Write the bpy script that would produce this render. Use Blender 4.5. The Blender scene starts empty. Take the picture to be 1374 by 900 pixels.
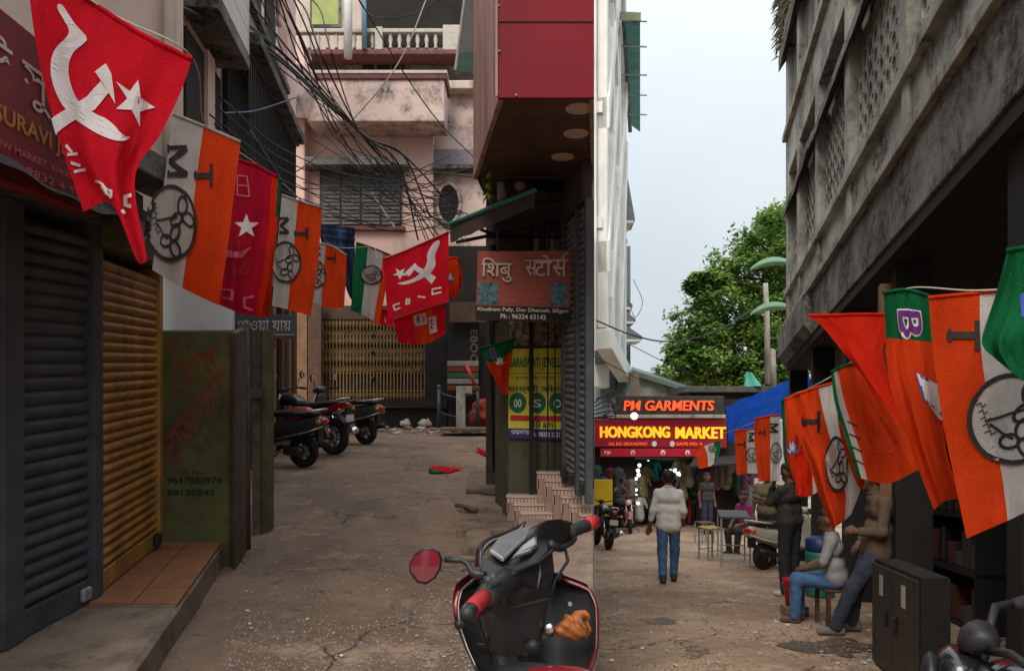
import bpy, bmesh, math, random
import numpy as np
from mathutils import Vector, Matrix, noise
from mathutils.geometry import tessellate_polygon
random.seed(7)
R = math.radians
SC = bpy.context.scene
COL = SC.collection

# ------------------------------------------------------------------ camera, sky, sun, exposure
F, CX, HY, CAMZ = 1000.0, 687.0, 560.0, 1.5          # focal length (px of a 1374 px wide picture), axis column, horizon row, eye height
cam = bpy.data.cameras.new('camera'); cam_o = bpy.data.objects.new('camera', cam); COL.objects.link(cam_o)
cam_o.location = (0, 0, CAMZ); cam_o.rotation_euler = (R(90), 0, 0)
cam.sensor_fit = 'HORIZONTAL'; cam.sensor_width = 36; cam.lens = 36 * F / 1374
cam.shift_y = (HY - 450) / 1374; cam.clip_start = 0.05; cam.clip_end = 3000
SC.camera = cam_o
W = bpy.data.worlds.new('World'); SC.world = W; W.use_nodes = True
nt = W.node_tree; nt.nodes.clear()
SUN_EL, SUN_AZ = 46, 202
sky = nt.nodes.new('ShaderNodeTexSky'); sky.sky_type = 'NISHITA'; sky.sun_disc = False
sky.sun_elevation = R(SUN_EL); sky.sun_rotation = R(SUN_AZ); sky.dust_density = 6; sky.air_density = 1.2; sky.ozone_density = 1.5
tc = nt.nodes.new('ShaderNodeTexCoord'); nz = nt.nodes.new('ShaderNodeTexNoise')
nz.inputs['Scale'].default_value = 2.2; nz.inputs['Detail'].default_value = 5; nz.inputs['Roughness'].default_value = .5
rmp = nt.nodes.new('ShaderNodeValToRGB')
rmp.color_ramp.elements[0].position = .34; rmp.color_ramp.elements[0].color = (4.15, 4.6, 5.0, 1)
rmp.color_ramp.elements[1].position = .68; rmp.color_ramp.elements[1].color = (4.95, 5.25, 5.5, 1)
mx = nt.nodes.new('ShaderNodeMix'); mx.data_type = 'RGBA'; mx.inputs[0].default_value = .93      # a closed, thin cloud cover over the blue
bg = nt.nodes.new('ShaderNodeBackground'); bg.inputs[1].default_value = .1
wo = nt.nodes.new('ShaderNodeOutputWorld')
nt.links.new(tc.outputs['Generated'], nz.inputs['Vector']); nt.links.new(nz.outputs['Fac'], rmp.inputs[0])
nt.links.new(sky.outputs[0], mx.inputs[6]); nt.links.new(rmp.outputs[0], mx.inputs[7])
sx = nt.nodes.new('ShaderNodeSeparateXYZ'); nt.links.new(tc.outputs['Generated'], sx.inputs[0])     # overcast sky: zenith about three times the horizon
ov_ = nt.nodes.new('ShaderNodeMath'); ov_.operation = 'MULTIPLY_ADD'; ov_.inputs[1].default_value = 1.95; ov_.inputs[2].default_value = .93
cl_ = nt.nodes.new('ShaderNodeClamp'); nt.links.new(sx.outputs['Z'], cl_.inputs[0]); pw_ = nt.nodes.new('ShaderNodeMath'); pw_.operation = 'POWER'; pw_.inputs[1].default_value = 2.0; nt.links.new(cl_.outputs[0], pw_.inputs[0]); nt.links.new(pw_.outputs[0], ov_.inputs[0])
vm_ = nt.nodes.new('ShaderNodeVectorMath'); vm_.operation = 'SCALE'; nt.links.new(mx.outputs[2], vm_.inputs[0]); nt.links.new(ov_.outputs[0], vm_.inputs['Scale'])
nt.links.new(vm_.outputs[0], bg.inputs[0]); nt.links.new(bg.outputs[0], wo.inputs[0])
sl = bpy.data.lights.new('sun', 'SUN'); sl.energy = 1.5; sl.angle = R(30); sl.color = (1, .90, .78)
sun = bpy.data.objects.new('sun', sl); COL.objects.link(sun)
sun.rotation_euler = (R(90 - SUN_EL), 0, R(180 - SUN_AZ + 0))
SC.view_settings.view_transform = 'Standard'; SC.view_settings.look = 'None'
SC.view_settings.exposure = 0.70; SC.view_settings.gamma = 1; SC.view_settings.use_curve_mapping = False
SC.cycles.max_bounces = 6; SC.cycles.diffuse_bounces = 4; SC.cycles.use_denoising = True
SC.cycles.transparent_max_bounces = 8; SC.cycles.caustics_reflective = False; SC.cycles.caustics_refractive = False

# ------------------------------------------------------------------ helpers
SL, SR = .075, -.085                                  # the left street climbs, the right street falls away
def P(x, y, d): return Vector(((x - CX) / F * d, d, CAMZ - (y - HY) / F * d))
def gl(d): return SL * d
def gr(d): return SR * d
def dl(y, h=0): return (CAMZ - h) / ((y - 485) / F)   # distance of a point h above the left street that shows at row y
def dr(y, h=0): return (CAMZ - h) / ((y - 645) / F)
def lin(r, g, b):
    f = lambda c: (c / 12.92 if c <= .04045 else ((c + .055) / 1.055) ** 2.4)
    return (f(r / 255), f(g / 255), f(b / 255))

class MB:
    def __init__(s): s.v = []; s.f = []; s.m = []
    def add(s, vs, fs, mi=0):
        n = len(s.v); s.v += [tuple(v) for v in vs]; s.f += [tuple(i + n for i in f) for f in fs]; s.m += [mi] * len(fs); return s
    def box8(s, p, mi=0): return s.add(p, [(0,1,2,3), (7,6,5,4), (0,4,5,1), (1,5,6,2), (2,6,7,3), (3,7,4,0)], mi)
    def box(s, x0, x1, y0, y1, z0, z1, mi=0, T=None):
        p = [(x0,y0,z0), (x1,y0,z0), (x1,y0,z1), (x0,y0,z1), (x0,y1,z0), (x1,y1,z0), (x1,y1,z1), (x0,y1,z1)]
        return s.box8([T(*q) for q in p] if T else p, mi)
    def fbox(s, x0, y0, x1, y1, d, t, mi=0):           # box whose front face fills a picture rectangle at distance d, t deep
        a, b = P(x0, y1, d), P(x1, y0, d)
        return s.box(a.x, b.x, d, d + t, a.z, b.z, mi)
    def prism(s, poly, vec, mi=0):
        n = len(poly); vec = Vector(vec); q = [Vector(p) for p in poly]
        tri = tessellate_polygon([q]); vs = q + [p + vec for p in q]
        fs = [tuple(t) for t in tri] + [tuple(i + n for i in reversed(t)) for t in tri] + [(i, (i+1) % n, (i+1) % n + n, i + n) for i in range(n)]
        return s.add(vs, fs, mi)
    def tube(s, path, r, n=8, mi=0, caps=True):
        path = [Vector(p) for p in path]; rs = r if isinstance(r, (list, tuple)) else [r] * len(path)
        up = Vector((0, 0, 1)); vs = []; fs = []
        for i, p in enumerate(path):
            t = (path[min(i+1, len(path)-1)] - path[max(i-1, 0)])
            t = t.normalized() if t.length > 1e-9 else Vector((1, 0, 0))
            a = up if abs(t.dot(up)) < .95 else Vector((1, 0, 0))
            e1 = t.cross(a).normalized(); e2 = t.cross(e1).normalized()
            for k in range(n):
                w = 2 * math.pi * k / n; vs.append(p + e1 * math.cos(w) * rs[i] + e2 * math.sin(w) * rs[i])
        for i in range(len(path) - 1):
            for k in range(n): fs.append((i*n + k, i*n + (k+1) % n, (i+1)*n + (k+1) % n, (i+1)*n + k))
        if caps: fs += [tuple(range(n - 1, -1, -1)), tuple((len(path)-1) * n + k for k in range(n))]
        return s.add(vs, fs, mi)
    def loft(s, secs, mi=0, caps=True, closed=True):
        n = len(secs[0]); vs = [p for sc in secs for p in sc]; fs = []
        for i in range(len(secs) - 1):
            for k in range(n if closed else n - 1): fs.append((i*n + k, i*n + (k+1) % n, (i+1)*n + (k+1) % n, (i+1)*n + k))
        if caps and closed: fs += [tuple(range(n - 1, -1, -1)), tuple((len(secs)-1) * n + k for k in range(n))]
        return s.add(vs, fs, mi)
    def ball(s, c, r, n=12, m=8, mi=0):
        if not isinstance(r, (list, tuple)): r = (r, r, r)
        secs = []
        for i in range(m + 1):
            a = math.pi * (i / m) ; a = min(max(a, .02), math.pi - .02)
            secs.append([(c[0] + r[0]*math.sin(a)*math.cos(2*math.pi*k/n), c[1] + r[1]*math.sin(a)*math.sin(2*math.pi*k/n), c[2] - r[2]*math.cos(a)) for k in range(n)])
        return s.loft(secs, mi)
    def lathe(s, prof, c=(0,0,0), axis='z', n=20, mi=0, caps=True):
        secs = []
        for r, h in prof:
            ring = []
            for k in range(n):
                w = 2 * math.pi * k / n; a, b = r * math.cos(w), r * math.sin(w)
                q = {'z': (a, b, h), 'y': (a, h, b), 'x': (h, a, b)}[axis]
                ring.append((c[0]+q[0], c[1]+q[1], c[2]+q[2]))
            secs.append(ring)
        return s.loft(secs, mi, caps)
    def grid(s, fn, nu, nv, mi=0):
        vs = [fn(i / nu, j / nv) for j in range(nv + 1) for i in range(nu + 1)]
        return s.add(vs, [(j*(nu+1)+i, j*(nu+1)+i+1, (j+1)*(nu+1)+i+1, (j+1)*(nu+1)+i) for j in range(nv) for i in range(nu)], mi)
    def mesh(s, name, mats, loc=None, smooth=False):
        me = bpy.data.meshes.new(name)
        vs = [(v[0]-loc[0], v[1]-loc[1], v[2]-loc[2]) for v in s.v] if loc else s.v
        me.from_pydata(vs, [], s.f); mats = mats if isinstance(mats, (list, tuple)) else [mats]
        for m in mats: me.materials.append(m)
        me.polygons.foreach_set('material_index', s.m)
        if smooth: me.polygons.foreach_set('use_smooth', [True] * len(s.f))
        bm = bmesh.new(); bm.from_mesh(me); bmesh.ops.recalc_face_normals(bm, faces=bm.faces); bm.to_mesh(me); bm.free()
        return me
    def build(s, name, mats, parent=None, smooth=False, bevel=0, local=False, sub=0, auto=False):
        L = world_loc(parent) if parent is not None and not local else None
        me = s.mesh(name, mats, L, smooth)
        o = bpy.data.objects.new(name, me); COL.objects.link(o)
        if parent is not None: o.parent = parent
        if bevel:
            b = o.modifiers.new('bevel', 'BEVEL'); b.width = bevel; b.segments = 2; b.limit_method = 'ANGLE'; b.angle_limit = R(40)
        if sub:
            b = o.modifiers.new('sub', 'SUBSURF'); b.levels = sub; b.render_levels = sub
        if auto and smooth: me.set_sharp_from_angle(angle=R(42))
        return o
def world_loc(o):
    v = Vector((0, 0, 0))
    while o is not None: v = v + o.location; o = o.parent
    return v
def tag(o, label, cat, group=None):
    o['label'] = label; o['category'] = cat
    if group: o['group'] = group
    return o
def thing(name, label, cat, loc=(0,0,0), group=None, rz=0):
    o = bpy.data.objects.new(name, None); COL.objects.link(o); o.location = loc; o.rotation_euler[2] = rz
    o.empty_display_size = .1
    return tag(o, label, cat, group)
def struct(o): o['kind'] = 'structure'; return o
def stuff(o): o['kind'] = 'stuff'; return o
def share(name, me, parent, loc, scale=None, rot=None):   # another object on shared mesh data
    o = bpy.data.objects.new(name, me); COL.objects.link(o); o.parent = parent; o.location = Vector(loc) - world_loc(parent)
    if scale: o.scale = scale
    if rot: o.rotation_euler = rot
    return o
def frame(O, u, slope):                                # wall coordinates: s along, o out into the street, h above the sloping ground
    u = Vector((u[0], u[1])).normalized()
    def mk(side):
        n = Vector((u[1], -u[0])) * side
        def T(s, o, h):
            x = O[0] + u.x*s + n.x*o; y = O[1] + u.y*s + n.y*o
            return Vector((x, y, slope * y + h))
        return T
    return mk

# ------------------------------------------------------------------ materials (all procedural, in world coordinates)
MATS = {}
def M(name, col, rough=.75, var=.22, scale=4, bump=.15, bscale=60, dirt=None, damt=.5, dscale=2.0, streak=False, metal=0, transl=0, emit=0, spec=.4, coat=0, weave=0):
    if name in MATS: return MATS[name]
    m = bpy.data.materials.new(name); m.use_nodes = True; t = m.node_tree; N = t.nodes; L = t.links
    b = N['Principled BSDF']; out = N['Material Output']
    b.inputs['Roughness'].default_value = rough; b.inputs['Metallic'].default_value = metal
    b.inputs['Specular IOR Level'].default_value = spec
    if coat: b.inputs['Coat Weight'].default_value = coat; b.inputs['Coat Roughness'].default_value = .08
    g = N.new('ShaderNodeNewGeometry')
    def nz_(sc, det=4, vec=None, rough_=.55):
        n = N.new('ShaderNodeTexNoise'); n.inputs['Scale'].default_value = sc; n.inputs['Detail'].default_value = det; n.inputs['Roughness'].default_value = rough_
        L.new(vec if vec is not None else g.outputs['Position'], n.inputs['Vector']); return n
    c0 = tuple(max(0, c * (1 - var)) for c in col) + (1,); c1 = tuple(min(1, c * (1 + var)) for c in col) + (1,)
    n1 = nz_(scale); r1 = N.new('ShaderNodeValToRGB')
    r1.color_ramp.elements[0].position = .3; r1.color_ramp.elements[0].color = c0
    r1.color_ramp.elements[1].position = .7; r1.color_ramp.elements[1].color = c1
    L.new(n1.outputs['Fac'], r1.inputs[0]); colr = r1.outputs[0]
    if dirt is not None:
        vec = None
        if streak:
            mp = N.new('ShaderNodeMapping'); mp.inputs['Scale'].default_value = (1, 1, .12); L.new(g.outputs['Position'], mp.inputs['Vector']); vec = mp.outputs[0]
        n2 = nz_(dscale, 8, vec, .68); r2 = N.new('ShaderNodeValToRGB')
        lo = .72 - .42 * damt
        r2.color_ramp.elements[0].position = lo; r2.color_ramp.elements[0].color = (0,0,0,1)
        r2.color_ramp.elements[1].position = min(1, lo + .22); r2.color_ramp.elements[1].color = (.9,.9,.9,1)
        L.new(n2.outputs['Fac'], r2.inputs[0])
        n3 = nz_(dscale * 7, 5, vec, .7); r3 = N.new('ShaderNodeValToRGB'); r3.color_ramp.elements[0].position = .35; r3.color_ramp.elements[1].position = .62
        L.new(n3.outputs['Fac'], r3.inputs[0])
        mm = N.new('ShaderNodeMath'); mm.operation = 'MULTIPLY'; L.new(r2.outputs[0], mm.inputs[0]); L.new(r3.outputs[0], mm.inputs[1])
        ad = N.new('ShaderNodeMath'); ad.operation = 'MULTIPLY_ADD'; L.new(r2.outputs[0], ad.inputs[0]); ad.inputs[1].default_value = .35; L.new(mm.outputs[0], ad.inputs[2]); ad.use_clamp = True
        mix = N.new('ShaderNodeMix'); mix.data_type = 'RGBA'; L.new(ad.outputs[0], mix.inputs[0]); L.new(colr, mix.inputs[6]); mix.inputs[7].default_value = tuple(dirt) + (1,)
        colr = mix.outputs[2]
    L.new(colr, b.inputs['Base Color'])
    if rough < .6 and rough > .05:
        rr = N.new('ShaderNodeMapRange'); rr.inputs[3].default_value = max(.03, rough - .12); rr.inputs[4].default_value = min(1, rough + .22)
        nr = nz_(scale * 4, 5); L.new(nr.outputs['Fac'], rr.inputs[0]); L.new(rr.outputs[0], b.inputs['Roughness'])
    if bump:
        nb = nz_(bscale, 4); bp = N.new('ShaderNodeBump'); bp.inputs['Strength'].default_value = bump; bp.inputs['Distance'].default_value = .01
        L.new(nb.outputs['Fac'], bp.inputs['Height']); L.new(bp.outputs[0], b.inputs['Normal'])
    if emit:
        L.new(colr, b.inputs['Emission Color']); b.inputs['Emission Strength'].default_value = emit
    if transl:
        tr = N.new('ShaderNodeBsdfTranslucent'); L.new(colr, tr.inputs[0]); ms = N.new('ShaderNodeMixShader'); ms.inputs[0].default_value = transl
        L.new(b.outputs[0], ms.inputs[1]); L.new(tr.outputs[0], ms.inputs[2]); L.new(ms.outputs[0], out.inputs[0])
    MATS[name] = m; return m
DK = (.012, .011, .010)
def road_mat(name, base, dark, pale, seed):
    m = bpy.data.materials.new(name); m.use_nodes = True; t = m.node_tree; N = t.nodes; L = t.links; b = N['Principled BSDF']
    g = N.new('ShaderNodeNewGeometry'); ofs = N.new('ShaderNodeVectorMath'); ofs.operation = 'ADD'; ofs.inputs[1].default_value = (seed, seed*.7, 0); L.new(g.outputs['Position'], ofs.inputs[0]); P_ = ofs.outputs[0]
    def nz_(sc, det=6, ro=.6, dist=0):
        n = N.new('ShaderNodeTexNoise'); n.inputs['Scale'].default_value = sc; n.inputs['Detail'].default_value = det; n.inputs['Roughness'].default_value = ro; n.inputs['Distortion'].default_value = dist; L.new(P_, n.inputs['Vector']); return n.outputs['Fac']
    def rampf(x, p0, p1):
        r = N.new('ShaderNodeMapRange'); r.interpolation_type = 'SMOOTHSTEP'; r.inputs[1].default_value = p0; r.inputs[2].default_value = p1; L.new(x, r.inputs[0]); return r.outputs[0]
    def mixc(f, a_, b_):
        k = N.new('ShaderNodeMix'); k.data_type = 'RGBA'; L.new(f, k.inputs[0])
        for i_, v in ((6, a_), (7, b_)):
            if isinstance(v, tuple): k.inputs[i_].default_value = v + (1,)
            else: L.new(v, k.inputs[i_])
        return k.outputs[2]
    c = mixc(rampf(nz_(.55, 8, .65, .6), .38, .62), base, dark)               # broad worn and trodden areas
    c = mixc(rampf(nz_(2.6, 8, .7, .4), .52, .68), c, pale)                   # scuffed patches
    c = mixc(rampf(nz_(9, 6, .7), .56, .70), c, tuple(x * .55 for x in dark)) # stains
    f = nz_(55, 3, .8); c = mixc(rampf(f, .60, .70), c, tuple(min(1, x * 1.5) for x in pale)); c = mixc(rampf(nz_(80, 3, .8), .62, .70), c, tuple(x * .4 for x in dark))
    v = N.new('ShaderNodeTexVoronoi'); v.feature = 'DISTANCE_TO_EDGE'; v.inputs['Scale'].default_value = .8; 
    w = N.new('ShaderNodeVectorMath'); w.operation = 'ADD'; nn = N.new('ShaderNodeTexNoise'); nn.inputs['Scale'].default_value = 2.5; nn.inputs['Detail'].default_value = 6; L.new(P_, nn.inputs['Vector']); sc = N.new('ShaderNodeVectorMath'); sc.operation = 'SCALE'; sc.inputs['Scale'].default_value = .55; L.new(nn.outputs['Color'], sc.inputs[0]); L.new(P_, w.inputs[0]); L.new(sc.outputs[0], w.inputs[1]); L.new(w.outputs[0], v.inputs['Vector'])
    cr = rampf(v.outputs['Distance'], .012, .0); gate = rampf(nz_(.9, 3), .46, .56); mu = N.new('ShaderNodeMath'); mu.operation = 'MULTIPLY'; L.new(cr, mu.inputs[0]); L.new(gate, mu.inputs[1])
    c = mixc(mu.outputs[0], c, tuple(x * .3 for x in dark)); L.new(c, b.inputs['Base Color'])
    rr = N.new('ShaderNodeMapRange'); rr.inputs[3].default_value = .55; rr.inputs[4].default_value = .95; L.new(nz_(1.3, 5), rr.inputs[0]); L.new(rr.outputs[0], b.inputs['Roughness'])
    ad = N.new('ShaderNodeMath'); ad.operation = 'MULTIPLY_ADD'; L.new(nz_(7, 8, .75), ad.inputs[0]); ad.inputs[1].default_value = 1.6; L.new(nz_(40, 4, .8), ad.inputs[2])
    a2 = N.new('ShaderNodeMath'); a2.operation = 'SUBTRACT'; L.new(ad.outputs[0], a2.inputs[0]); L.new(mu.outputs[0], a2.inputs[1])
    bp = N.new('ShaderNodeBump'); bp.inputs['Strength'].default_value = .8; bp.inputs['Distance'].default_value = .02; L.new(a2.outputs[0], bp.inputs['Height']); L.new(bp.outputs[0], b.inputs['Normal'])
    MATS[name] = m; return m
m_road   = road_mat('road_concrete', (.27,.178,.118), (.16,.104,.07), (.35,.245,.17), 3.0)
m_road2  = road_mat('market_road', (.47,.32,.21), (.28,.185,.12), (.58,.43,.30), 11.0)
m_beige  = M('beige_plaster', (.74,.60,.49), .85, .10, 1.5, .2, 40, dirt=(.32,.25,.2), damt=.42, dscale=1.6, streak=True)
m_earth  = M('earth', (.16,.13,.10), .95, .3, .6)
m_kerb   = M('old_concrete', (.20,.145,.105), .9, .25, 5, .5, 40, dirt=(.06,.055,.045), damt=.6, dscale=3)
m_conc   = M('grey_concrete', (.34,.325,.285), .9, .22, 2.5, .35, 30, dirt=(.045,.042,.036), damt=.62, dscale=2.6, streak=True)
m_concl  = M('pale_concrete', (.40,.40,.34), .9, .28, 1.6, .35, 30, dirt=(.062,.06,.052), damt=.66, dscale=1.3)
m_concd  = M('blackened_concrete', (.22,.21,.185), .92, .3, 2.0, .4, 30, dirt=(.032,.03,.027), damt=.85, dscale=1.8)
m_pink   = M('pink_plaster', (.68,.465,.40), .85, .10, 1.2, .2, 40, dirt=(.33,.25,.22), damt=.36, dscale=1.3, streak=True)
m_pinkst = M('stained_pink_plaster', (.60,.46,.41), .88, .14, 1.5, .25, 40, dirt=(.065,.06,.055), damt=.62, dscale=2.1)
m_pinkg  = M('greyed_plaster', (.56,.46,.395), .88, .18, 1.5, .25, 40, dirt=(.11,.1,.09), damt=.5, dscale=1.8, streak=True)
m_maroon = M('maroon_paint', (.15,.05,.05), .7, .3, 6, .2, dirt=(.04,.03,.03), damt=.5, dscale=5)
m_red    = M('red_panel', (.20,.006,.016), .6, .10, 1.5, .05, 20, spec=.2, dirt=(.12,.006,.012), damt=.35, dscale=1.5, streak=True)
m_wood   = M('brown_soffit', (.085,.052,.032), .55, .3, 3, .1, 30, dirt=(.03,.02,.014), damt=.6, dscale=4)
m_pinkw  = M('streaky_pink_panel', (.40,.24,.21), .6, .2, 3, .1, 30, dirt=(.13,.07,.06), damt=.6, dscale=4, streak=True)
m_dark   = M('near_black', (.014,.013,.012), .85, .3, 4, .1)
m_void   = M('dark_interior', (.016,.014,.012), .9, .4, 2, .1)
m_char   = M('charcoal_paint', (.062,.074,.082), .5, .25, 6, .1, 40, dirt=(.045,.032,.022), damt=.55, dscale=2.5, metal=.1, streak=True)
m_ochre  = M('ochre_paint', (.44,.235,.062), .48, .18, 5, .08, 40, dirt=(.13,.055,.02), damt=.55, dscale=2.2, metal=.1, streak=True)
m_brown  = M('brown_timber', (.085,.042,.024), .7, .3, 5, .2)
m_tan    = M('tan_timber', (.19,.10,.05), .7, .25, 5, .2)
m_tileo  = M('terracotta_tile', (.27,.115,.055), .5, .16, 7, .08, dirt=(.15,.07,.04), damt=.45, dscale=4)
m_tilet  = M('tread_tile', (.52,.40,.33), .5, .12, 8, .05, dirt=(.24,.17,.13), damt=.4, dscale=8)
m_tileb  = M('brown_tile', (.31,.21,.165), .5, .2, 8, .05)
m_green  = M('green_painted_wall', (.11,.12,.042), .85, .25, 4, .3, 40, dirt=(.065,.04,.025), damt=.6, dscale=3)
m_white  = M('white_board', (.62,.64,.64), .7, .06, 3, .05, dirt=(.42,.42,.41), damt=.3, dscale=4)
m_rust   = M('rusty_dark_timber', (.10,.07,.05), .9, .4, 9, .5, 40, dirt=(.032,.028,.022), damt=.6, dscale=6, streak=True)
m_steel  = M('galvanised_steel', (.42,.43,.44), .45, .2, 8, .05, metal=.7)
m_chrome = M('chrome', (.7,.7,.7), .18, .1, 8, 0, metal=1)
m_black  = M('black_plastic', (.018,.018,.019), .42, .25, 8, .05, 120)
m_gloss  = M('gloss_black', (.012,.012,.014), .16, .2, 4, 0, coat=.6)
m_rubber = M('rubber', (.02,.019,.018), .8, .3, 12, .2, 90)
m_cable  = M('cable_black', (.017,.016,.016), .6, .2, 6, 0)
m_rope   = M('pale_rope', (.45,.42,.36), .9, .1, 10, 0)
m_trash  = M('pale_litter', (.6,.56,.5), .8, .3, 20, .1)
m_teal   = M('teal_sheet', (.05,.27,.21), .5, .2, 5, .05, dirt=(.06,.13,.11), damt=.5, dscale=5)
m_bluet  = M('blue_tarpaulin', (.002,.055,.34), .9, .2, 4, .15, 14, spec=.08)
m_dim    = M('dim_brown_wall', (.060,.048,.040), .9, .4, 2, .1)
m_glass  = M('dark_glass', (.02,.023,.025), .12, .2, 2, 0, spec=.7)

# ------------------------------------------------------------------ flat shapes laid on surfaces
def qsurf(a, b, c, d):                                 # corners: top left, top right, bottom right, bottom left
    a, b, c, d = map(Vector, (a, b, c, d))
    return lambda u, v: (a*(1-u) + b*u)*(1-v) + (d*(1-u) + c*u)*v
def snorm(S, u, v):
    e = .004; n = (S(u+e, v) - S(u-e, v)).cross(S(u, v+e) - S(u, v-e))
    n = n.normalized() if n.length > 1e-12 else Vector((0, -1, 0))
    return n if n.dot(cam_o.location - S(u, v)) > 0 else -n
def split(vs, tris, mx):
    out = []; st = [tuple(vs[i] for i in t) for t in tris]; k = 0
    while st and k < 20000:
        a, b, c = st.pop(); k += 1
        d = [(math.dist(a, b), a, b, c), (math.dist(b, c), b, c, a), (math.dist(c, a), c, a, b)]
        l, p, q, r = max(d, key=lambda t: t[0])
        if l > mx: m = ((p[0]+q[0])/2, (p[1]+q[1])/2); st += [(p, m, r), (m, q, r)]
        else: out.append((a, b, c))
    return out
def lay(mb, S, polys, off=.004, mx=.12, mi=0, both=False):   # polys: lists of (u, v)
    for poly in polys:
        try: tri = tessellate_polygon([[Vector((p[0], p[1], 0)) for p in poly]])
        except Exception: continue
        for a, b, c in split(poly, tri, mx):
            for sg in ((1, -1) if both else (1,)):
                mb.add([S(*p) + snorm(S, *p) * off * sg for p in (a, b, c)], [(0, 1, 2)], mi)
    return mb
def stroke(pts, w, closed=False):                      # ribbon polygons along a polyline
    out = []; n = len(pts); pts = [Vector(p) for p in pts]; rng = n if closed else n - 1
    for i in range(rng):
        a, b = pts[i], pts[(i+1) % n]; t = b - a
        if t.length < 1e-9: continue
        t = t.normalized(); q = Vector((-t.y, t.x)) * w / 2; e = t * w * .3
        out.append([tuple(a - e + q), tuple(b + e + q), tuple(b + e - q), tuple(a - e - q)])
    return out
def ell(cx, cy, rx, ry, n=24, a0=0, a1=360, rot=0):
    c, s = math.cos(R(rot)), math.sin(R(rot)); o = []
    for i in range(n + (0 if a1 - a0 == 360 else 1)):
        a = R(a0 + (a1 - a0) * i / n); x, y = rx * math.cos(a), ry * math.sin(a); o.append((cx + x*c - y*s, cy + x*s + y*c))
    return o
TXT = {}
def text2d(body, bold=0, res=3, shear=0):
    key = (body, bold, shear)
    if key not in TXT:
        cu = bpy.data.curves.new('text', 'FONT'); cu.body = body; cu.offset = bold; cu.resolution_u = res; cu.shear = shear
        o = bpy.data.objects.new('text', cu); COL.objects.link(o); bpy.context.view_layer.update()
        me = bpy.data.meshes.new_from_object(o.evaluated_get(bpy.context.evaluated_depsgraph_get()))
        vs = [(v.co.x, v.co.y) for v in me.vertices]; fs = [tuple(p.vertices) for p in me.polygons]
        bpy.data.objects.remove(o); bpy.data.curves.remove(cu); bpy.data.meshes.remove(me)
        TXT[key] = (vs, fs)
    return TXT[key]
def put_text(mb, S, body, u0, v0, u1, v1, bold=.01, rot=0, off=.005, mi=0, both=False, mx=.25, shear=0, deep=0):
    vs, fs = text2d(body, bold, shear=shear)
    if not vs: return mb
    if rot: c, s = math.cos(R(rot)), math.sin(R(rot)); vs = [(x*c - y*s, x*s + y*c) for x, y in vs]
    xs = [v[0] for v in vs]; ys = [v[1] for v in vs]; xa, xb, ya, yb = min(xs), max(xs), min(ys), max(ys)
    uv = [(u0 + (x - xa)/(xb - xa + 1e-9)*(u1 - u0), v1 - (y - ya)/(yb - ya + 1e-9)*(v1 - v0)) for x, y in vs]
    if deep:                                           # raised letters: front, and walls down to the board
        cnt = {}
        for f in fs:
            for i in range(len(f)):
                e = (f[i], f[(i+1) % len(f)]); cnt[e] = cnt.get(e, 0) + 1
        n0 = [S(*p) for p in uv]; nn = [snorm(S, *p) for p in uv]
        mb.add([p + n * deep for p, n in zip(n0, nn)], fs, mi)
        for (a, b) in cnt:
            if (b, a) not in cnt: mb.add([n0[a] + nn[a]*deep, n0[b] + nn[b]*deep, n0[b], n0[a]], [(0, 1, 2, 3)], mi)
        return mb
    for f in fs:
        tri = [(f[0], f[i], f[i+1]) for i in range(1, len(f) - 1)] if len(f) > 3 else [f]
        for a, b, c in split(uv, tri, mx):
            for sg in ((1, -1) if both else (1,)): mb.add([S(*p) + snorm(S, *p) * off * sg for p in (a, b, c)], [(0, 1, 2)], mi)
    return mb

def words(S, mat, par, *items, name='lettering', **kw):  # every line of writing its own part
    for it in items: put_text(MB(), S, *it, **kw).build(name, mat, par)
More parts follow.
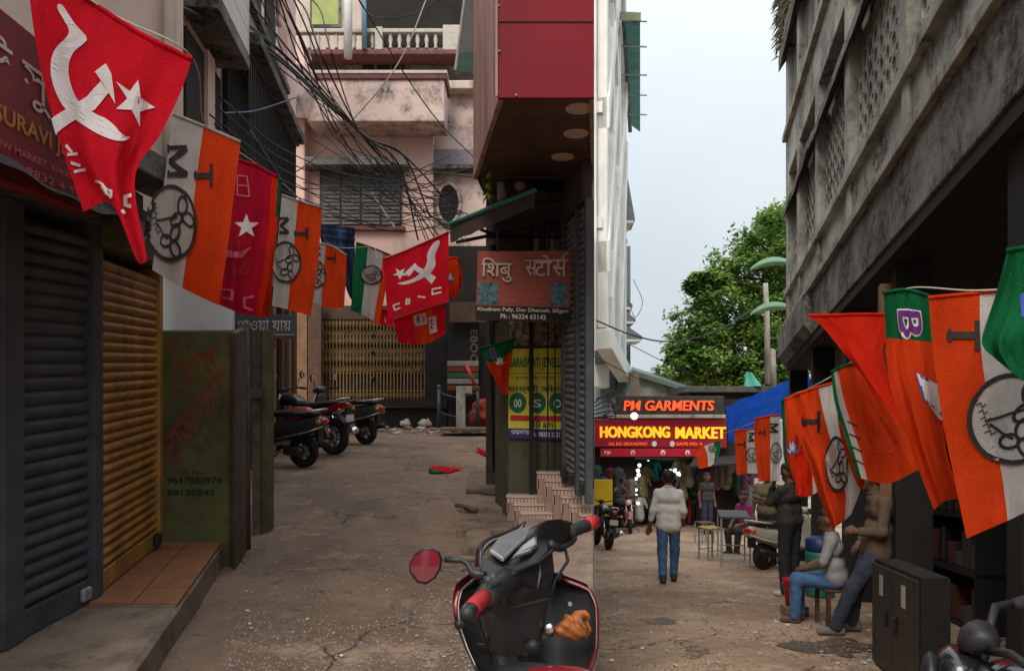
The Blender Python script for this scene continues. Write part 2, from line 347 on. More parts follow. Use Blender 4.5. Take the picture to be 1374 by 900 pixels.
# ------------------------------------------------------------------ rounded bodies: smooth union of tapered capsules, surfaced
def sdf_mesh(name, caps, k=.03, vox=.013, wr=0, wf=30, seed=0):
    A = np.array([c[0] for c in caps], float); B = np.array([c[1] for c in caps], float)
    RA = np.array([c[2] for c in caps]); RB = np.array([c[3] for c in caps])
    pad = max(RA.max(), RB.max()) + 3 * vox
    lo = np.minimum(A.min(0), B.min(0)) - pad; hi = np.maximum(A.max(0), B.max(0)) + pad
    n = np.ceil((hi - lo) / vox).astype(int) + 1
    g = np.stack(np.meshgrid(*[lo[i] + vox * np.arange(n[i]) for i in range(3)], indexing='ij'), -1)
    D = np.full(tuple(n), 9.0)
    for i in range(len(A)):
        r = max(RA[i], RB[i]) + k + 4 * vox
        i0 = np.maximum(np.floor((np.minimum(A[i], B[i]) - r - lo) / vox).astype(int), 0); i1 = np.minimum(np.ceil((np.maximum(A[i], B[i]) + r - lo) / vox).astype(int) + 1, n)
        sl_ = tuple(slice(i0[q], i1[q]) for q in range(3)); p = g[sl_]
        ab = B[i] - A[i]; t = np.clip(((p - A[i]) @ ab) / (ab @ ab + 1e-12), 0, 1)
        d = np.linalg.norm(p - A[i] - t[..., None] * ab, axis=-1) - (RA[i] + (RB[i] - RA[i]) * t)
        c = D[sl_]; h = np.clip(.5 + .5 * (c - d) / k, 0, 1); D[sl_] = np.where(c > 8, d, c + (d - c) * h - k * h * (1 - h))
    if wr:
        q = g * wf
        D = D + wr * (np.sin(q[..., 0]*1.5 + q[..., 1]*1.1 + 1.6*np.sin(q[..., 2]*.35 + seed) + seed) * (.5 + .5*np.sin(q[..., 2]*.5 + 1.2*np.sin(q[..., 0]*.4 + seed))) + .55*np.sin(q[..., 2]*1.5 + q[..., 0]*.9 + 1.4*np.sin(q[..., 1]*.6) + seed*2))
    I = D < 0
    c8 = [I[a:n[0]-1+a, b:n[1]-1+b, c:n[2]-1+c] for a in (0,1) for b in (0,1) for c in (0,1)]
    cnt = sum(x.astype(int) for x in c8); act = (cnt > 0) & (cnt < 8); idx = -np.ones(act.shape, int); ids = np.argwhere(act); idx[act] = np.arange(len(ids))
    acc = np.zeros((len(ids), 3)); w = np.zeros(len(ids))
    for ax in range(3):
        o1, o2 = [q for q in range(3) if q != ax]
        for s1 in (0, 1):
            for s2 in (0, 1):
                b0 = ids.copy(); b0[:, o1] += s1; b0[:, o2] += s2; b1 = b0.copy(); b1[:, ax] += 1
                d0 = D[tuple(b0.T)]; d1 = D[tuple(b1.T)]; cr = (d0 < 0) != (d1 < 0)
                t = np.where(cr, d0 / np.where(d0 - d1 == 0, 1, d0 - d1), 0); pt = b0 + 0.0; pt[:, ax] += t
                acc += pt * cr[:, None]; w += cr
    V = lo + vox * acc / w[:, None]; Fs = []
    for ax in range(3):
        o1, o2 = [(1, 2), (2, 0), (0, 1)][ax]
        s0 = [slice(None)] * 3; s1 = [slice(None)] * 3; s0[ax] = slice(0, n[ax]-1); s1[ax] = slice(1, n[ax])
        e = np.argwhere(I[tuple(s0)] != I[tuple(s1)]); e = e[(e[:, o1] > 0) & (e[:, o2] > 0) & (e[:, o1] < n[o1]-1) & (e[:, o2] < n[o2]-1)]
        fl = I[tuple(e.T)]; q = []
        for a, b in ((0,0), (1,0), (1,1), (0,1)):
            x = e.copy(); x[:, o1] -= 1 - a; x[:, o2] -= 1 - b; q.append(idx[tuple(x.T)])
        q = np.stack(q, 1); q[~fl] = q[~fl][:, ::-1]; Fs.append(q)
    Fq = np.concatenate(Fs); Fq = Fq[(Fq >= 0).all(1)]
    me = bpy.data.meshes.new(name); me.from_pydata(V.tolist(), [], Fq.tolist()); me.polygons.foreach_set('use_smooth', [True] * len(me.polygons)); return me
def sdf_obj(name, caps, mat, parent, k=.03, vox=.013, wr=0, wf=30, seed=0):
    me = sdf_mesh(name, caps, k, vox, wr, wf, seed); me.materials.append(mat)
    o = bpy.data.objects.new(name, me); COL.objects.link(o); o.parent = parent; return o
# ================================================================== the setting: two streets that part at a fork
RAY = .1105                                            # plan line between the two streets: X = RAY * Y
HT = {}
def street(name, x_lo, x_hi, y0, y1, slope, mat, ny, nx, amp):
    def fn(u, v):
        y = y0 + (y1 - y0) * v ** 1.5; a, b = x_lo(y), x_hi(y); x = a + (b - a) * u
        return (x, y, hgt(x, y))
    def hgt(x, y):
        u = (x - x_lo(y)) / (x_hi(y) - x_lo(y)); e = max(0, min(1, 6 * u * (1 - u)))
        return slope * y + amp * e * (noise.noise((x * .9, y * .9, 3.1)) + .5 * noise.noise((x * 2.7, y * 2.7, 1.7)) + .25 * noise.noise((x * 7, y * 7, 5)))
    HT[name] = hgt
    return struct(MB().grid(fn, nx, ny).build(name, mat, smooth=True))
struct(MB().add([(-900,-300,-7), (900,-300,-7), (900,1800,-7), (-900,1800,-7)], [(0,1,2,3)]).build('ground', m_earth))
street('street_left', lambda y: -9, lambda y: RAY * y, -4, 26, SL, m_road, 150, 60, .022)
street('street_right', lambda y: RAY * y + .01, lambda y: 14 + .2 * y, -4, 60, SR, m_road2, 190, 70, .03)
mb = MB(); ys = [1.2 + i for i in range(23)]
for a, b in zip(ys, ys[1:]):
    mb.box8([(RAY*a-.14, a, gr(a)-.6), (RAY*a-.006, a, gr(a)-.6), (RAY*a-.006, a, gl(a)-.035), (RAY*a-.14, a, gl(a)-.035), (RAY*b-.14, b, gr(b)-.6), (RAY*b-.006, b, gr(b)-.6), (RAY*b-.006, b, gl(b)-.035), (RAY*b-.14, b, gl(b)-.035)])
tag(mb.build('retaining_wall', m_kerb), 'low concrete retaining wall where the two streets part', 'wall')

# ------------------------------------------------------------------ left shops
T0 = frame((-2.39, 3.0), (.03, 1.2), SL)(1)            # wall line of the charcoal shutter
T1 = frame((-2.36, 4.2), (-.21, 1.2), SL)(1)           # wall line of the ochre shutter
def shutter(root, T, s0, s1, h0, h1, n, mat, o=0.0, name='slat'):
    dh = (h1 - h0) / n; prof = [(0, 0), (.006, .12), (.020, .32), (.024, .5), (.020, .70), (.006, .9), (0, 1.0)]
    mb = MB(); a = [T(s0, o + q[0], h0 + q[1] * dh * .97) for q in prof]; b = [T(s1, o + q[0], h0 + q[1] * dh * .97) for q in prof]
    vs = a + b; k = len(prof); mb.add(vs, [(i, i+1, i+1+k, i+k) for i in range(k-1)])
    L0 = T(s0, o, h0); me = mb.mesh(name, mat, L0, True)
    qn = T(s0, .1, h0) - T(s0, 0, h0); rs_ = random.Random(n)
    for i in range(n): share(name, me, root, L0 + Vector((0, 0, dh * i)) + qn * rs_.uniform(-.03, .03), rot=(0, rs_.uniform(-.02, .02), rs_.uniform(-.002, .002)))
    bk = MB().box(s0, s1, o - .03, o - .004, h0, h1, T=T).build('shutter_backing', m_dark, root)
def left_shop():
    t = thing('shop', 'shop front with a closed charcoal roller shutter under the red jewellery sign', 'shop', (-2.39, 3.4, gl(3.4)))
    MB().box(-1.0, .42, -.3, .02, .16, 2.34, T=T0).build('side_pillar', m_ochre, t, bevel=.006)
    shutter(t, T0, .56, 1.13, .30, 2.2, 27, m_char)
    MB().box(.42, .56, -.1, .05, .17, 2.26, T=T0).build('door_frame', m_char, t, bevel=.004)
    MB().box(1.13, 1.2, -.1, .05, .17, 2.3, T=T0).build('door_frame', m_char, t, bevel=.004)
    MB().box(.56, 1.13, -.02, .03, .17, .30, T=T0).build('bottom_rail', m_char, t, bevel=.004)
    MB().box(1.02, 1.1, .03, .06, .2, .27, T=T0).build('padlock', m_steel, t, bevel=.01)
    MB().box(.42, 1.2, -.3, .1, 2.262, 2.5, T=T0).build('shutter_housing', m_char, t, bevel=.006)
    MB().box(-1.0, 1.19, -.35, -.105, .16, 2.9, T=T0).build('wall', m_void, t)
left_shop()
def ochre_shop():
    t = thing('shop', 'shop front with a closed ochre yellow roller shutter next to the green wall', 'shop', (-2.5, 4.8, gl(4.8)))
    shutter(t, T1, .04, 1.14, .30, 2.1, 30, m_ochre)
    MB().box(1.14, 1.22, -.1, .04, .17, 2.16, T=T1).build('door_frame', m_ochre, t, bevel=.004)
    MB().box(.0, .04, -.1, .04, .17, 2.16, T=T1).build('door_frame', m_char, t, bevel=.004)
    MB().box(.04, 1.14, -.02, .03, .19, .30, T=T1).build('bottom_rail', m_ochre, t, bevel=.004)
    MB().box(1.0, 1.09, .03, .07, .21, .29, T=T1).build('padlock', m_black, t, bevel=.01)
    MB().box(.0, 1.24, -.3, .1, 2.165, 2.4, T=T1).build('shutter_housing', m_green, t, bevel=.006)
    MB().box(.0, 1.25, -.35, -.105, .16, 2.7, T=T1).build('wall', m_void, t)
ochre_shop()
t = thing('shop_step', 'long raised shop step with a terracotta tiled part and a worn concrete part', 'step', (-2.0, 4.4, gl(4.4)))
def step_line(y): return -1.655 - .214 * (y - 3.3)
def step_box(y0, y1, h, mat, nm):
    n = 6; secs = []
    for i in range(n + 1):
        y = y0 + (y1 - y0) * i / n; e = step_line(y) + .012 * noise.noise((0, y * 3, 1)); z = SL * y
        secs.append([(-2.75, y, z - .1), (e + .015, y, z - .1), (e, y, z + h - .02), (e - .03, y, z + h), (-2.75, y, z + h)])
    MB().loft(secs).build(nm, mat, t)
step_box(2.2, 4.05, .165, m_kerb, 'concrete_slab'); step_box(4.06, 5.5, .168, m_kerb, 'tiled_plinth')
for j in range(5):
    y0 = 4.08 + j * .285; y1 = y0 + .279
    for i in range(4):
        e0, e1 = step_line(y0) - .006, step_line(y1) - .006; x0 = [e0 - i*.25 - .003, e1 - i*.25 - .003]; x1 = [x0[0] - .244, x0[1] - .244]
        if min(x1) < -2.75: continue
        z = lambda y, k: SL * y + .168 + .012 * k + .0015 * noise.noise((i*3.1, j*2.7, 0))
        MB().box8([(x1[0], y0, z(y0, 0)), (x0[0], y0, z(y0, 0)), (x0[0], y0, z(y0, 1)), (x1[0], y0, z(y0, 1)), (x1[1], y1, z(y1, 0)), (x0[1], y1, z(y1, 0)), (x0[1], y1, z(y1, 1)), (x1[1], y1, z(y1, 1))]).build('floor_tile', m_tileo, t)
# pink house above the shops
t = thing('house', 'beige plastered house with a drainpipe above the roller shutters', 'house', (-2.6, 4.4, gl(4.4)))
Tw = frame((-2.45, 1.0), (-.03, 4.8), SL)(1)
MB().box(0, 4.62, -.5, 0, 2.9, 9.5, T=Tw).build('wall', m_beige, t)
MB().box(0, 4.4, 0, .30, 2.62, 2.78, T=Tw).build('lintel_slab', m_concd, t, bevel=.01)
mb = MB().tube([Tw(4.26, .06, 2.9 + .4*i) for i in range(16)], .045, 12); mb.build('drainpipe', m_pinkg, t, smooth=True)
for i in range(3): MB().lathe([(.055, 0), (.055, .06)], Tw(4.26, .06, 3.5 + 1.4*i), n=12).build('pipe_clamp', m_steel, t)
mb = MB().box(3.0, 3.9, .0, .05, 4.9, 6.3, T=Tw); w = mb.build('window', m_dark, t)
for i in range(6): MB().tube([Tw(3.05 + .16*i, .07, 4.9), Tw(3.05 + .16*i, .07, 6.3)], .008, 6).build('bar', m_black, w)
mb = MB()                                              # torn black sheeting under the sign
def awn(u, v):
    s = -.4 + 2.1 * u; p = T0(s, .05 + .5 * v * (1 - .4*u), 2.50 - .26 * v - .12 * u + .05 * noise.noise((u * 7, v * 3, 2)) * (.4 + v)); return p
mb.grid(awn, 40, 8).build('torn_awning', m_dark, smooth=True); tag(bpy.data.objects['torn_awning'], 'torn black plastic sheet hanging over the charcoal shutter', 'awning')
# red jewellery sign
m_sred = M('faded_red_sign', (.17,.018,.022), .6, .2, 5, .05, dirt=(.07,.012,.012), damt=.5, dscale=3)
m_sgold = M('gold_letter', (.38,.19,.03), .5, .1, 10, 0); m_spale = M('pale_letter', (.55,.5,.47), .6, .1, 10, 0); m_spink = M('pink_letter', (.45,.10,.12), .6, .1, 10, 0)
t = thing('shop_sign', 'long red jewellery shop sign with gold lettering behind the big red flag', 'sign', (-2.0, 3.2, gl(3.2) + 2.3))
def SG(s, o, h): return Vector((-2.0 - o + .0*s, s, SL * s + h - .00 * s))
a, b, c, d = SG(2.45, 0, 2.92), SG(3.62, 0, 2.82), SG(3.62, 0, 2.20), SG(2.45, 0, 2.22)
MB().box8([d, c, b, a] + [q + Vector((-.09, 0, 0)) for q in (d, c, b, a)]).build('board', m_sred, t, bevel=.004)
S = qsurf(a, b, c, d)
mb = MB(); put_text(mb, S, '\u0989 \u09b8\u09c1\u09b0\u09bf\u09ad', .30, .12, .97, .48, .003); mb.build('lettering', m_spale, t)
mb = MB(); put_text(mb, S, 'SURAVI JEWELLERS', .36, .56, 1.16, .70, .02); mb.build('lettering', m_sgold, t)
words(S, m_spink, t, ('NEW MARKET, KHUDIRAM PALLY', .34, .77, 1.05, .82, .01), ('Ph: 9832 4 55142', .40, .86, .98, .91, .01))

# ------------------------------------------------------------------ green painted wall, board, posts
t = thing('painted_wall', 'dark green wall with hand painted red Bengali lettering at the end of the step', 'wall', P(262, 727, 5.45))
MB().fbox(217, 444, 309, 760, 5.45, .25).build('wall', m_green, t, bevel=.01)
S = qsurf(P(217, 444, 5.45), P(309, 444, 5.45), P(309, 727, 5.45), P(217, 727, 5.45))
m_pred = M('dull_red_paint', (.24,.055,.03), .8, .3, 20, 0); m_pblk = M('dark_green_paint', (.012,.022,.012), .8, .2, 9, 0)
def skew(S, a, b): return lambda u, v: S(u, v + a * (u - .5) + b)
mb = MB(); put_text(mb, skew(S, -.13, 0), '\u09c7\u0998\u09be\u09b7', .14, .10, .82, .25, .003); mb.build('lettering', m_pred, t); words(S, m_pred, t, ('\u09a8\u09c2\u09a4\u09a8', .05, .05, .28, .12, .0)); mb = MB()
put_text(mb, skew(S, -.42, .02), '\u099c\u09c1\u09df\u09c7\u09b2\u09be\u09b8', .06, .29, .95, .53, .003); mb.build('lettering', m_pred, t)
words(S, m_pblk, t, ('Ph. Mon', .3, .66, .62, .685, .0), ('9647880974', .08, .69, .88, .725, .02), ('98120842', .08, .75, .78, .78, .02))
t = tag(MB().fbox(214, 330, 312, 443.5, 5.75, .05).build('white_board', m_white, bevel=.004), 'plain white board above the green painted wall', 'board')
m_post = m_rust
tag(MB().box8([P(309.5, 762, 5.40), P(316, 765, 5.36), P(316, 446, 5.36), P(309.5, 446, 5.40), P(318, 750, 5.8), P(331, 747, 5.85), P(331, 440, 5.85), P(318, 440, 5.8)]).build('wall_end', m_rust, bevel=.012), 'narrow rusty brown wall end beside the green wall', 'wall')
tag(MB().tube([P(329, 745, 5.92), P(328, 600, 5.92), P(327, 435, 5.92)], [.045, .043, .04], 12).build('iron_pole', m_rust, smooth=True), 'round rusty pole standing right of the green wall', 'pole')
t = thing('timber_post', 'square flaking timber post between the rusty pole and the parked scooters', 'post', P(349, 720, 6.45))
MB().fbox(338, 442, 349, 722, 6.45, .14).build('post_board', m_rust, t, bevel=.006); MB().fbox(349.5, 442, 358, 718, 6.5, .2).build('post_board', m_green, t, bevel=.006)
MB().fbox(333, 520, 352, 534, 6.42, .03).build('cross_piece', m_rust, t)
t = thing('hanging_sign', 'small black sign with white Bengali words hanging under the flags', 'sign', P(353, 453, 6.9))
MB().fbox(308, 422, 396, 454, 6.9, .04).build('board', m_char, t, bevel=.004)
S = qsurf(P(308, 422, 6.9), P(396, 422, 6.9), P(396, 454, 6.9), P(308, 454, 6.9)); mb = MB()
put_text(mb, S, '\u09aa\u09be\u0993\u09df\u09be \u09af\u09be\u09df', .12, .22, .94, .68, .002); mb.build('lettering', m_spale, t); lay(MB(), S, stroke([(.62, .84), (.97, .84)], .03)).build('underline', m_spale, t)

# ------------------------------------------------------------------ second house on the left: balconies and grille
T2 = frame((-3.14, 7.0), (-.1514, 1.0), SL)(1)
t = thing('house', 'grey pink house with a black balcony grille behind the left flags', 'house', T2(3.5, 0, 0))
MB().box(-1.4, 7.4, -.6, 0, 0, 10.5, T=T2).build('wall', m_beige, t)
sb = MB().box(.02, 1.55, .0, .36, 4.85, 4.98, T=T2).build('balcony_slab', m_concd, t, bevel=.01)
m_wtile = M('white_wall_tile', (.60,.58,.55), .4, .1, 6, .03, dirt=(.3,.28,.25), damt=.4, dscale=3, streak=True)
wt = MB().box(0, .235, 0, .012, 0, .235).mesh('wall_tile', m_wtile)
MB().box(.02, 1.52, .31, .35, 4.98, 6.6, T=T2).build('balcony_parapet', m_pinkg, t)
for i in range(6):
    for j in range(6):
        me = MB().box(.04 + .245*i, .275 + .245*i, .352, .36, 5.0 + .25*j, 5.24 + .25*j, T=T2); me.build('wall_tile', m_wtile, t)
MB().box(1.75, 5.6, .02, .07, 3.1, 5.2, T=T2).build('grille_backing', m_void, t)
MB().box(1.65, 5.75, .0, .46, 5.2, 5.34, T=T2).build('hood_slab', m_concd, t, bevel=.01)
MB().box(1.65, 5.75, .0, .36, 2.95, 3.08, T=T2).build('balcony_slab', m_concd, t, bevel=.01)
g = MB().box(1.7, 5.7, .30, .33, 4.2, 4.23, T=T2).box(1.7, 5.7, .30, .33, 5.12, 5.15, T=T2).box(1.7, 5.7, .30, .33, 3.1, 3.14, T=T2).build('balcony_grille', m_black, t)
for i in range(34):
    s = 1.7 + .12 * i; MB().box(s, s + .022, .305, .325, 3.1, 5.16, T=T2).build('bar', m_black, g)
MB().box(5.9, 6.9, 0, .16, 5.6, 9.6, T=T2).build('corner_pier', m_pink, t, bevel=.015); MB().box(5.85, 6.95, 0, .22, 5.5, 5.62, T=T2).build('pier_base', m_maroon, t, bevel=.01)
MB().box(1.6, 5.9, 0, .12, 5.34, 6.1, T=T2).build('parapet', m_pinkg, t, bevel=.01); MB().box(1.6, 5.9, 0, .2, 6.1, 6.22, T=T2).build('parapet_cap', m_concd, t, bevel=.01)
for k in range(3):                                     # arched recesses of the upper floor
    s0 = 1.9 + 1.3 * k; rec = [T2(s0 + .5 + .46*math.cos(R(a)), .02, 7.1 + .46*math.sin(R(a))) for a in range(0, 181, 15)] + [T2(s0 + .04, .02, 6.25), T2(s0 + .96, .02, 6.25)]
    MB().prism(rec, (.006, 0, 0)).build('arched_opening', m_void, t)
    arc = [T2(s0 + .5 + .52*math.cos(R(a)), .07, 7.1 + .52*math.sin(R(a))) for a in range(0, 181, 12)]; MB().tube(arc, .05, 6).build('arch_trim', m_pink, t, smooth=True)
MB().box(.1, 1.5, .0, .05, 3.0, 4.7, T=T2).build('doorway', m_void, t)
MB().box(.75, 1.05, .05, .09, 3.0, 4.75, T=T2).build('pilaster', m_pink, t)
MB().box(-1.3, 7.3, .02, .06, .1, 2.7, T=T2).build('ground_floor_front', m_void, t)
for s, w, mt in ((3.6, .22, m_brown), (4.5, .3, m_tan), (5.4, .3, m_brown), (6.2, .3, m_tan), (6.8, .4, m_brown)):
    MB().box(s, s + w, .07, .14, .1, 2.65, T=T2).build('timber_pilaster', mt, t, bevel=.008)
MB().box(4.55, 4.65, .15, .16, 1.7, 2.0, T=T2).build('paper_tag', M('red_paper', (.4,.03,.02), .7), t)

# ------------------------------------------------------------------ far house across the end of the left street
t = thing('house', 'pink house closing the left street with stained parapet, barred window and folding gate', 'house', P(500, 580, 17.3))
d = 17.5
MB().fbox(408, 150, 581, 600, d, .3).build('wall', m_pink, t)
MB().fbox(362, 60, 409, 600, d - .35, .6).build('corner_pier', m_pink, t, bevel=.03)
MB().fbox(581, 108, 690, 600, d + .25, .3).build('side_wall', m_pinkst, t)
MB().fbox(580.5, 200, 640, 221, d + .1, .2).build('band', M('violet_grey_paint', (.25,.21,.25), .85, .25, 4, .2, dirt=(.06,.05,.05), damt=.5, dscale=4), t, bevel=.01)
MB().fbox(579, 221, 640, 226, d - .1, .4).build('chajja', m_concd, t, bevel=.01)
pa = MB().fbox(412, 106, 596, 163, d - .95, .9).build('parapet_box', m_pinkst, t, bevel=.02)
MB().fbox(409, 98, 599, 106, d - 1.0, 1.0).build('coping', m_maroon, pa, bevel=.02); MB().fbox(407, 94, 600, 98.5, d - 1.02, 1.05).build('coping_cap', m_pinkg, pa, bevel=.01)
MB().box8([P(388, 157, d-1.6), P(413, 160, d-1.0), P(425, 100, d-1.0), P(390, 80, d-1.6), P(388, 157, d-.3), P(413, 160, d-.3), P(425, 100, d-.3), P(390, 80, d-.3)]).build('side_parapet', m_pinkst, t, bevel=.02)
MB().fbox(596, 108, 640, 119, d - .1, .5).build('ledge', m_pinkg, t, bevel=.02)
MB().fbox(408, 210, 546, 221, d - .5, .5).build('chajja', m_concd, t, bevel=.015)
w = MB().fbox(429, 221.5, 539, 304, d - .06, .05).build('window', m_black, t)
m_louv = M('window_louvre', (.075,.072,.064), .6, .2, 20, .1, dirt=(.07,.065,.06), damt=.4, dscale=6)
for i in range(4):
    x0 = 432 + 26.8 * i; pn = MB().fbox(x0, 224, x0 + 24.5, 301, d - .075, .012).build('pane', m_louv, w)
    for k in range(15):
        mb = MB(); y = 226 + 5.05 * k; mb.box8([P(x0+1, y+4.4, d-.10), P(x0+23.5, y+4.4, d-.10), P(x0+23.5, y+3.9, d-.10), P(x0+1, y+3.9, d-.10), P(x0+1, y+.6, d-.076), P(x0+23.5, y+.6, d-.076), P(x0+23.5, y+.1, d-.076), P(x0+1, y+.1, d-.076)]); mb.build('louvre', m_louv, w)
MB().fbox(426, 303, 543, 308.5, d - .14, .14).build('sill', m_maroon, t, bevel=.01)
ov = [P(x, y, d + .246) for x, y in ell(602, 274, 15.5, 27, 28)]; MB().prism(ov, (0, -.03, 0)).build('oval_vent', m_void, t)
MB().tube([p + Vector((0, -.04, 0)) for p in ov] + [ov[0] + Vector((0, -.04, 0))], .045, 6).build('vent_ring', m_pinkst, t, smooth=True)
for k in range(5): MB().tube([P(590 + 6*k, 252, d + .2), P(590 + 6*k, 296, d + .2)], .014, 5).build('vent_bar', m_black, t)
# ground floor of the far house: plinth, posts, folding gate
MB().fbox(425, 410, 600, 428, d - .14, .12).build('gate_lintel', m_brown, t); MB().fbox(430, 428, 572, 548, d - .03, .02).build('gate_backing', m_void, t)
for x0, x1, mt in ((378, 392, m_brown), (393, 412, m_tan), (413, 431, m_brown)): MB().fbox(x0, 395, x1, 560, d - .5, .1).build('timber_pilaster', mt, t, bevel=.01)
MB().fbox(570, 405, 602, 560, d - .2, .1).build('pier', m_void, t, bevel=.01)
gate = MB(); m_gold = M('brass_gate', (.23,.145,.06), .55, .2, 8, .1, dirt=(.08,.05,.025), damt=.5, dscale=5, metal=.35)
for x in (431, 571): gate.fbox(x - 1.5, 418, x + 1.5, 548, d - .08, .05)
for y in (428, 452, 476, 500, 524, 546): gate.fbox(431, y - .9, 571, y + .9, d - .085, .03)
gate = gate.build('folding_gate', m_gold, t)
vb = MB().box(-.014, .014, 0, .03, 0, 2.06).mesh('gate_bar', m_gold)
for i in range(31): q = P(433.5 + 4.53*i, 546, d - .12); share('gate_bar', vb, gate, q)
mb = MB()
for row, (ya, yb) in enumerate(((431, 450), (454, 474), (478, 498), (503, 522), (527, 545))):
    if row in (3,): continue
    for i in range(31):
        x = 433.5 + 4.53 * i
        for sg in (-1, 1): mb.tube([P(x - 2.26*sg, ya, d-.13), P(x + 2.26*sg, yb, d-.13)], .012, 4)
stuff(mb.build('gate_lattice', m_gold, gate))
for y in (449, 472, 508): MB().ball(P(500, y, d - .15), .045).build('gate_knob', m_black, gate, smooth=True)
mb = MB().fbox(425, 548, 600, 576, d - .6, .58); mb.build('plinth', m_void, t, bevel=.02)
MB().fbox(500, 536, 600, 545, d - .75, .2).build('bench_rail', m_void, t)
# the taller house behind
t = thing('house', 'grey weathered upper house with a white balustrade behind the pink parapet', 'house', P(510, 100, 22))
d = 22.0
MB().fbox(375, -80, 700, 240, d, .4).build('wall', m_pinkg, t)
w = MB().fbox(416, -20, 457, 36, d - .05, .05).build('window', m_concd, t); MB().fbox(418.5, -20, 454, 33, d - .065, .02).build('pane', M('lime_pane', (.28,.33,.08), .4, .25, 2, .05), w)
MB().fbox(486, -60, 622, 62, d - .06, .05).build('dark_opening', m_void, t)
m_bal = M('old_white_paint', (.50,.46,.40), .85, .15, 4, .2, dirt=(.15,.14,.12), damt=.5, dscale=4)
MB().fbox(388, 38, 598, 43.5, d - 1.0, .2).build('handrail', m_bal, t, bevel=.02); MB().fbox(594, 33, 640, 68, d - 1.05, .3).build('rail_pier', m_bal, t, bevel=.03)
for x in [391 + 12.1*i for i in range(17)]:
    MB().lathe([(.05, 0), (.055, .05), (.035, .1), (.065, .26), (.04, .42), (.055, .48), (.05, .53)], P(x, 66, d - .9), n=8).build('baluster', m_bal, t, smooth=True)
MB().fbox(503, 36, 513, 66, d - 1.02, .2).build('rail_pier', m_bal, t)
MB().fbox(384, 66, 645, 73, d - 1.15, 1.1).build('slab_edge', m_maroon, t, bevel=.02); MB().fbox(386, 73, 645, 100, d - .5, .4).build('fascia', m_concd, t)
for i in range(3): MB().fbox(486 + 20*i, 86, 502 + 20*i, 95, d - .52, .03).build('vent', m_void, t)
tag(MB().tube([P(467, 78, 20.4), P(467.5, -40, 20.4)], .11, 14).build('vent_pipe', M('white_pipe', (.55,.55,.53), .6, .1, 4, .05), smooth=True), 'white vertical pipe rising above the stained parapet', 'pipe')
tag(MB().tube([P(489, 66, 20.8), P(488, -40, 20.8)], .07, 12).build('vent_pipe', M('blue_pipe', (.13,.27,.33), .6, .2, 4, .05), smooth=True), 'thin pale blue pipe behind the balustrade', 'pipe')

# ------------------------------------------------------------------ the block between the two streets: red upper storey, shutters, steps
t = thing('corner_building', 'corner building with a dark red overhanging storey and brown soffit', 'building', (.3, 6.4, gl(6.4)))
fl, bl = P(668, 131, 4.25), P(635, 241, 6.1); fr_ = Vector((RAY*4.25 - .002, 4.25, fl.z)); br = Vector((RAY*6.1 - .002, 6.1, bl.z)); TOP = 6.6
def up(p, z): return Vector((p.x, p.y, z))
n = Vector((0, .03, 0))
MB().box8([fl, fr_, up(fr_, TOP), up(fl, TOP), fl + n, fr_ + n, up(fr_, TOP) + n, up(fl, TOP) + n]).build('red_panel', m_red, t)
e = Vector((.03, .004, 0)); a, b = fl + n * 1.1, bl
MB().box8([a, b, up(b, TOP), up(a, TOP), a + e, b + e, up(b, TOP) + e, up(a, TOP) + e]).build('side_panel', m_pinkw, t)
z = Vector((0, 0, .03)); s_ = MB().box8([fl + n*1.2 + e*1.1 + z, fr_ + n*1.2 + z, br + z, bl + e*1.1 + z, fl + n*1.2 + e*1.1 + z*3, fr_ + n*1.2 + z*3, br + z*3, bl + e*1.1 + z*3]).build('soffit', m_wood, t)
m_lamp = M('unlit_lamp_glass', (.55,.42,.34), .4, .05, 4, 0); m_lring = M('lamp_ring', (.12,.09,.07), .4, .1, 4, 0)
for x, y, dd in ((803, 151, 4.5), (773, 185, 4.98), (755, 216, 5.53)):
    c = P(x, y, dd); c.x = min(c.x, RAY * dd - .09)
    q = s_; zz = fl.z + (bl.z - fl.z) * (c.y - fl.y) / (bl.y - fl.y) + .028
    MB().lathe([(.085, zz - .006), (.085, zz + .03)], (c.x, c.y, 0), n=24).build('downlight', m_lamp, s_, smooth=False)
MB().tube([fl + Vector((-.006,-.012,.0)), up(fl, TOP) + Vector((-.006,-.012,0))], .008, 6).build('edge_trim', m_pinkw, t)
for x, y in ((670, 69), (693, 128), (669, 8)): MB().ball(P(x, y, 4.245), (.008, .008, .008), 8, 6).build('screw', m_steel, t)
for zj in (3.75, 4.55, 5.35): MB().box(fl.x + .004, fr_.x - .004, 4.2455, 4.2495, zj, zj + .006).build('panel_joint', m_dark, t)
g0, g1 = fr_ + Vector((0, .032, 0)), br; w_ = Vector((-.025, 0, 0))
MB().box8([g0 + w_, g1 + w_, up(g1, TOP) + w_, up(g0, TOP) + w_, g0, g1, up(g1, TOP), up(g0, TOP)]).build('side_panel', m_pinkw, t)
MB().box8([up(fl, TOP), up(fr_, TOP), up(br, TOP), up(bl, TOP), up(fl, TOP + .05), up(fr_, TOP + .05), up(br, TOP + .05), up(bl, TOP + .05)]).build('roof', m_concd, t)
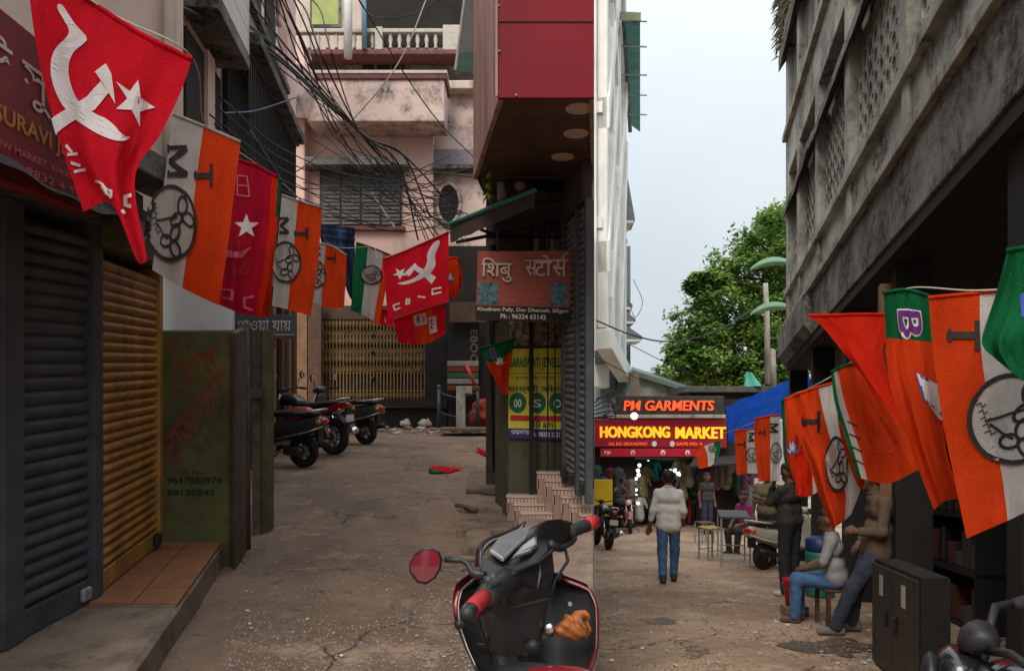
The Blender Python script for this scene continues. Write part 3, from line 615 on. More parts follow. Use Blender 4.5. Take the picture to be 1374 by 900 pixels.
# building wall along the fork, behind all that
mb = MB()
for a, b in ((6.12, 23),): mb.box8([(RAY*a-.1, a, gl(a)-.1), (RAY*a-.004, a, gl(a)-.1), (RAY*a-.004, a, 7.2), (RAY*a-.1, a, 7.2), (RAY*b-.1, b, gl(b)-.1), (RAY*b-.004, b, gl(b)-.1), (RAY*b-.004, b, 7.2), (RAY*b-.1, b, 7.2)])
mb.build('flank_wall', m_pinkg, t)
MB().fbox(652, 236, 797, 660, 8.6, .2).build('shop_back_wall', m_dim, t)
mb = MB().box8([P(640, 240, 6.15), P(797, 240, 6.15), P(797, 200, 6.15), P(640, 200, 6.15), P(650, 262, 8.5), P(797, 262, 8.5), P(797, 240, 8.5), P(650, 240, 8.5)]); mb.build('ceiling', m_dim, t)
# grey hood at the side of the red storey
t = thing('metal_hood', 'grey metal hood with green underside beside the red storey', 'canopy', P(628, 95, 6.6))
MB().box8([P(612, 93, 6.6), P(635, 95, 6.6), P(660, -60, 6.6), P(632, -60, 6.6), P(622, 96, 7.8), P(640, 96, 7.8), P(662, -20, 7.8), P(638, -20, 7.8)]).build('hood_sheet', M('grey_metal_sheet', (.10,.095,.09), .5, .2, 4, .05, dirt=(.05,.045,.04), damt=.5), t, bevel=.01)
MB().box8([P(611.5, 96, 6.58), P(635.5, 97.5, 6.58), P(638, 70, 6.58), P(618, 70, 6.58), P(611.5, 96, 6.597), P(635.5, 97.5, 6.597), P(638, 70, 6.597), P(618, 70, 6.597)]).build('green_edge', M('deep_green_paint', (.012,.06,.04), .5, .2), t)
MB().tube([P(611, 95, 6.6), P(631, -60, 6.6)], .014, 6).build('edge_strip', m_bal, t)
# charcoal shutter on the right, and its steps
TS = frame((.60, 5.4), (-.125, 1.1), SL)(-1)
t = thing('shop', 'charcoal roller shutter above the striped tile steps', 'shop', (.55, 5.9, gl(5.9) + .4))
TR = frame((.60, 5.4), (-.125, 1.1), SL)(-1)
m_gsh = M('grey_shutter', (.20,.205,.21), .45, .2, 6, .08, 40, dirt=(.09,.085,.08), damt=.45, dscale=3, metal=.2)
shutter(t, TR, .16, .45, .55, 2.70, 38, m_gsh); shutter(t, TR, .53, 1.06, .55, 2.70, 38, m_gsh)
MB().box(.22, 1.12, -.03, .05, 2.71, 3.02, T=TR).build('shutter_housing', m_dim, t, bevel=.006)
for s0, s1 in ((.10, .155), (.45, .53), (1.06, 1.12)): MB().box(s0, s1, -.012, .045, .45, 2.705, T=TR).build('guide_rail', m_char, t, bevel=.004)
for s0 in (.18, .62, .98): MB().box(s0, s0 + .07, .01, .07, .50, .60, T=TR).build('padlock', m_black, t, bevel=.012)
t = thing('tiled_steps', 'two striped tile flights of steps below the right charcoal shutter', 'steps', (.25, 6.0, gl(6)))
rr = random.Random(3)
def flight(x0, w, dd0, nstep, rise, run, top):
    for i in range(nstep):
        y1 = dd0 - run * i; y2 = y1 - run; z1 = gl(y1) + top - rise * i
        X0 = (x0 - CX) / F * dd0 + .062 * i; X1 = min(X0 + w, RAY * y2 - .004)
        if X1 - X0 < .05: continue
        st = MB().box(X0, X1, y2, dd0 + .3, gl(y1) - .1, z1 - .012).build('step', m_tileb, t)
        MB().box(X0 - .010, X1, y2 - .014, y1 + .02, z1 - .0115, z1).build('tread', m_tilet, st, bevel=.003)
        nb = max(2, int((X1 - X0) / .03))
        for k in range(nb):
            xa = X0 + (X1 - X0) * k / nb
            MB().box(xa + .004, xa + (X1 - X0) / nb * .62, y2 - .005, y2 + .01, z1 - rise - .012, z1 - .0125).build('riser_tile', m_tilet, st)
        for k in range(4):
            ya = y2 + run * (k * .25); MB().box(X0 - .005, X0 + .01, ya, ya + run * .13, z1 - rise - .10, z1 - .0125).build('riser_tile', m_tilet, st)
flight(721, .62, 6.8, 8, .045, .15, .50); flight(681, .40, 6.9, 5, .045, .15, .27)
# poster column
t = thing('masonry_column', 'mossy square column with pasted posters beside the striped steps', 'column', P(710, 690, 7.2))
A, B, C, D = P(682, 0, 7.15), P(757, 0, 7.1), P(757, 0, 7.6), P(664, 0, 7.7)
z0, z1 = gl(7.2) - .05, CAMZ + (HY - 425) / F * 7.2
m_moss = M('mossy_plaster', (.085,.082,.05), .9, .35, 6, .5, 30, dirt=(.028,.03,.018), damt=.6, dscale=3)
MB().box8([up(A, z0), up(B, z0), up(B, z1), up(A, z1), up(D, z0), up(C, z0), up(C, z1), up(D, z1)]).build('shaft', m_moss, t, bevel=.012)
m_peel = M('peeling_posters', (.24,.21,.17), .9, .9, 22, .4, 40, dirt=(.03,.03,.03), damt=.6, dscale=14)
MB().box8([P(683, 464, 7.12), P(756, 463, 7.07), P(756, 430, 7.07), P(683, 430, 7.12), P(683, 464, 7.14), P(756, 463, 7.1), P(756, 430, 7.1), P(683, 430, 7.14)]).build('peeling_paper', m_peel, t)
po = thing('poster', 'yellow jewellery poster with green circles pasted on the mossy column', 'poster', P(720, 590, 7.08))
a, b, c, dq = P(682, 468, 7.13), P(757, 467, 7.075), P(757, 590, 7.075), P(682, 588, 7.13)
k = Vector((0, .012, 0)); m_ylw = M('poster_yellow', (.70,.66,.05), .6, .12, 5, .03, dirt=(.2,.18,.03), damt=.4, dscale=5)
MB().box8([dq, c, b, a, dq + k, c + k, b + k, a + k]).build('sheet', m_ylw, po)
S = qsurf(a, b, c, dq); m_pg = M('poster_green', (.006,.14,.045), .6, .1); m_pr = M('poster_red', (.5,.012,.02), .6, .1); m_pp = M('poster_violet', (.04,.02,.14), .6, .1); m_pk = M('poster_black', (.02,.02,.018), .6); m_pw = M('poster_white', (.7,.7,.66), .6)
mb = MB(); put_text(mb, S, 'SARASWATI JEWELLE', .03, .10, .99, .24, .03)
mb.build('print_green', m_pg, po)
for cx in (.17, .52, .88): lay(MB(), S, [ell(cx, .60, .155, .115, 22)]).build('printed_circle', m_pg, po)
mb = MB(); put_text(mb, S, '\u0938\u0930\u0938\u094d\u0935\u0924\u0940 \u091c\u094d\u0935\u0947\u0932\u0930', .0, .40, .99, .50, .015); put_text(mb, S, '* Special Offer for you *', .06, .30, .92, .345, .0); put_text(mb, S, '10 am', .45, .79, .8, .87, .02); mb.build('print_black', m_pk, po)
mb = MB(); lay(mb, S, [[(.04, .74), (.99, .74), (.99, .80), (.04, .80)]], off=.005); lay(mb, S, stroke([(0, .275), (1, .27)], .008)); mb.build('print_red', m_pr, po)
mb = MB(); lay(mb, S, [[(0, .885), (1, .885), (1, 1), (0, 1)]], off=.005); mb.build('print_violet', m_pp, po)
mb = MB(); put_text(mb, S, '\u0993\u09ae\u0995\u09be\u09b0', .05, .90, .4, .95, .01, off=.008); put_text(mb, S, 'Ph. 98323 23217', .42, .92, .98, .97, .01, off=.008)
for cx, tx in ((.17, '00'), (.52, 'S'), (.88, 'O')): put_text(mb, S, tx, cx - .07, .56, cx + .07, .65, .02, off=.008)
mb.build('print_white', m_pw, po)
for x, wd in ((713, 6), (735, 2), (745, 1.6), (757, 5)):
    tag(MB().fbox(x - wd/2, 300, x + wd/2, 690, 6.9, wd / 140).build('iron_bar', m_dark), {713: 'thick dark upright bar in front of the yellow poster', 735: 'thin upright rod crossing the yellow poster', 745: 'thinner upright rod right of the poster circles', 757: 'dark upright post between the yellow poster and the shutter'}[x], 'post')
t = tag(MB().tube([P(668, 632, 8.3), P(663, 430, 8.3), P(662, 330, 8.3)], [.06, .055, .05], 10).build('dark_post', m_dark, smooth=True), 'black post left of the mossy column', 'post')
# store sign and green sheet awning
t = thing('shop_sign', 'dark red hanging store sign with Hindi letters under the awning', 'sign', P(702, 430, 6.3))
a, b, c, dq = P(641, 337, 6.35), P(767, 336, 6.2), P(765, 432, 6.2), P(638, 428, 6.35); k = Vector((0, .06, 0))
MB().box8([dq, c, b, a, dq + k, c + k, b + k, a + k]).build('board', M('dull_red_board', (.26,.05,.035), .6, .15, 3, .05, dirt=(.07,.02,.015), damt=.4, dscale=3), t, bevel=.004)
S = qsurf(a, b, c, dq)
mb = MB(); lay(mb, S, [[(0, .80), (1, .80), (1, 1), (0, 1)]], off=.003); mb.build('footer', m_dark, t)
for q in ([(.02, .45), (.235, .45), (.235, .78), (.02, .78)], [(.80, .45), (.97, .45), (.97, .78), (.80, .78)]): lay(MB(), S, [q], off=.003).build('photo_print', M('teal_print', (.05,.11,.12), .5, .9, 30, 0), t)
mb = MB(); put_text(mb, S, '\u093f\u0936\u092c\u0941', .05, .10, .38, .46, .008, deep=.02)
vs, fs = text2d('\u0938', .01); xm = max(v[0] for v in vs); keep = [f for f in fs if max(vs[i][0] for i in f) < xm - .10]   # half letter: drop the upright
xa = min(v[0] for v in vs); ya = min(v[1] for v in vs); yb = max(v[1] for v in vs)
for f in keep: mb.add([S(.52 + (vs[i][0]-xa)*.17, .36 - (vs[i][1]-ya)/(yb-ya)*.22) + Vector((0, -.02, 0)) for i in f], [tuple(range(len(f)))])
put_text(mb, S, '\u091f\u094b', .62, .07, .80, .37, .01, deep=.02); put_text(mb, S, '\u0938', .81, .13, .96, .37, .01, deep=.02)
lay(mb, S, stroke([(.935, .14), (.915, .10), (.925, .06), (.955, .05)], .02) + stroke([(.52, .15), (.96, .15)], .022), off=.02); mb.build('lettering', M('sign_letter_cream', (.44,.36,.31), .6, .1), t)
m_so = M('sign_orange_print', (.42,.09,.03), .6, .1)
words(S, m_so, t, ('\u092f\u0939\u093e \u0938\u0930\u0915\u093e\u0930\u0940', .27, .48, .77, .56, .01), ('\u0938\u092e\u093e\u0928 \u092e\u093f\u0932\u0947', .33, .59, .72, .66, .01), ('\u0938\u0938\u094d\u0924\u0947 \u0926\u093e\u092e', .27, .69, .77, .77, .01))
words(S, m_spale, t, ('Khudiram Pally, Dev Dhanush, Siliguri', .02, .82, .98, .89, .015), ('Ph : 96324 63142', .27, .91, .75, .98, .015))
for x in (668, 735): MB().tube([P(x, 338, 6.32), P(x, 300, 6.32)], .012, 6).build('hanger', m_black, t)
t = thing('sheet_awning', 'sloping green corrugated sheet awning above the store sign', 'awning', P(700, 300, 7))
def cor(u, v):
    a = P(604, 301, 6.9).lerp(P(718, 256, 5.7), u); b = P(655, 285, 8.4).lerp(P(797, 262, 7.2), u); b.x = min(b.x, RAY*b.y - .01)
    p = a.lerp(b, v); p.z += .015 * math.sin(u * 60); return p
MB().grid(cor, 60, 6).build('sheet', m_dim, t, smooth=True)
mb = MB().tube([P(604, 300.5, 6.9), P(718, 255.5, 5.7)], .02, 6); mb.build('green_edge', m_teal, t)
mb = MB().grid(lambda u, v: P(604, 302, 6.9).lerp(P(718, 257, 5.7), u) + Vector((0, .01, -.16 * v * (1 - .3*u) - .02*noise.noise((u*9, v, 0)))), 24, 3); mb.build('fringe', m_dim, t)
for x0, y0, x1, y1, dd in ((612, 325, 780, 292, 6.7), (655, 318, 775, 318, 6.9), (645, 308, 700, 330, 6.8)): MB().tube([P(x0, y0, dd), P(x1, y1, dd - .2)], .016, 6).build('bracket', m_dark, t)
for x0, y0, x1, y1, nm, lb in ((712, 314, 724, 340, 'tin', 'left pale cylinder in the gap above the store sign'), (738, 312, 752, 338, 'tin', 'middle pale cylinder in the gap above the store sign'), (758, 310, 766, 340, 'tin', 'right pale cylinder in the gap above the store sign')):
    c = P((x0+x1)/2, y1, 7.3); r = (x1-x0)/2/F*7.3; hh = (y1-y0)/F*7.3
    tag(MB().lathe([(r*.9, 0), (r, .02), (r, hh*.8), (r*.7, hh)], c, n=14).build(nm, m_pinkg, smooth=True), lb, 'container')
# bits under the soffit
tag(MB().tube([P(674, 270, 6.5), P(674, 236, 6.5)], .045, 12).build('drainpipe', m_bal, smooth=True), 'short white pipe under the brown soffit', 'pipe')
t = thing('wall_lamp', 'brown round lamp fitting under the brown soffit', 'lamp', P(697, 262, 6.5))
MB().lathe([(.13, 0), (.12, .03), (.13, .05), (.10, .08), (.115, .1), (.06, .13)], P(697, 250, 6.45), axis='y', n=20).build('body', m_wood, t, smooth=True); MB().ball(P(698, 249, 6.44), .05).build('bulb', m_lamp, t, smooth=True)
m_lemon = M('lemon', (.36,.34,.02), .4, .25, 20, .05); m_chil = M('green_chilli', (.03,.11,.015), .35, .2, 20, 0)
t = thing('lemon_chilli_charm', 'string of lemons and green chillies hanging by the awning', 'charm', P(655, 275, 6.0))
MB().tube([P(655, 222, 6.0), P(655, 276, 6.0)], .004, 5).build('string', m_cable, t)
for y in (235, 250, 263): MB().ball(P(655.5, y, 6.0), (.027, .027, .034)).build('lemon', m_lemon, t, smooth=True)
for k in range(8):
    y = 232 + 5.2 * k; sg = 1 if k % 2 else -1; MB().tube([P(655, y, 5.98), P(655 + 5*sg, y + 4, 5.97), P(655 + 7*sg, y + 11, 5.96)], [.006, .008, .002], 6).build('chilli', m_chil, t, smooth=True)
# far right corner of the left street: dark shops, railing, concrete post
t = thing('shop', 'dim open shop front at the far right end of the left street', 'shop', P(628, 570, 16.5))
MB().fbox(601, 330, 664, 580, 16.9, .2).build('back_wall', m_void, t); MB().fbox(603, 405, 660, 432, 16.2, .1).build('fascia', m_brown, t)
MB().fbox(602, 432, 643, 490, 16.5, .1).build('dark_panel', m_dark, t)
for y, c in ((484, (.20,.19,.17)), (492, (.16,.02,.012)), (500, (.02,.09,.03)), (508, (.2,.19,.17)), (517, (.15,.03,.01))): MB().fbox(600, y, 642, y + 7, 16.4, .1).build('stacked_goods', M('goods_%d' % y, c, .7), t, bevel=.01)
S = qsurf(P(630, 440, 16.45), P(642, 440, 16.45), P(642, 488, 16.45), P(630, 488, 16.45)); mb = MB(); put_text(mb, S, 'EBOC', .1, .05, .9, .95, .01, rot=-90); mb.build('lettering', m_kerb, t)
t = thing('railing', 'low metal railing with sagging chains at the far end of the left street', 'railing', P(590, 574, 15.6))
for x, y0 in ((589, 520), (641, 522)): MB().tube([P(x, 574, 15.6), P(x, y0, 15.6)], .035, 8).ball(P(x, y0 - 1, 15.6), .05).build('post', m_char, t, smooth=True)
for ya, yb in ((526, 527), (552, 553)): MB().tube([P(589 + 52*i/10, ya + 7*math.sin(math.pi*i/10), 15.6) for i in range(11)], .018, 6).build('chain', m_char, t, smooth=True)
t = thing('concrete_stump', 'pale L shaped concrete post beside the chain railing', 'post', P(622, 574, 15.3))
MB().fbox(612, 518, 624, 578, 15.3, .2).build('shaft', m_concl, t, bevel=.015); MB().fbox(624.2, 518, 633, 528, 15.3, .2).build('arm', m_concl, t, bevel=.015)
tag(MB().fbox(590, 573, 660, 578, 15.0, .6).build('kerb', m_kerb, bevel=.02), 'low kerb under the chain railing', 'kerb')
tag(MB().tube([P(625, 488, 15.2), P(637, 516, 15.1)], .035, 8).build('red_baton', M('red_plastic', (.42,.02,.015), .4, .1), smooth=True), 'red plastic stick leaning above the concrete post', 'stick')
t = thing('red_bundle', 'reddish bundle of goods on the ground behind the railing', 'goods', P(645, 570, 15.9))
sdf_obj('sack', [(P(640,560,16)-t.location, P(652,560,16)-t.location, .18, .2), (P(642,545,16)-t.location, P(650,543,16)-t.location, .13, .14)], M('brick_red_cloth', (.22,.035,.015), .8, .6, 9), t, .08, .03, .015, 20)
# ================================================================== right street: big concrete building
TB = frame((2.0, 0), (.233, 1.0), SR)(-1)              # facade line; o > 0 is out into the street
t = thing('concrete_building', 'stained concrete building with pierced block screens along the right street', 'building', TB(9, 0, 0))
S0, S1 = .6, 14.2
MB().box(S0, S1, -.2, .14, 3.67, 4.30, T=TB).build('beam', m_concd, t, bevel=.01)
MB().box(S0, S1, -.2, .20, 4.302, 4.40, T=TB).build('string_course', m_conc, t, bevel=.01)
MB().box(S0, S1, -.2, .08, 4.402, 4.92, T=TB).build('spandrel', m_concl, t)
MB().box(S0, S1, -.2, .16, 4.922, 5.06, T=TB).build('rail', m_concl, t, bevel=.01)
piers = [2.4, 4.5, 6.55, 8.85, 10.9, 12.7, 14.05]
for s in piers:
    MB().box(s - .12, s + .12, -.1, .13, 5.062, 7.1, T=TB).build('pier', m_concl, t, bevel=.01)
    MB().box(s - .09, s + .09, .08, .12, 4.402, 4.921, T=TB).build('pier_foot', m_concl, t, bevel=.008)
blk_s, blk_h = .21, .235
def ring_block():
    mb = MB(); w, h = blk_s, blk_h; n = 16; o = []; i_ = []
    for k in range(n):
        a = 2*math.pi*(k + .5)/n; c, s = math.cos(a), math.sin(a); m = max(abs(c), abs(s)); o.append((c/m*w/2*.985, s/m*h/2*.985)); i_.append((c*w*.36, s*h*.40))
    d0, d1 = -.10, .0
    def q(p, d): return TB(6.0 + p[0], d, 5.3 + p[1])
    vs = [q(p, d1) for p in o] + [q(p, d1) for p in i_] + [q(p, d0) for p in i_] + [q(p, d0) for p in o]; fs = []
    for k in range(n):
        l = (k+1) % n; fs += [(k, l, n+l, n+k), (n+k, n+l, 2*n+l, 2*n+k), (3*n+k, 3*n+l, l, k)]
    return mb.add(vs, fs).mesh('screen_block', m_conc, TB(6.0, 0, 5.3))
rb = ring_block(); base = TB(0, 0, 0)
cnt = 0; far = MB()
for a, b in zip(piers, piers[1:]):
    n = int((b - a - .24) / blk_s); ww = (b - a - .24) / n
    for i in range(n):
        for j in range(6):
            s = a + .12 + ww * (i + .5); h = 5.19 + blk_h * j
            if a < 8.8: share('screen_block', rb, t, TB(s, .03, h), scale=None); cnt += 1
            else:
                for k in range(8):
                    a0, a1 = 2*math.pi*k/8, 2*math.pi*(k+1)/8
                    far.add([TB(s + .075*math.cos(a0), .03, h + .09*math.sin(a0)), TB(s + .075*math.cos(a1), .03, h + .09*math.sin(a1)), TB(s + .118*math.cos(a1), .03, h + .13*math.sin(a1)), TB(s + .118*math.cos(a0), .03, h + .13*math.sin(a0))], [(0,1,2,3)])
                    far.add([TB(s + .075*math.cos(a0), .03, h + .09*math.sin(a0)), TB(s + .075*math.cos(a1), .03, h + .09*math.sin(a1)), TB(s + .075*math.cos(a1), -.07, h + .09*math.sin(a1)), TB(s + .075*math.cos(a0), -.07, h + .09*math.sin(a0))], [(0,1,2,3)])
stuff(far.build('far_screen_blocks', m_conc, t))
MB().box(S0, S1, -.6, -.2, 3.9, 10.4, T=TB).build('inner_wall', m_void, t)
# sloping chajja over the screens, upper beam, upper screens, roof
mb = MB(); n = 40
for i in range(n):
    a = 4.0 + (S1 - 4.0) * i / n; b = 4.0 + (S1 - 4.0) * (i + 1) / n - .003; j = .03 * noise.noise((a * 1.3, 0, 4))
    mb.box8([TB(a, .02, 6.62), TB(b, .02, 6.62), TB(b, .02, 6.75), TB(a, .02, 6.75), TB(a, .20 + j, 6.34 + j), TB(b, .20 + j, 6.34 + j), TB(b, .20 + j, 6.46 + j), TB(a, .20 + j, 6.46 + j)])
mb.build('sunshade', m_concd, t)
MB().box(S0, 3.98, .02, .2, 6.5, 6.7, T=TB).build('sunshade', m_concd, t)
MB().box(S0, S1, -.2, .12, 7.1, 7.78, T=TB).build('upper_beam', m_concl, t, bevel=.01)
MB().box(S0, S1, -.2, .2, 7.78, 7.9, T=TB).build('upper_course', m_conc, t, bevel=.01)
for s in piers: MB().box(s - .12, s + .12, -.1, .13, 7.9, 9.4, T=TB).build('pier', m_concl, t, bevel=.01)
up_ = MB()
for s in np.arange(4.7, 14.7, .13): up_.box(s, s + .05, -.05, .04, 7.9, 9.3, T=TB)
stuff(up_.build('upper_screen', m_conc, t))
mb = MB(); mb.box8([TB(3, -.2, 9.9), TB(S1 + .3, -.2, 9.9), TB(S1 + .3, -.2, 10.2), TB(3, -.2, 10.2), TB(3, .24, 9.2), TB(S1 + .2, .24, 9.2), TB(S1 + .2, .24, 9.45), TB(3, .24, 9.45)]); mb.build('roof_eave', m_concd, t)
MB().box(3, S1 + .2, -.2, .23, 9.46, 11.2, T=TB).build('roof_fascia', m_conc, t)
m_thatch = M('dry_moss', (.11,.105,.055), .95, .5, 30, .6, 60); mb = MB()
rr = random.Random(5)
for i in range(900):
    s = rr.uniform(10, S1 + .2); h = rr.uniform(9.5, 11.6); o = .22 + rr.uniform(0, .05); p = TB(s, o, h); q = TB(s + rr.uniform(-.05, .05), o + rr.uniform(.03, .16), h - rr.uniform(.05, .22)); mb.tube([p, q], [.018, .004], 4)
stuff(mb.build('moss_fringe', m_thatch, t))
# far gable end and soffit pieces
MB().box(S1, S1 + .25, -4.0, .1, 3.6, 10.6, T=TB).build('end_wall', m_concd, t)
mb = MB().box8([TB(11.2, .14, 3.66), TB(S1+.2, .14, 3.66), TB(S1+.2, .14, 4.2), TB(11.2, .14, 4.2), TB(11.2, .26, 3.8), TB(S1+.2, .26, 3.8), TB(S1+.2, .26, 4.25), TB(11.2, .26, 4.25)]); mb.build('sloping_ledge', m_concd, t)
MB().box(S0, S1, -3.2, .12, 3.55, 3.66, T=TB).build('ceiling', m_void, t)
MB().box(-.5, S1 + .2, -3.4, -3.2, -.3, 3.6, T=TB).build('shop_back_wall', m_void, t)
for s in (2.0, 4.6, 7.3, 9.6, 12.0, 14.6): MB().box(s - .11, s + .11, -.3, .02, -.2, 3.6, T=TB).build('ground_pillar', m_dark, t, bevel=.01)
# dark shop fittings under the arcade
for i, (s0, s1, o0, o1, h1, lb) in enumerate(((2.7, 4.2, -1.1, -.7, 2.1, 'dark shop counter with shelves nearest the camera on the right'), (4.9, 6.9, -1.2, -.8, 2.3, 'dark shelving behind the grey metal cabinet'), (7.6, 9.3, -1.2, -.8, 2.3, 'dark shelving behind the seated man'), (9.9, 11.7, -1.3, -.9, 2.4, 'dark shelving behind the white scooter'), (12.3, 14.4, -1.3, -.9, 2.4, 'dark shelving behind the steel table'))):
    q = thing('shop_shelf', lb, 'shelf', TB((s0+s1)/2, (o0+o1)/2, 0)); n = 5
    MB().box(s0, s1, o0 - .05, o0, 0, h1, T=TB).build('back_board', m_void, q)
    for k in range(n): MB().box(s0, s1, o0, o1, h1*k/(n-1) - .03*(k > 0), h1*k/(n-1) + .02, T=TB).build('shelf_board', m_dark, q)
    for s in (s0, s1 - .04): MB().box(s, s + .04, o0, o1 + .01, .0, h1 + .03, T=TB).build('upright', m_dark, q)
    r2 = random.Random(i)
    for k in range(n - 1):
        s = s0 + .08
        while s < s1 - .3:
            w = r2.uniform(.1, .26); h = r2.uniform(.15, .42); b_ = h1*k/(n-1) + .022; c = r2.choice([(.06,.03,.02), (.05,.05,.045), (.09,.08,.06), (.03,.035,.05), (.1,.03,.02)])
            MB().box(s, s + w, o0 + .06, o1 - .06, b_, b_ + h, T=TB).build('goods', M('goods_%.2f_%.2f_%.2f' % c, c, .6, .3, 8, 0), q, bevel=.01); s += w + r2.uniform(.01, .12)
t = thing('metal_cabinet', 'two door dark steel cabinet standing under the big right flags', 'cabinet', TB(5.6, .45, 0))
MB().box(5.0, 6.25, .24, .42, 0, .86, T=TB).build('carcass', m_void, t, bevel=.008)
m_cab = M('cabinet_steel', (.036,.031,.026), .45, .25, 4, .05, 40, dirt=(.03,.022,.016), damt=.5, dscale=4, metal=.3)
for s0, s1, hs in ((5.02, 5.62, 5.5), (5.64, 6.23, 5.76)):
    dd = MB().box(s0, s1, .42, .445, .03, .83, T=TB).build('door', m_cab, t, bevel=.006); MB().box(hs, hs + .035, .446, .47, .38, .5, T=TB).build('handle', m_black, dd, bevel=.004)
    MB().box((s0+s1)/2 - .05, (s0+s1)/2 + .05, .4455, .448, .60, .76, T=TB).build('sticker', m_bal, dd)
t = tag(MB().box(7.35, 7.45, .0, .12, -.1, 3.4, T=TB).build('timber_pole', m_tan, bevel=.01), 'brown upright pole the man in brown leans on', 'pole')
for i, (s, o, h, r, lb) in enumerate(((4.3, -.1, 1.75, .14, 'pale cloth bag hanging under the arcade below the orange flag'), (8.3, -.2, 2.0, .12, 'dark bag hanging under the arcade above the seated man'))):
    c = TB(s, o, h); q = thing('hanging_bag', lb, 'bag', c)
    sdf_obj('bag', [((0,0,0), (0,0,.25), r, r*.7)], m_pinkg if i == 0 else m_dark, q, .05, .025, .006, 25); MB().tube([(0,0,.3), (0,0,1.7)], .006, 5).build('cord', m_cable, q, local=True)
# ------------------------------------------------------------------ market front at the end of the right street
arc_ = t = thing('market_arcade', 'market entrance arcade with lit interior under the red market sign', 'arcade', P(890, 705, 24))
D0 = 23.6
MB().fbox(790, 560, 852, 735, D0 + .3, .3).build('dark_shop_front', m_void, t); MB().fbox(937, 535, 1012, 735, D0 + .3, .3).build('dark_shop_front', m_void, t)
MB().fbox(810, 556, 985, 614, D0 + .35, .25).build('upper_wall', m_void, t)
MB().fbox(840, 600, 955, 735, D0 + 7, .2).build('interior_back_wall', M('market_wall', (.22,.24,.17), .8, .3, 1.5, 0), t)
for x0, x1 in ((846, 850), (944, 948)): MB().box8([P(x0, 712, D0+.6), P(x1, 712, D0+.6), P(x1, 610, D0+.6), P(x0, 610, D0+.6), P(x0, 705, D0+7), P(x1, 705, D0+7), P(x1, 615, D0+7), P(x0, 615, D0+7)]).build('interior_wall', M('market_wall', (.2,.2,.16)), t)
MB().box8([P(845, 614, D0+.6), P(950, 614, D0+.6), P(950, 610, D0+.6), P(845, 610, D0+.6), P(848, 620, D0+7), P(948, 620, D0+7), P(948, 616, D0+7), P(848, 616, D0+7)]).build('interior_ceiling', M('market_wall', (.2,.2,.16)), t)
m_bulb = M('lit_bulb', (1.0,.98,.9), .5, 0, 4, 0, emit=1.5); m_tube = m_bulb
rr = random.Random(11); m_strand = M('lit_strand', (.9,1,.9), .5, 0, 4, 0, emit=1.6)
bulbs = [(870, 616), (873, 621), (858, 624), (856, 631), (900, 631), (894, 632), (912, 637), (910, 635), (857, 637), (853.5, 642), (853.5, 650), (853.5, 657), (853.5, 664), (856, 675), (906, 631), (921, 640), (868, 640)]
for i, (x, y) in enumerate(bulbs):
    dd = D0 + (1.0 if x < 860 else rr.uniform(2, 6)); o = MB().ball(P(x, y, dd), .05 if x < 860 and y > 640 else rr.uniform(.045, .075)).build('market_bulb', m_strand if x < 860 and y > 640 else m_bulb, smooth=True)
    tag(o, 'small lit bulb inside the market entrance', 'bulb', 'lit bulbs in the market entrance')
gcols = [(.02,.35,.42), (.05,.13,.55), (.35,.03,.05), (.32,.27,.16), (.38,.36,.3), (.06,.05,.07), (.25,.22,.10), (.5,.5,.45), (.04,.2,.1)]
gl_ = ['turquoise', 'blue', 'dark red', 'khaki', 'cream', 'black', 'olive', 'white', 'green']
gpos = [(877, 631, 0, 3.0), (891, 650, 2, 3.2), (866, 640, 3, 2.0), (863, 652, 6, 1.4), (869, 662, 5, 1.6), (883, 640, 5, 3.3), (912, 630, 4, 2.5), (920, 632, 3, 1.4), (926, 636, 4, 1.2), (931, 648, 8, 1.6), (858, 682, 7, 1.2), (917, 655, 4, 1.5)]
for x, y, ci, dd in gpos:
    c = P(x, y, D0 + dd); q = thing('hanging_garment', '%s garment hanging %s the market entrance' % (gl_[ci], {(877,631):'high inside', (891,650):'left of centre inside', (866,640):'at the left inside', (863,652):'beside the strand of bulbs in', (869,662):'low at the left inside', (883,640):'in the middle of', (912,630):'near the ceiling inside', (920,632):'top right inside', (926,636):'at the right edge of', (931,648):'behind the woman at', (858,682):'lowest at the left of', (917,655):'beside the shoppers in'}[(x, y)]), 'garment', c)
    sdf_obj('cloth', [((-.10,0,.30), (.10,0,.30), .05, .05), ((0,0,.25), (0,0,-.28), .13, .17), ((-.16,0,.28), (-.26,.02,.02), .05, .05), ((.16,0,.28), (.26,.02,.02), .05, .05)], M('garment_' + gl_[ci].replace(' ', '_'), gcols[ci], .8, .35, 12, 0), q, .05, .035, .012, 26, x)
    MB().tube([(0,0,.33), (0,0,.42)], .008, 5).build('hanger', m_steel, q, local=True)
# wares hung along the dark fronts either side of the entrance
r4 = random.Random(31); k4 = 0
for x0, x1, nn_ in ((800, 848, 9), (940, 1008, 14)):
    for i in range(nn_):
        x = x0 + (x1 - x0) * (i + .5) / nn_ + r4.uniform(-2, 2); y = r4.uniform(632, 668); c = P(x, y, D0 + .05 - r4.uniform(0, .25)); col = r4.choice([(.10,.012,.012), (.03,.05,.10), (.12,.10,.06), (.05,.05,.05), (.09,.03,.06), (.02,.07,.05), (.16,.14,.12)])
        q = thing('hung_garment', 'dim garment hung on the dark shop front beside the market entrance', 'garment', c, 'garments hung on the dark fronts')
        w_ = r4.uniform(.10, .16); sdf_obj('cloth', [((-w_*.6,0,.22), (w_*.6,0,.22), .05, .05), ((0,0,.2), (0,0,-.30), w_, w_*1.2), ((-w_,0,.22), (-w_*1.7,0,.02), .045, .045), ((w_,0,.22), (w_*1.7,0,.02), .045, .045)], M('dim_garment_%.2f_%.2f' % col[:2], col, .8, .35, 12, 0), q, .04, .04, .012, 26, i)
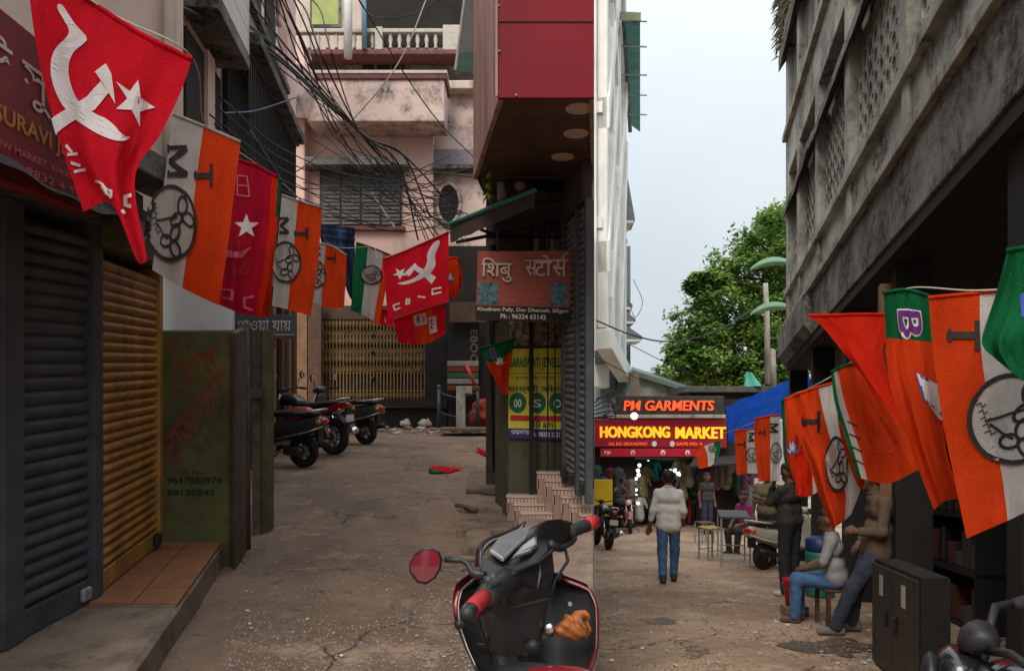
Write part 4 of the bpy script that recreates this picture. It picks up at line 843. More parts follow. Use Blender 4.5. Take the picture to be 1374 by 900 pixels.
MB().box8([P(932, 616, 23.5), P(1012, 612, 23.5), P(1012, 610, 23.5), P(932, 613, 23.5), P(925, 628, 21.6), P(1012, 622, 21.6), P(1012, 620, 21.6), P(925, 625, 21.6)]).build('canopy_sheet', m_dark, arc_)
# signs over the arcade
m_mred = M('market_red', (.17,.006,.012), .45, .08, 3, 0, emit=.3); m_mred2 = M('market_red_lower', (.30,.006,.02), .5, .08, 3, 0, emit=.2); m_myel = M('lit_yellow', (1.0,.52,.02), .5, 0, 3, 0, emit=.45); m_mor = M('lit_orange', (.95,.10,.025), .5, 0, 3, 0, emit=.45)
t = thing('market_sign', 'big red lit sign reading HONGKONG MARKET in yellow letters', 'sign', P(885, 600, D0))
a, b, c, dq = P(790, 562, D0), P(975, 562, D0), P(975, 601, D0), P(790, 599, D0); k = Vector((0, .25, 0))
MB().box8([dq, c, b, a, dq + k, c + k, b + k, a + k]).build('box', m_mred, t, bevel=.02)
S = qsurf(P(790, 562, D0), P(975, 562, D0), P(975, 601, D0), P(790, 601, D0))
def su(x): return (x - 790) / 185
def heavy(S, body, u0, v0, u1, v1, mat, par, dx, deep, **k):
    mb = MB()
    for i, o in enumerate((-dx, 0, dx)):
        for j, q in enumerate((-dx*2.2, 0, dx*2.2)): put_text(mb, S, body, u0 + o, v0 + q, u1 + o, v1 + q, .004, deep=deep + .002*i + .005*j, **k)
    return mb.build('lettering', mat, par)
heavy(S, 'HONGKONG', su(805.5), .26, su(898), .63, m_myel, t, .0036, .05); heavy(S, 'MARKET', su(906.5), .28, su(973), .66, m_myel, t, .0028, .05)
mb = MB(); words(S, m_mor, t, ('H.K. B.D. GROUNDWAY', su(817), .80, su(869), .90, .02), ('GATE NO. 4', su(907), .80, su(942), .90, .03))
mb = MB()
for x in (878, 902): lay(mb, S, [ell(su(x), .85, .018, .10, 14)])
mb.build('emblem', m_pw, t)
t = thing('red_valance', 'narrow red banner strip with white logos below the market sign', 'banner', P(870, 612, D0 - .1))
MB().fbox(806, 601.5, 950, 612.5, D0 - .06, .08).build('strip', m_mred2, t, bevel=.01)
S = qsurf(P(806, 601.5, D0-.06), P(950, 601.5, D0-.06), P(950, 612.5, D0-.06), P(806, 612.5, D0-.06)); mb = MB()
for u in (.30, .58, .81): lay(mb, S, [ell(u, .5, .022, .34, 12)]); 
put_text(mb, S, 'rp', .035, .3, .095, .75, .05); mb.build('emblem', m_pw, t)
mb = MB()
for u in (.30, .58, .81): lay(mb, S, [ell(u, .62, .010, .17, 10)], off=.01)
mb.build('emblem_core', m_mred2, t)
t = thing('garment_shop_sign', 'dark sign board reading PM GARMENTS in orange letters above the market sign', 'sign', P(895, 560, 24.5))
MB().fbox(826, 531, 972, 556, 23.4, .15).build('board', M('sign_charcoal', (.03,.026,.022), .7, .3, 5, .1), t, bevel=.02)
MB().fbox(818, 556, 974, 561, 23.3, .6).build('ledge', m_conc, t, bevel=.02)
S = qsurf(P(826, 531, 23.4), P(972, 531, 23.4), P(972, 556, 23.4), P(826, 556, 23.4)); heavy(S, 'PM GARMENTS', .075, .25, .90, .79, m_mor, t, .0022, .04, shear=.12)
t = thing('hanging_lamp', 'lit white bulb hanging in front of the two market signs', 'lamp', P(851, 558, 22.8))
MB().ball(P(851, 558, 22.8), .11).build('bulb', m_bulb, t, smooth=True); MB().tube([P(852, 551, 22.8), P(852, 534, 22.9)], .02, 6).lathe([(.05, 0), (.05, .1)], P(851, 553, 22.8), n=10).build('holder', m_black, t)
t = tag(MB().fbox(797, 643, 822, 678, 20.8, .06).build('yellow_board', M('yellow_paint', (.62,.43,.01), .5, .12, 4, .05), bevel=.01), 'yellow board at the left edge of the market', 'board')
t = thing('price_board', 'small yellow notice board hung on the dark front right of the market', 'board', P(968, 640, D0))
MB().fbox(960, 623, 978, 636, D0 + .2, .06).build('board', M('dull_yellow', (.35,.22,.02), .6, .2, 6), t); MB().fbox(965, 615, 972, 623, D0 + .2, .04).build('emblem', m_pinkg, t)
# ------------------------------------------------------------------ white building with diagonal fins, left of the sky
TWH = frame((-2.8, 0), (.233, 1.0), SR)(1)
t = thing('white_building', 'tall white building with diagonal fins rising behind the market sign', 'building', TWH(30, 0, 5))
m_wb = M('white_cladding', (.74,.74,.69), .6, .08, 2, .05, dirt=(.42,.43,.40), damt=.4, dscale=1.2, streak=True); m_wsh = M('grey_cladding', (.15,.185,.20), .5, .1, 2, .05)
YA, YB = 23.2, 31.0
def wq(y): return Vector((-2.8 + .233 * y, y))
mb = MB(); pl = [wq(YA), wq(YB), Vector((RAY*YB + .02, YB)), Vector((RAY*YA + .02, YA))]
mb.box8([Vector((p.x, p.y, SR*p.y + 6.2)) for p in pl] + [Vector((p.x, p.y, 26)) for p in pl]); mb.build('wall', m_wsh, t)
MB().fbox(784, -60, 800.5, 470, YA - .03, .3).build('corner_pier', m_wb, t)
sA, sB = YA/.974, YB/.974
for s0, h0, s1, h1 in ((24, 8.5, 27.5, 15.5), (27.5, 15.5, 24.5, 22), (29, 7.5, 31.6, 15), (25, 7, 31.6, 17.5), (24, 13, 31.6, 25), (31.6, 17.5, 28, 26)):
    a0, a1 = TWH(s0, .02, h0), TWH(s1, .02, h1); w = Vector((0, 0, .5)); o = TWH(0, .42, 0) - TWH(0, .02, 0)
    MB().box8([a0 - w, a1 - w, a1 + w, a0 + w, a0 - w + o, a1 - w + o, a1 + w + o, a0 + w + o]).build('diagonal_fin', m_wb, t, bevel=.03)
for s_ in (24.2, 26.4, 28.8, 31.5): MB().box(s_ - .2, s_ + .2, .01, .35, 6.3, 26, T=TWH).build('vertical_fin', m_wb, t, bevel=.03)
for h in (9.4, 13.0, 16.8, 20.4): MB().box(sA + .1, sB, .01, .2, h, h + .35, T=TWH).build('floor_band', m_wb, t)
for i, s_ in enumerate((24.6, 26.9, 29.3)):
    for h in (10.2, 13.9, 17.6, 21.4): MB().box(s_, s_ + 1.6, .01, .05, h, h + 1.9, T=TWH).build('window', m_glass, t)
MB().box(sA + .1, sB, 0.0, .5, 5.6, 6.25, T=TWH).build('base_soffit', m_wb, t, bevel=.03)
t = thing('roof_canopy', 'green corrugated canopy on struts high on the white building', 'canopy', P(840, 100, 30))
mb = MB()
def can(u, v): p = P(834, 22 , 27.5).lerp(P(848, 170, 33), v); q = P(859, 18, 27.2).lerp(P(859, 178, 33), v); r = p.lerp(q, u); r.z += .03*math.sin(v*70); return r
MB().grid(can, 8, 90).build('sheet', M('green_sheet', (.07,.16,.13), .5, .15, 4, .05, transl=.4), t, smooth=True)
MB().box8([P(815, 27, 27.3), P(860, 28, 27.1), P(860, 17, 27.1), P(815, 15, 27.3), P(815, 27, 27.4), P(860, 28, 27.2), P(860, 17, 27.2), P(815, 15, 27.4)]).build('fascia', M('olive_sheet', (.20,.24,.13), .6, .15), t)
for y, dd in ((28, 27.6), (62, 28.5), (100, 29.8), (127, 31), (153, 32)): MB().tube([P(834, y, dd), P(868, y + 1, dd)], .035, 6).build('strut', m_steel, t)
MB().box8([P(834, 24, 27.6), P(839, 24, 27.6), P(839, 20, 27.6), P(834, 20, 27.6), P(843, 178, 33), P(848, 178, 33), P(848, 174, 33), P(843, 174, 33)]).build('bearer', m_wsh, t)
for i, (x0, y0, x1, y1, dd, lb) in enumerate(((834, 215, 852, 296, 31, 'long grey hood below the green canopy on the white building'), (830, 307, 842, 326, 33, 'small dark hood in the middle of the white building side'), (828, 398, 849, 412, 34, 'upper small grey hood low on the white building'), (828, 413, 853, 431, 34, 'middle grey hood low on the white building'), (830, 432, 862, 455, 34, 'lowest grey hood just above the market roofs'))):
    q = thing('window_hood', lb, 'hood', P(x0, y1, dd)); a, b = P(x0, y0, dd), P(x1, y1, dd)
    MB().prism([P(x0 - 3, y0, dd), P(x0 + 4, y0, dd), P(x1, y1 - 4, dd), P(x1, y1, dd), P(x0 - 3, y1, dd)], (.1, 1.6, 0)).build('sheet', m_wsh, q, bevel=.02)
    MB().fbox(x0 - 3, y1, x1 - 2, y1 + 3, dd - .02, 1.5).build('rim', m_wb, q)
t = thing('stair_tower', 'grey lower wing under the hoods of the white building', 'building', P(835, 560, 35))
MB().fbox(800, 330, 846, 565, 36.5, 3).build('wall', m_wsh, t); MB().fbox(806, 455, 826, 530, 35.8, .6).build('window', m_glass, t); MB().fbox(828, 455, 840, 520, 35.9, .5).build('window', m_glass, t); MB().fbox(796, 480, 818, 520, 30, 1.0).build('balcony', m_wb, t, bevel=.05)
# ------------------------------------------------------------------ roofs, tarpaulin, poles behind the market
t = thing('shed', 'low tin roofed shed between the market signs and the tree', 'shed', P(900, 540, 30))
MB().box8([P(838, 535, 30), P(925, 530, 30), P(925, 522, 30), P(850, 498, 30), P(838, 535, 33), P(925, 530, 33), P(925, 522, 33), P(850, 498, 33)]).build('wall', m_concl, t)
MB().box8([P(846, 502, 29.6), P(930, 528, 29.6), P(930, 523, 29.6), P(848, 496, 29.6), P(846, 499, 33.5), P(930, 524, 33.5), P(930, 519, 33.5), P(848, 492, 33.5)]).build('roof', M('tin_roof', (.10,.13,.12), .5, .3, 4, .1), t)
MB().fbox(846, 500, 858, 535, 29.2, .3).build('chimney', m_kerb, t)
t = thing('shed', 'dark flat roofed shed behind the blue tarpaulin', 'shed', P(950, 560, 27))
MB().fbox(925, 525, 1060, 562, 27.5, 2).build('wall', m_void, t); MB().fbox(918, 518, 1065, 526, 27.0, 3).build('roof', M('dark_tin', (.07,.065,.06), .6, .4, 5, .2), t, bevel=.02)
MB().fbox(820, 560, 840, 535, 26.5, .3).build('post', m_kerb, t)
t = tag(MB().grid(lambda u, v: P(974, 545, 20).lerp(P(1085, 500, 15.0), u).lerp(P(977, 592, 18.5).lerp(P(1100, 545, 13.0), u), v) + Vector((0, 0, .10*math.sin(u*9 + v*3)*v - .06*noise.noise((u*6, v*5, 0)))), 50, 16).build('tarpaulin', m_bluet, smooth=True), 'blue tarpaulin stretched over the stalls right of the market sign', 'tarpaulin')
tag(MB().box8([P(935, 518, 29), P(945, 518, 29), P(941, 500, 29), P(938, 500, 29), P(935, 518, 29.5), P(948, 518, 29.5), P(944, 502, 29.5), P(938, 500, 29.5)]).build('green_sheet_roof', m_teal), 'teal sheet scrap on the dark shed roof', 'sheet') if 0 else None
t = tag(MB().grid(lambda u, v: P(998, 518, 27).lerp(P(1022, 518, 27), u).lerp(P(1001, 498, 27.6).lerp(P(1008, 500, 27.6), u), v) + Vector((0, .15*math.sin(u*6), 0)), 10, 8).build('plastic_sheet', m_teal, smooth=True), 'turquoise plastic sheet on the shed roof below the tree', 'sheet')
for x, y0, y1, dd, lb in ((1030, 420, 515, 26, 'grey concrete pole in front of the tree with two leaf shaped shades'), (1038, 470, 518, 26.2, 'shorter pole right beside the tall pole under the tree')):
    tag(MB().tube([P(x, y1, dd), P(x - 1, y0, dd), P(x - 3, y0 - (40 if x == 1030 else 0), dd)], [.11, .10, .09], 8).build('pole', m_conc, smooth=True), lb, 'pole')
m_leaf2 = M('broad_leaf', (.16,.30,.18), .5, .2, 6, .05, transl=.3)
for x, y, lb in ((1052, 352, 'upper broad green leaf arching out by the concrete building'), (1052, 412, 'lower broad green leaf arching above the tarpaulin')):
    def bl(u, v, x=x, y=y): w = math.sin(math.pi*min(1, u*.93 + .07))**.6; return P(x - 54*u + 8, y - 5*math.sin(u*2.2) + 17*u*u*.8 + 9*w*(v - .5)*1.3, 22 + 1.2*abs(v - .5)*w)
    q = thing('banana_leaf', lb, 'leaf', P(x, y, 22)); MB().grid(bl, 24, 8).build('blade', m_leaf2, q, smooth=True); MB().tube([bl(i/10, .5) + Vector((0, -.02, -.02)) for i in range(11)], .025, 5).build('midrib', m_leaf2, q)
# ------------------------------------------------------------------ tree
def tree(label, base, trunk_h, blobs, nleaf, seed, cat='tree'):
    rr = random.Random(seed); t = thing('tree', label, cat, base)
    mb = MB(); top = Vector(base) + Vector((0, 0, trunk_h)); mb.tube([base, Vector(base).lerp(top, .5) + Vector((.2, 0, 0)), top], [.34, .26, .2], 10)
    for c, r in blobs: mb.tube([top, top.lerp(Vector(c), .5) + Vector((0, 0, -.4)), c], [.15, .09, .03], 6)
    for c, r in blobs:
        for k in range(7):
            e = Vector(c) + Vector((rr.gauss(0, 1), rr.gauss(0, 1), rr.gauss(0, .7))).normalized() * r * .9; mb.tube([c, Vector(c).lerp(e, .5) + Vector((0,0,.1)), e], [.04, .025, .008], 4)
    mb.build('trunk', m_rust, t, smooth=True)
    lm = [M('leaf_a', (.15,.27,.055), .5, .35, 3, 0, transl=.45), M('leaf_b', (.27,.40,.09), .5, .35, 3, 0, transl=.45), M('leaf_c', (.07,.16,.03), .5, .3, 3, 0, transl=.3)]
    vs = []; fs = []; ms = []
    for c, r in blobs:
        subs = [(Vector(c) + Vector((rr.gauss(0,1), rr.gauss(0,1), rr.gauss(0,.8))).normalized() * r * rr.uniform(.35, 1.0), r * rr.uniform(.16, .32)) for _ in range(24)]
        for sc, sr in subs:
            tone = rr.random()
            for _ in range(int(nleaf / 24 / len(blobs))):
                p = sc + Vector((rr.gauss(0, .55), rr.gauss(0, .55), rr.gauss(0, .38))) * sr * 1.25; L = rr.uniform(.10, .34)
                a = Vector((rr.uniform(-1,1), rr.uniform(-1,1), rr.uniform(-.7,.2))).normalized(); b = a.cross(Vector((rr.uniform(-.4,.4), rr.uniform(-.4,.4), 1))).normalized() * L * .32
                n = len(vs); vs += [p, p + a*L*.5 + b, p + a*L, p + a*L*.5 - b]; fs.append((n, n+1, n+2, n+3)); ms.append(0 if tone < .5 else (1 if tone < .78 else 2))
    me = bpy.data.meshes.new('crown'); me.from_pydata(vs, [], fs); [me.materials.append(m) for m in lm]; me.polygons.foreach_set('material_index', ms)
    o = bpy.data.objects.new('crown', me); COL.objects.link(o); o.parent = t; o.matrix_parent_inverse = Matrix.Translation(-Vector(base))
    o['kind'] = 'stuff'; return t
bl = [(P(x, y, d), r) for x, y, d, r in ((1030, 330, 36, 2.0), (1050, 300, 37, 1.5), (1000, 372, 36, 1.9), (965, 385, 35, 1.3), (940, 378, 35, .7), (1045, 395, 36, 2.0), (975, 430, 35, 1.8), (940, 445, 35, 1.5), (1020, 450, 35, 2.0), (925, 485, 34, 1.2), (968, 485, 34, 1.6), (1015, 500, 34, 1.6), (1055, 470, 35, 2.0), (912, 478, 34, .7), (1070, 350, 37, 2.0), (1048, 505, 34, 1.5), (1062, 425, 35, 2.0), (990, 505, 34, 1.2))]
tree('large leafy green tree rising behind the market roofs', P(1010, 640, 36), 3.2, bl, 66000, 4)
bl = [(P(x, y, d), r) for x, y, d, r in ((900, 505, 44, 1.2), (925, 512, 44, 1.3), (880, 515, 44, 1.0))]
tree('small pale tree at the left foot of the large one', P(905, 610, 44), 3.0, bl, 5000, 9)
# ================================================================== party flags strung over both streets
def fab(n, c, tr=.38):
    m = M(n, c, .8, .16, 3.5, 0, 140, transl=tr, spec=.12); t = m.node_tree; N = t.nodes; L = t.links; b = N['Principled BSDF']; g = N.new('ShaderNodeNewGeometry')
    mp = N.new('ShaderNodeMapping'); mp.inputs['Scale'].default_value = (1, 1, .35); mp.inputs['Rotation'].default_value = (.3, .5, .2); L.new(g.outputs['Position'], mp.inputs['Vector'])
    def nz_(sc, vec, det=4, dist=0):
        x = N.new('ShaderNodeTexNoise'); x.inputs['Scale'].default_value = sc; x.inputs['Detail'].default_value = det; x.inputs['Distortion'].default_value = dist; L.new(vec, x.inputs['Vector']); return x.outputs['Fac']
    ad = N.new('ShaderNodeMath'); ad.operation = 'MULTIPLY_ADD'; L.new(nz_(7, mp.outputs[0], 5, 1.2), ad.inputs[0]); ad.inputs[1].default_value = 3.0; L.new(nz_(220, g.outputs['Position'], 2), ad.inputs[2])
    bp = N.new('ShaderNodeBump'); bp.inputs['Strength'].default_value = .75; bp.inputs['Distance'].default_value = .02; L.new(ad.outputs[0], bp.inputs['Height']); L.new(bp.outputs[0], b.inputs['Normal'])
    for x in N:
        if x.type == 'BSDF_TRANSLUCENT': L.new(bp.outputs[0], x.inputs['Normal'])
    return m
f_red = fab('flag_red', (.88,.014,.034)); f_or = fab('flag_orange', (.95,.075,.012)); f_wh = fab('flag_cream', (.66,.61,.57)); f_gr = fab('flag_green', (.010,.17,.06)); f_crim = fab('flag_crimson', (.62,.010,.045)); f_orr = fab('flag_vermilion', (.92,.032,.010)); f_whr = fab('flag_white', (.78,.76,.73))
p_wh = M('print_white', (.78,.74,.74), .8, .06, 9, 0, transl=.15); p_bk = M('print_black', (.022,.018,.018), .8, .1, 9, 0); p_pk = M('print_pink', (.56,.10,.15), .8, .1, 9, 0); p_dr = M('print_dark_red', (.33,.008,.02), .8, .1, 9, 0); p_pu = M('print_purple', (.11,.02,.17), .8, .1, 9, 0); p_bl = M('print_blue', (.04,.07,.34), .8, .1, 9, 0); p_do = M('print_deep_orange', (.56,.035,.008), .8, .1, 9, 0)
def catmull(ps, t):
    n = len(ps) - 1; x = max(-.3, min(n + .3, t * n)); i = max(0, min(n - 1, int(math.floor(x)))); f = x - i
    g = lambda k: ps[k] if 0 <= k <= n else (ps[0]*2 - ps[1] if k < 0 else ps[n]*2 - ps[n-1])
    a, b, c, d = g(i-1), g(i), g(i+1), g(i+2)
    return .5 * (2*b + (c - a)*f + (2*a - 5*b + 4*c - d)*f*f + (3*b - a - 3*c + d)*f**3)
def surf(rows, dep, wave=.02, freq=2.2, ph=0, du=0, dv=0):
    G = [[P(q[0], q[1], dep + du*i/(len(r)-1) + dv*j/(len(rows)-1) + (q[2] if len(q) > 2 else 0)) for i, q in enumerate(r)] for j, r in enumerate(rows)]
    def S(u, v):
        p = catmull([catmull(r, u) for r in G], v)
        w = wave * 1.7 * (math.sin(freq*math.pi*u + 1.4*v + ph) * (.35 + .65*v) + .35*math.sin(5.1*math.pi*u - 2.0*v + ph*2)*v) + wave * .45 * noise.noise((u*4 + ph, v*4, ph*3)) + wave * .4 * noise.noise((u*9 + v*3 + ph, v*4 - u*2, ph)) + wave * .5 * abs(noise.noise((u*6 - v*2 + ph*2, v*1.3, ph)))
        w += wave * (.30 * math.sin(13*u + 3*noise.noise((u*2 + ph, 0, 1))) * max(0, 1 - 1.6*v) + .5 * abs(math.sin(3.3*(u + v*.6) + ph)) ** 3 - .4 * abs(math.sin(2.7*(u*1.2 - v*.7) + ph*1.7)) ** 4)
        k = (p - cam_o.location).normalized()
        return p + k * w
    return S
def px_of(p): return (CX + F*p.x/p.y, HY - F*(p.z - CAMZ)/p.y)
INV = {}
def inv(S, x, y):                                      # cloth coordinates of a point seen at (x, y) on the cloth
    if S not in INV: INV[S] = np.array([(i/14, j/14) + px_of(S(i/14, j/14)) for i in range(15) for j in range(15)])
    g = INV[S]; k = np.argmin((g[:, 2] - x)**2 + (g[:, 3] - y)**2); u, v = float(g[k, 0]), float(g[k, 1])
    for _ in range(3):
        a = px_of(S(u, v)); e = .01; b = px_of(S(u+e, v)); c = px_of(S(u, v+e)); J = [[(b[0]-a[0])/e, (c[0]-a[0])/e], [(b[1]-a[1])/e, (c[1]-a[1])/e]]
        det = J[0][0]*J[1][1] - J[0][1]*J[1][0]
        if abs(det) < 1e-6: break
        rx, ry = x - a[0], y - a[1]; u += max(-.1, min(.1, (rx*J[1][1] - ry*J[0][1])/det)); v += max(-.1, min(.1, (J[0][0]*ry - J[1][0]*rx)/det))
    return (u, v)
def sewn(S, polys): return [[inv(S, *p) for p in poly] for poly in polys]
def flag(label, S, bands, axis='u', decals=(), group=None, nu=30, nv=36, mesh=None):
    q = S(.5, 0); t = thing('party_flag', label, 'flag', q, group)
    mb = MB(); mats = []
    for a, b, m in bands:
        if m not in mats: mats.append(m)
        if axis == 'u': mb.grid(lambda u, v, a=a, b=b: S(a + (b-a)*u, v), max(3, int(nu*(b-a))), nv, mats.index(m))
        else: mb.grid(lambda u, v, a=a, b=b: S(u, a + (b-a)*v), nu, max(3, int(nv*(b-a))), mats.index(m))
    mb.build('cloth', mats, t, smooth=True)
    hem = MB(); n = 24; hem.tube([S(i/n, .004) for i in range(n+1)], .010 if q.y < 8 else .014, 6); hem.build('hem', bands[0][2], t, smooth=True)
    for nm, mat, polys, texts in decals:
        mb = MB()
        if polys: lay(mb, S, polys, off=.004, mx=.07, both=True)
        for tx in texts: put_text(mb, S, *tx[:5], **dict(dict(both=True, off=.004, mx=.1), **(tx[5] if len(tx) > 5 else {})))
        if mb.v: mb.build(nm, mat, t)
    return t
def tf(polys, f): return [[f(*p) for p in q] for q in polys]
def chaikin(q, it=2):
    for _ in range(it): q = [p for i in range(len(q)) for p in ((q[i][0]*.75 + q[(i+1) % len(q)][0]*.25, q[i][1]*.75 + q[(i+1) % len(q)][1]*.25), (q[i][0]*.25 + q[(i+1) % len(q)][0]*.75, q[i][1]*.25 + q[(i+1) % len(q)][1]*.75))]
    return q
STAR = [(math.sin(R(36*k)) * (1 if k % 2 == 0 else .40), -math.cos(R(36*k)) * (1 if k % 2 == 0 else .40)) for k in range(10)]
SICK = [[(-.95,-.05), (-.80,-.45), (-.45,-.78), (-.05,-.88), (.25,-.80), (.02,-.70), (-.30,-.58), (-.60,-.28), (-.70,.05), (-.60,.36), (-.30,.62), (.05,.70), (.45,.60), (.80,.85), (.66,1.0), (.35,.80), (.0,.92), (-.40,.84), (-.78,.52)]]
HAM = [[(-.62,.92), (-.80,.74), (.18,-.22), (.36,-.04)], [(.0,-.38), (.34,-.62), (.72,-.10), (.52,.10), (.36,.02), (.18,-.22)]]
def loop(cx, cy, rx, ry, rot, w): return stroke(ell(cx, cy, rx, ry, 14, rot=rot), w, True)
def flower(w=.072):                                     # twin flowers over grass inside a ring, unit circle
    o = stroke(ell(0, 0, .94, .94, 40), .105, True)
    for cx, cy, a in ((.42, -.28, 20), (.16, .44, 50)):
        for k in range(3): r = R(120*k + a); o += loop(cx + .235*math.cos(r), cy + .235*math.sin(r), .235, .15, 120*k + a, w)
    o += stroke([(.25,-.2), (-.05,-.12), (-.35,-.02), (-.6,.05)], w*.8) + stroke([(.0,.42), (-.25,.3), (-.5,.12)], w*.8)
    for k in range(5): x = -.80 + .055*k; y = -.30 + .15*k; o += stroke([(x, y), (x + .08, y - .05), (x + .10, y + .05), (x + .2, y - .02)], w*.36)
    return o
LOTUS = [[(0,.45), (-.22,.15), (-.14,-.35), (0,-.62), (.14,-.35), (.22,.15)], [(-.05,.5), (-.42,.30), (-.50,-.22), (-.44,-.48), (-.22,-.1), (-.2,.2)], [(.05,.5), (.42,.30), (.50,-.22), (.44,-.48), (.22,-.1), (.2,.2)], [(-.1,.55), (-.62,.46), (-.95,.05), (-.6,.12), (-.42,.34)], [(.1,.55), (.62,.46), (.95,.05), (.6,.12), (.42,.34)]]
def lotus_line(w): return sum([stroke(q, w, True) for q in LOTUS], [])
TMC = 'flags with twin flower emblem'
def emb(S, cx, cy, rx, ry, rot=0):                     # unit shape -> cloth via picture position
    c, s = math.cos(R(rot)), math.sin(R(rot))
    return lambda x, y: inv(S, cx + (x*c - y*s)*rx, cy + (x*s + y*c)*ry)
# --- left street
S = surf([[(34,-48), (110,-6), (185,42), (258,79)], [(48,58), (112,74), (175,104), (239,132)], [(66,140), (115,158), (165,178), (213,184)], [(88,214), (122,224), (152,242,-.05), (181,240)], [(112,284), (150,274,.06), (183,348,-.05), (198,350)]], 3.0, .03, 2.4, .4)
sick = [(84,5),(100,32),(120,52),(112,61),(97,72),(92,95),(97,118),(106,137),(125,152),(150,163),(165,184),(176,183),(164,191),(145,187),(120,174),(95,155),(80,135),(70,110),(67,85),(75,65),(90,52),(95,42),(85,25),(76,8)]
ham = [[(69,160),(75,181),(100,163),(128,148),(147,125),(136,110),(118,130),(105,138),(85,150)], [(128,97),(143,86),(150,100),(155,140),(147,125),(136,108)]]
star = [(186,108),(188,131),(209,145),(187,150),(187,170),(177,148),(156,147),(171,133),(156,110),(175,123)]
def st_(pts, w): return stroke(pts, w)
let = st_([(90,196),(97,204)], 4) + st_([(92,208),(104,207)], 4) + st_([(97,219),(108,222)], 4) + st_([(101,231),(115,228)], 4) + st_([(130,243),(150,256),(150,264),(143,259),(138,250)], 4) + st_([(176,262),(167,264),(167,275),(174,277)], 5) + st_([(164,283),(166,286)], 4)
tag(flag('largest red flag with white hammer, sickle and star hanging over the jewellery sign', S, [(0, 1, f_red)], decals=[('emblem', p_wh, sewn(S, [chaikin(sick)] + ham), []), ('star', p_wh, sewn(S, [star]), []), ('lettering', p_wh, sewn(S, let), [])], nu=40, nv=48), bpy.data.objects['party_flag']['label'], 'flag', 'flags with hammer and sickle')
def tmc(label, rows, dep, wh, ec, er, T_, M_, ph, left=True, wave=.02, erot=0, du=0, third=None, fw=f_wh, orr=f_or, letters=True):
    S = surf(rows, dep, wave, 2.2, ph, du=du)
    bands = [(0, wh, fw), (wh, 1, orr)] if left else [(0, wh, orr), (wh, 1, fw)]
    if third: bands = third
    E_ = emb(S, ec[0], ec[1], er[0], er[1], erot); dec = []
    disc = tf([ell(0, 0, .96, .96, 28)], E_); dec.append(('emblem_disc', fw, disc, []))
    t = thing('party_flag', label, 'flag', S(.5, 0), TMC); mb = MB(); mats = []
    for a, b, m in bands:
        if m not in mats: mats.append(m)
        mb.grid(lambda u, v, a=a, b=b: S(a + (b-a)*u, v), max(4, int(28*(b-a))), 34, mats.index(m))
    mb.build('cloth', mats, t, smooth=True); MB().tube([S(i/20, .004) for i in range(21)], .009 if dep < 8 else .012, 6).build('hem', bands[0][2], t, smooth=True)
    mb = MB(); lay(mb, S, disc, off=.007, mx=.05, both=True); mb.build('emblem_disc', fw, t)
    mb = MB(); lay(mb, S, tf(flower(), E_), off=.012, mx=.08, both=True); mb.build('emblem', p_bk, t)
    if letters:
        mb = MB()
        for ch, (x0, y0, x1, y1) in (('T', T_), ('M', M_)):
            if x1 - x0 < 2: continue
            Q = lambda u, v, x0=x0, y0=y0, x1=x1, y1=y1: S(*inv(S, x0 + (x1 - x0)*u, y0 + (y1 - y0)*v))
            sh = stroke([(.97, .0), (.97, 1)], .2) + stroke([(.0, .5), (.97, .5)], .26) + stroke([(.03, .3), (.03, .7)], .12) if ch == 'T' else stroke([(.02, .06), (.95, .06)], .14) + stroke([(.95, .1), (.1, .5)], .2) + stroke([(.1, .5), (.95, .9)], .2) + stroke([(.95, .92), (.02, .92)], .16) + stroke([(.03, 0), (.03, .2)], .1) + stroke([(.03, .8), (.03, 1)], .1)
            lay(mb, Q, sh, off=.008, mx=.4, both=True)
        mb.build('lettering', p_bk, t)
    return t
tmc('cream and orange twin flower flag, first one after the biggest red flag', [[(232,152), (277,170), (323,190)], [(224,215), (268,235), (314,262)], [(215,285), (259,310), (305,335)], [(204,362), (248,388), (294,410)]], 3.9, .46, (230,300), (36,52), (263,222,284,250), (225,196,252,238), .3, erot=10)
S = surf([[(318,213), (345,222), (373,237)], [(308,290), (338,300), (368,310)], [(300,350), (328,362), (360,375)], [(292,408), (322,420), (350,426)]], 4.5, .022, 2.5, 1.2)
tag(flag('crimson flag with faint pink letters and a white star, third from the left', S, [(0, .86, f_crim), (.86, 1, f_orr)], decals=[('lettering', p_pk, sewn(S, st_([(319,236),(319,262),(335,264),(334,250),(321,249)], 2) + st_([(334,250),(332,237),(319,236)], 2)), []), ('star', p_wh, sewn(S, [[(x*17 + 331, y*17 + 304) for x, y in STAR]]), []), ('sickle', p_pk, sewn(S, [[(302,335),(320,338),(338,331),(324,346),(304,346)]]), []), ('lotus_print', p_dr, tf(lotus_line(.06), emb(S, 318, 345, 22, 45)), []), ('lettering', p_pk, sewn(S, st_([(298,388),(312,390),(311,402),(300,399)], 3) + st_([(340,398),(328,400),(328,412),(338,416)], 3)), [])]), 'crimson flag with faint pink letters and a white star, third from the left', 'flag')
S = surf([[(354,234), (366,238), (378,242)], [(352,290), (362,293), (373,298)], [(350,360), (358,363), (366,368)], [(350,424), (356,426), (362,424)]], 4.75, .03, 2.0, 2)
tag(flag('narrow folded orange and green flag beside the crimson flag', S, [(0, .30, f_gr), (.30, 1, f_or)], axis='v'), 'narrow folded orange and green flag beside the crimson flag', 'flag', 'flags with lotus emblem')
tmc('cream and orange flag with twin flower emblem to the left of the barred window', [[(378,261), (404,270), (432,278)], [(374,310), (400,318), (429,326)], [(370,355), (396,364), (424,375)], [(365,410), (390,416), (417,424)]], 5.6, .42, (384,352), (20,28), (396,306,412,321), (376,292,388,314), 1.1)
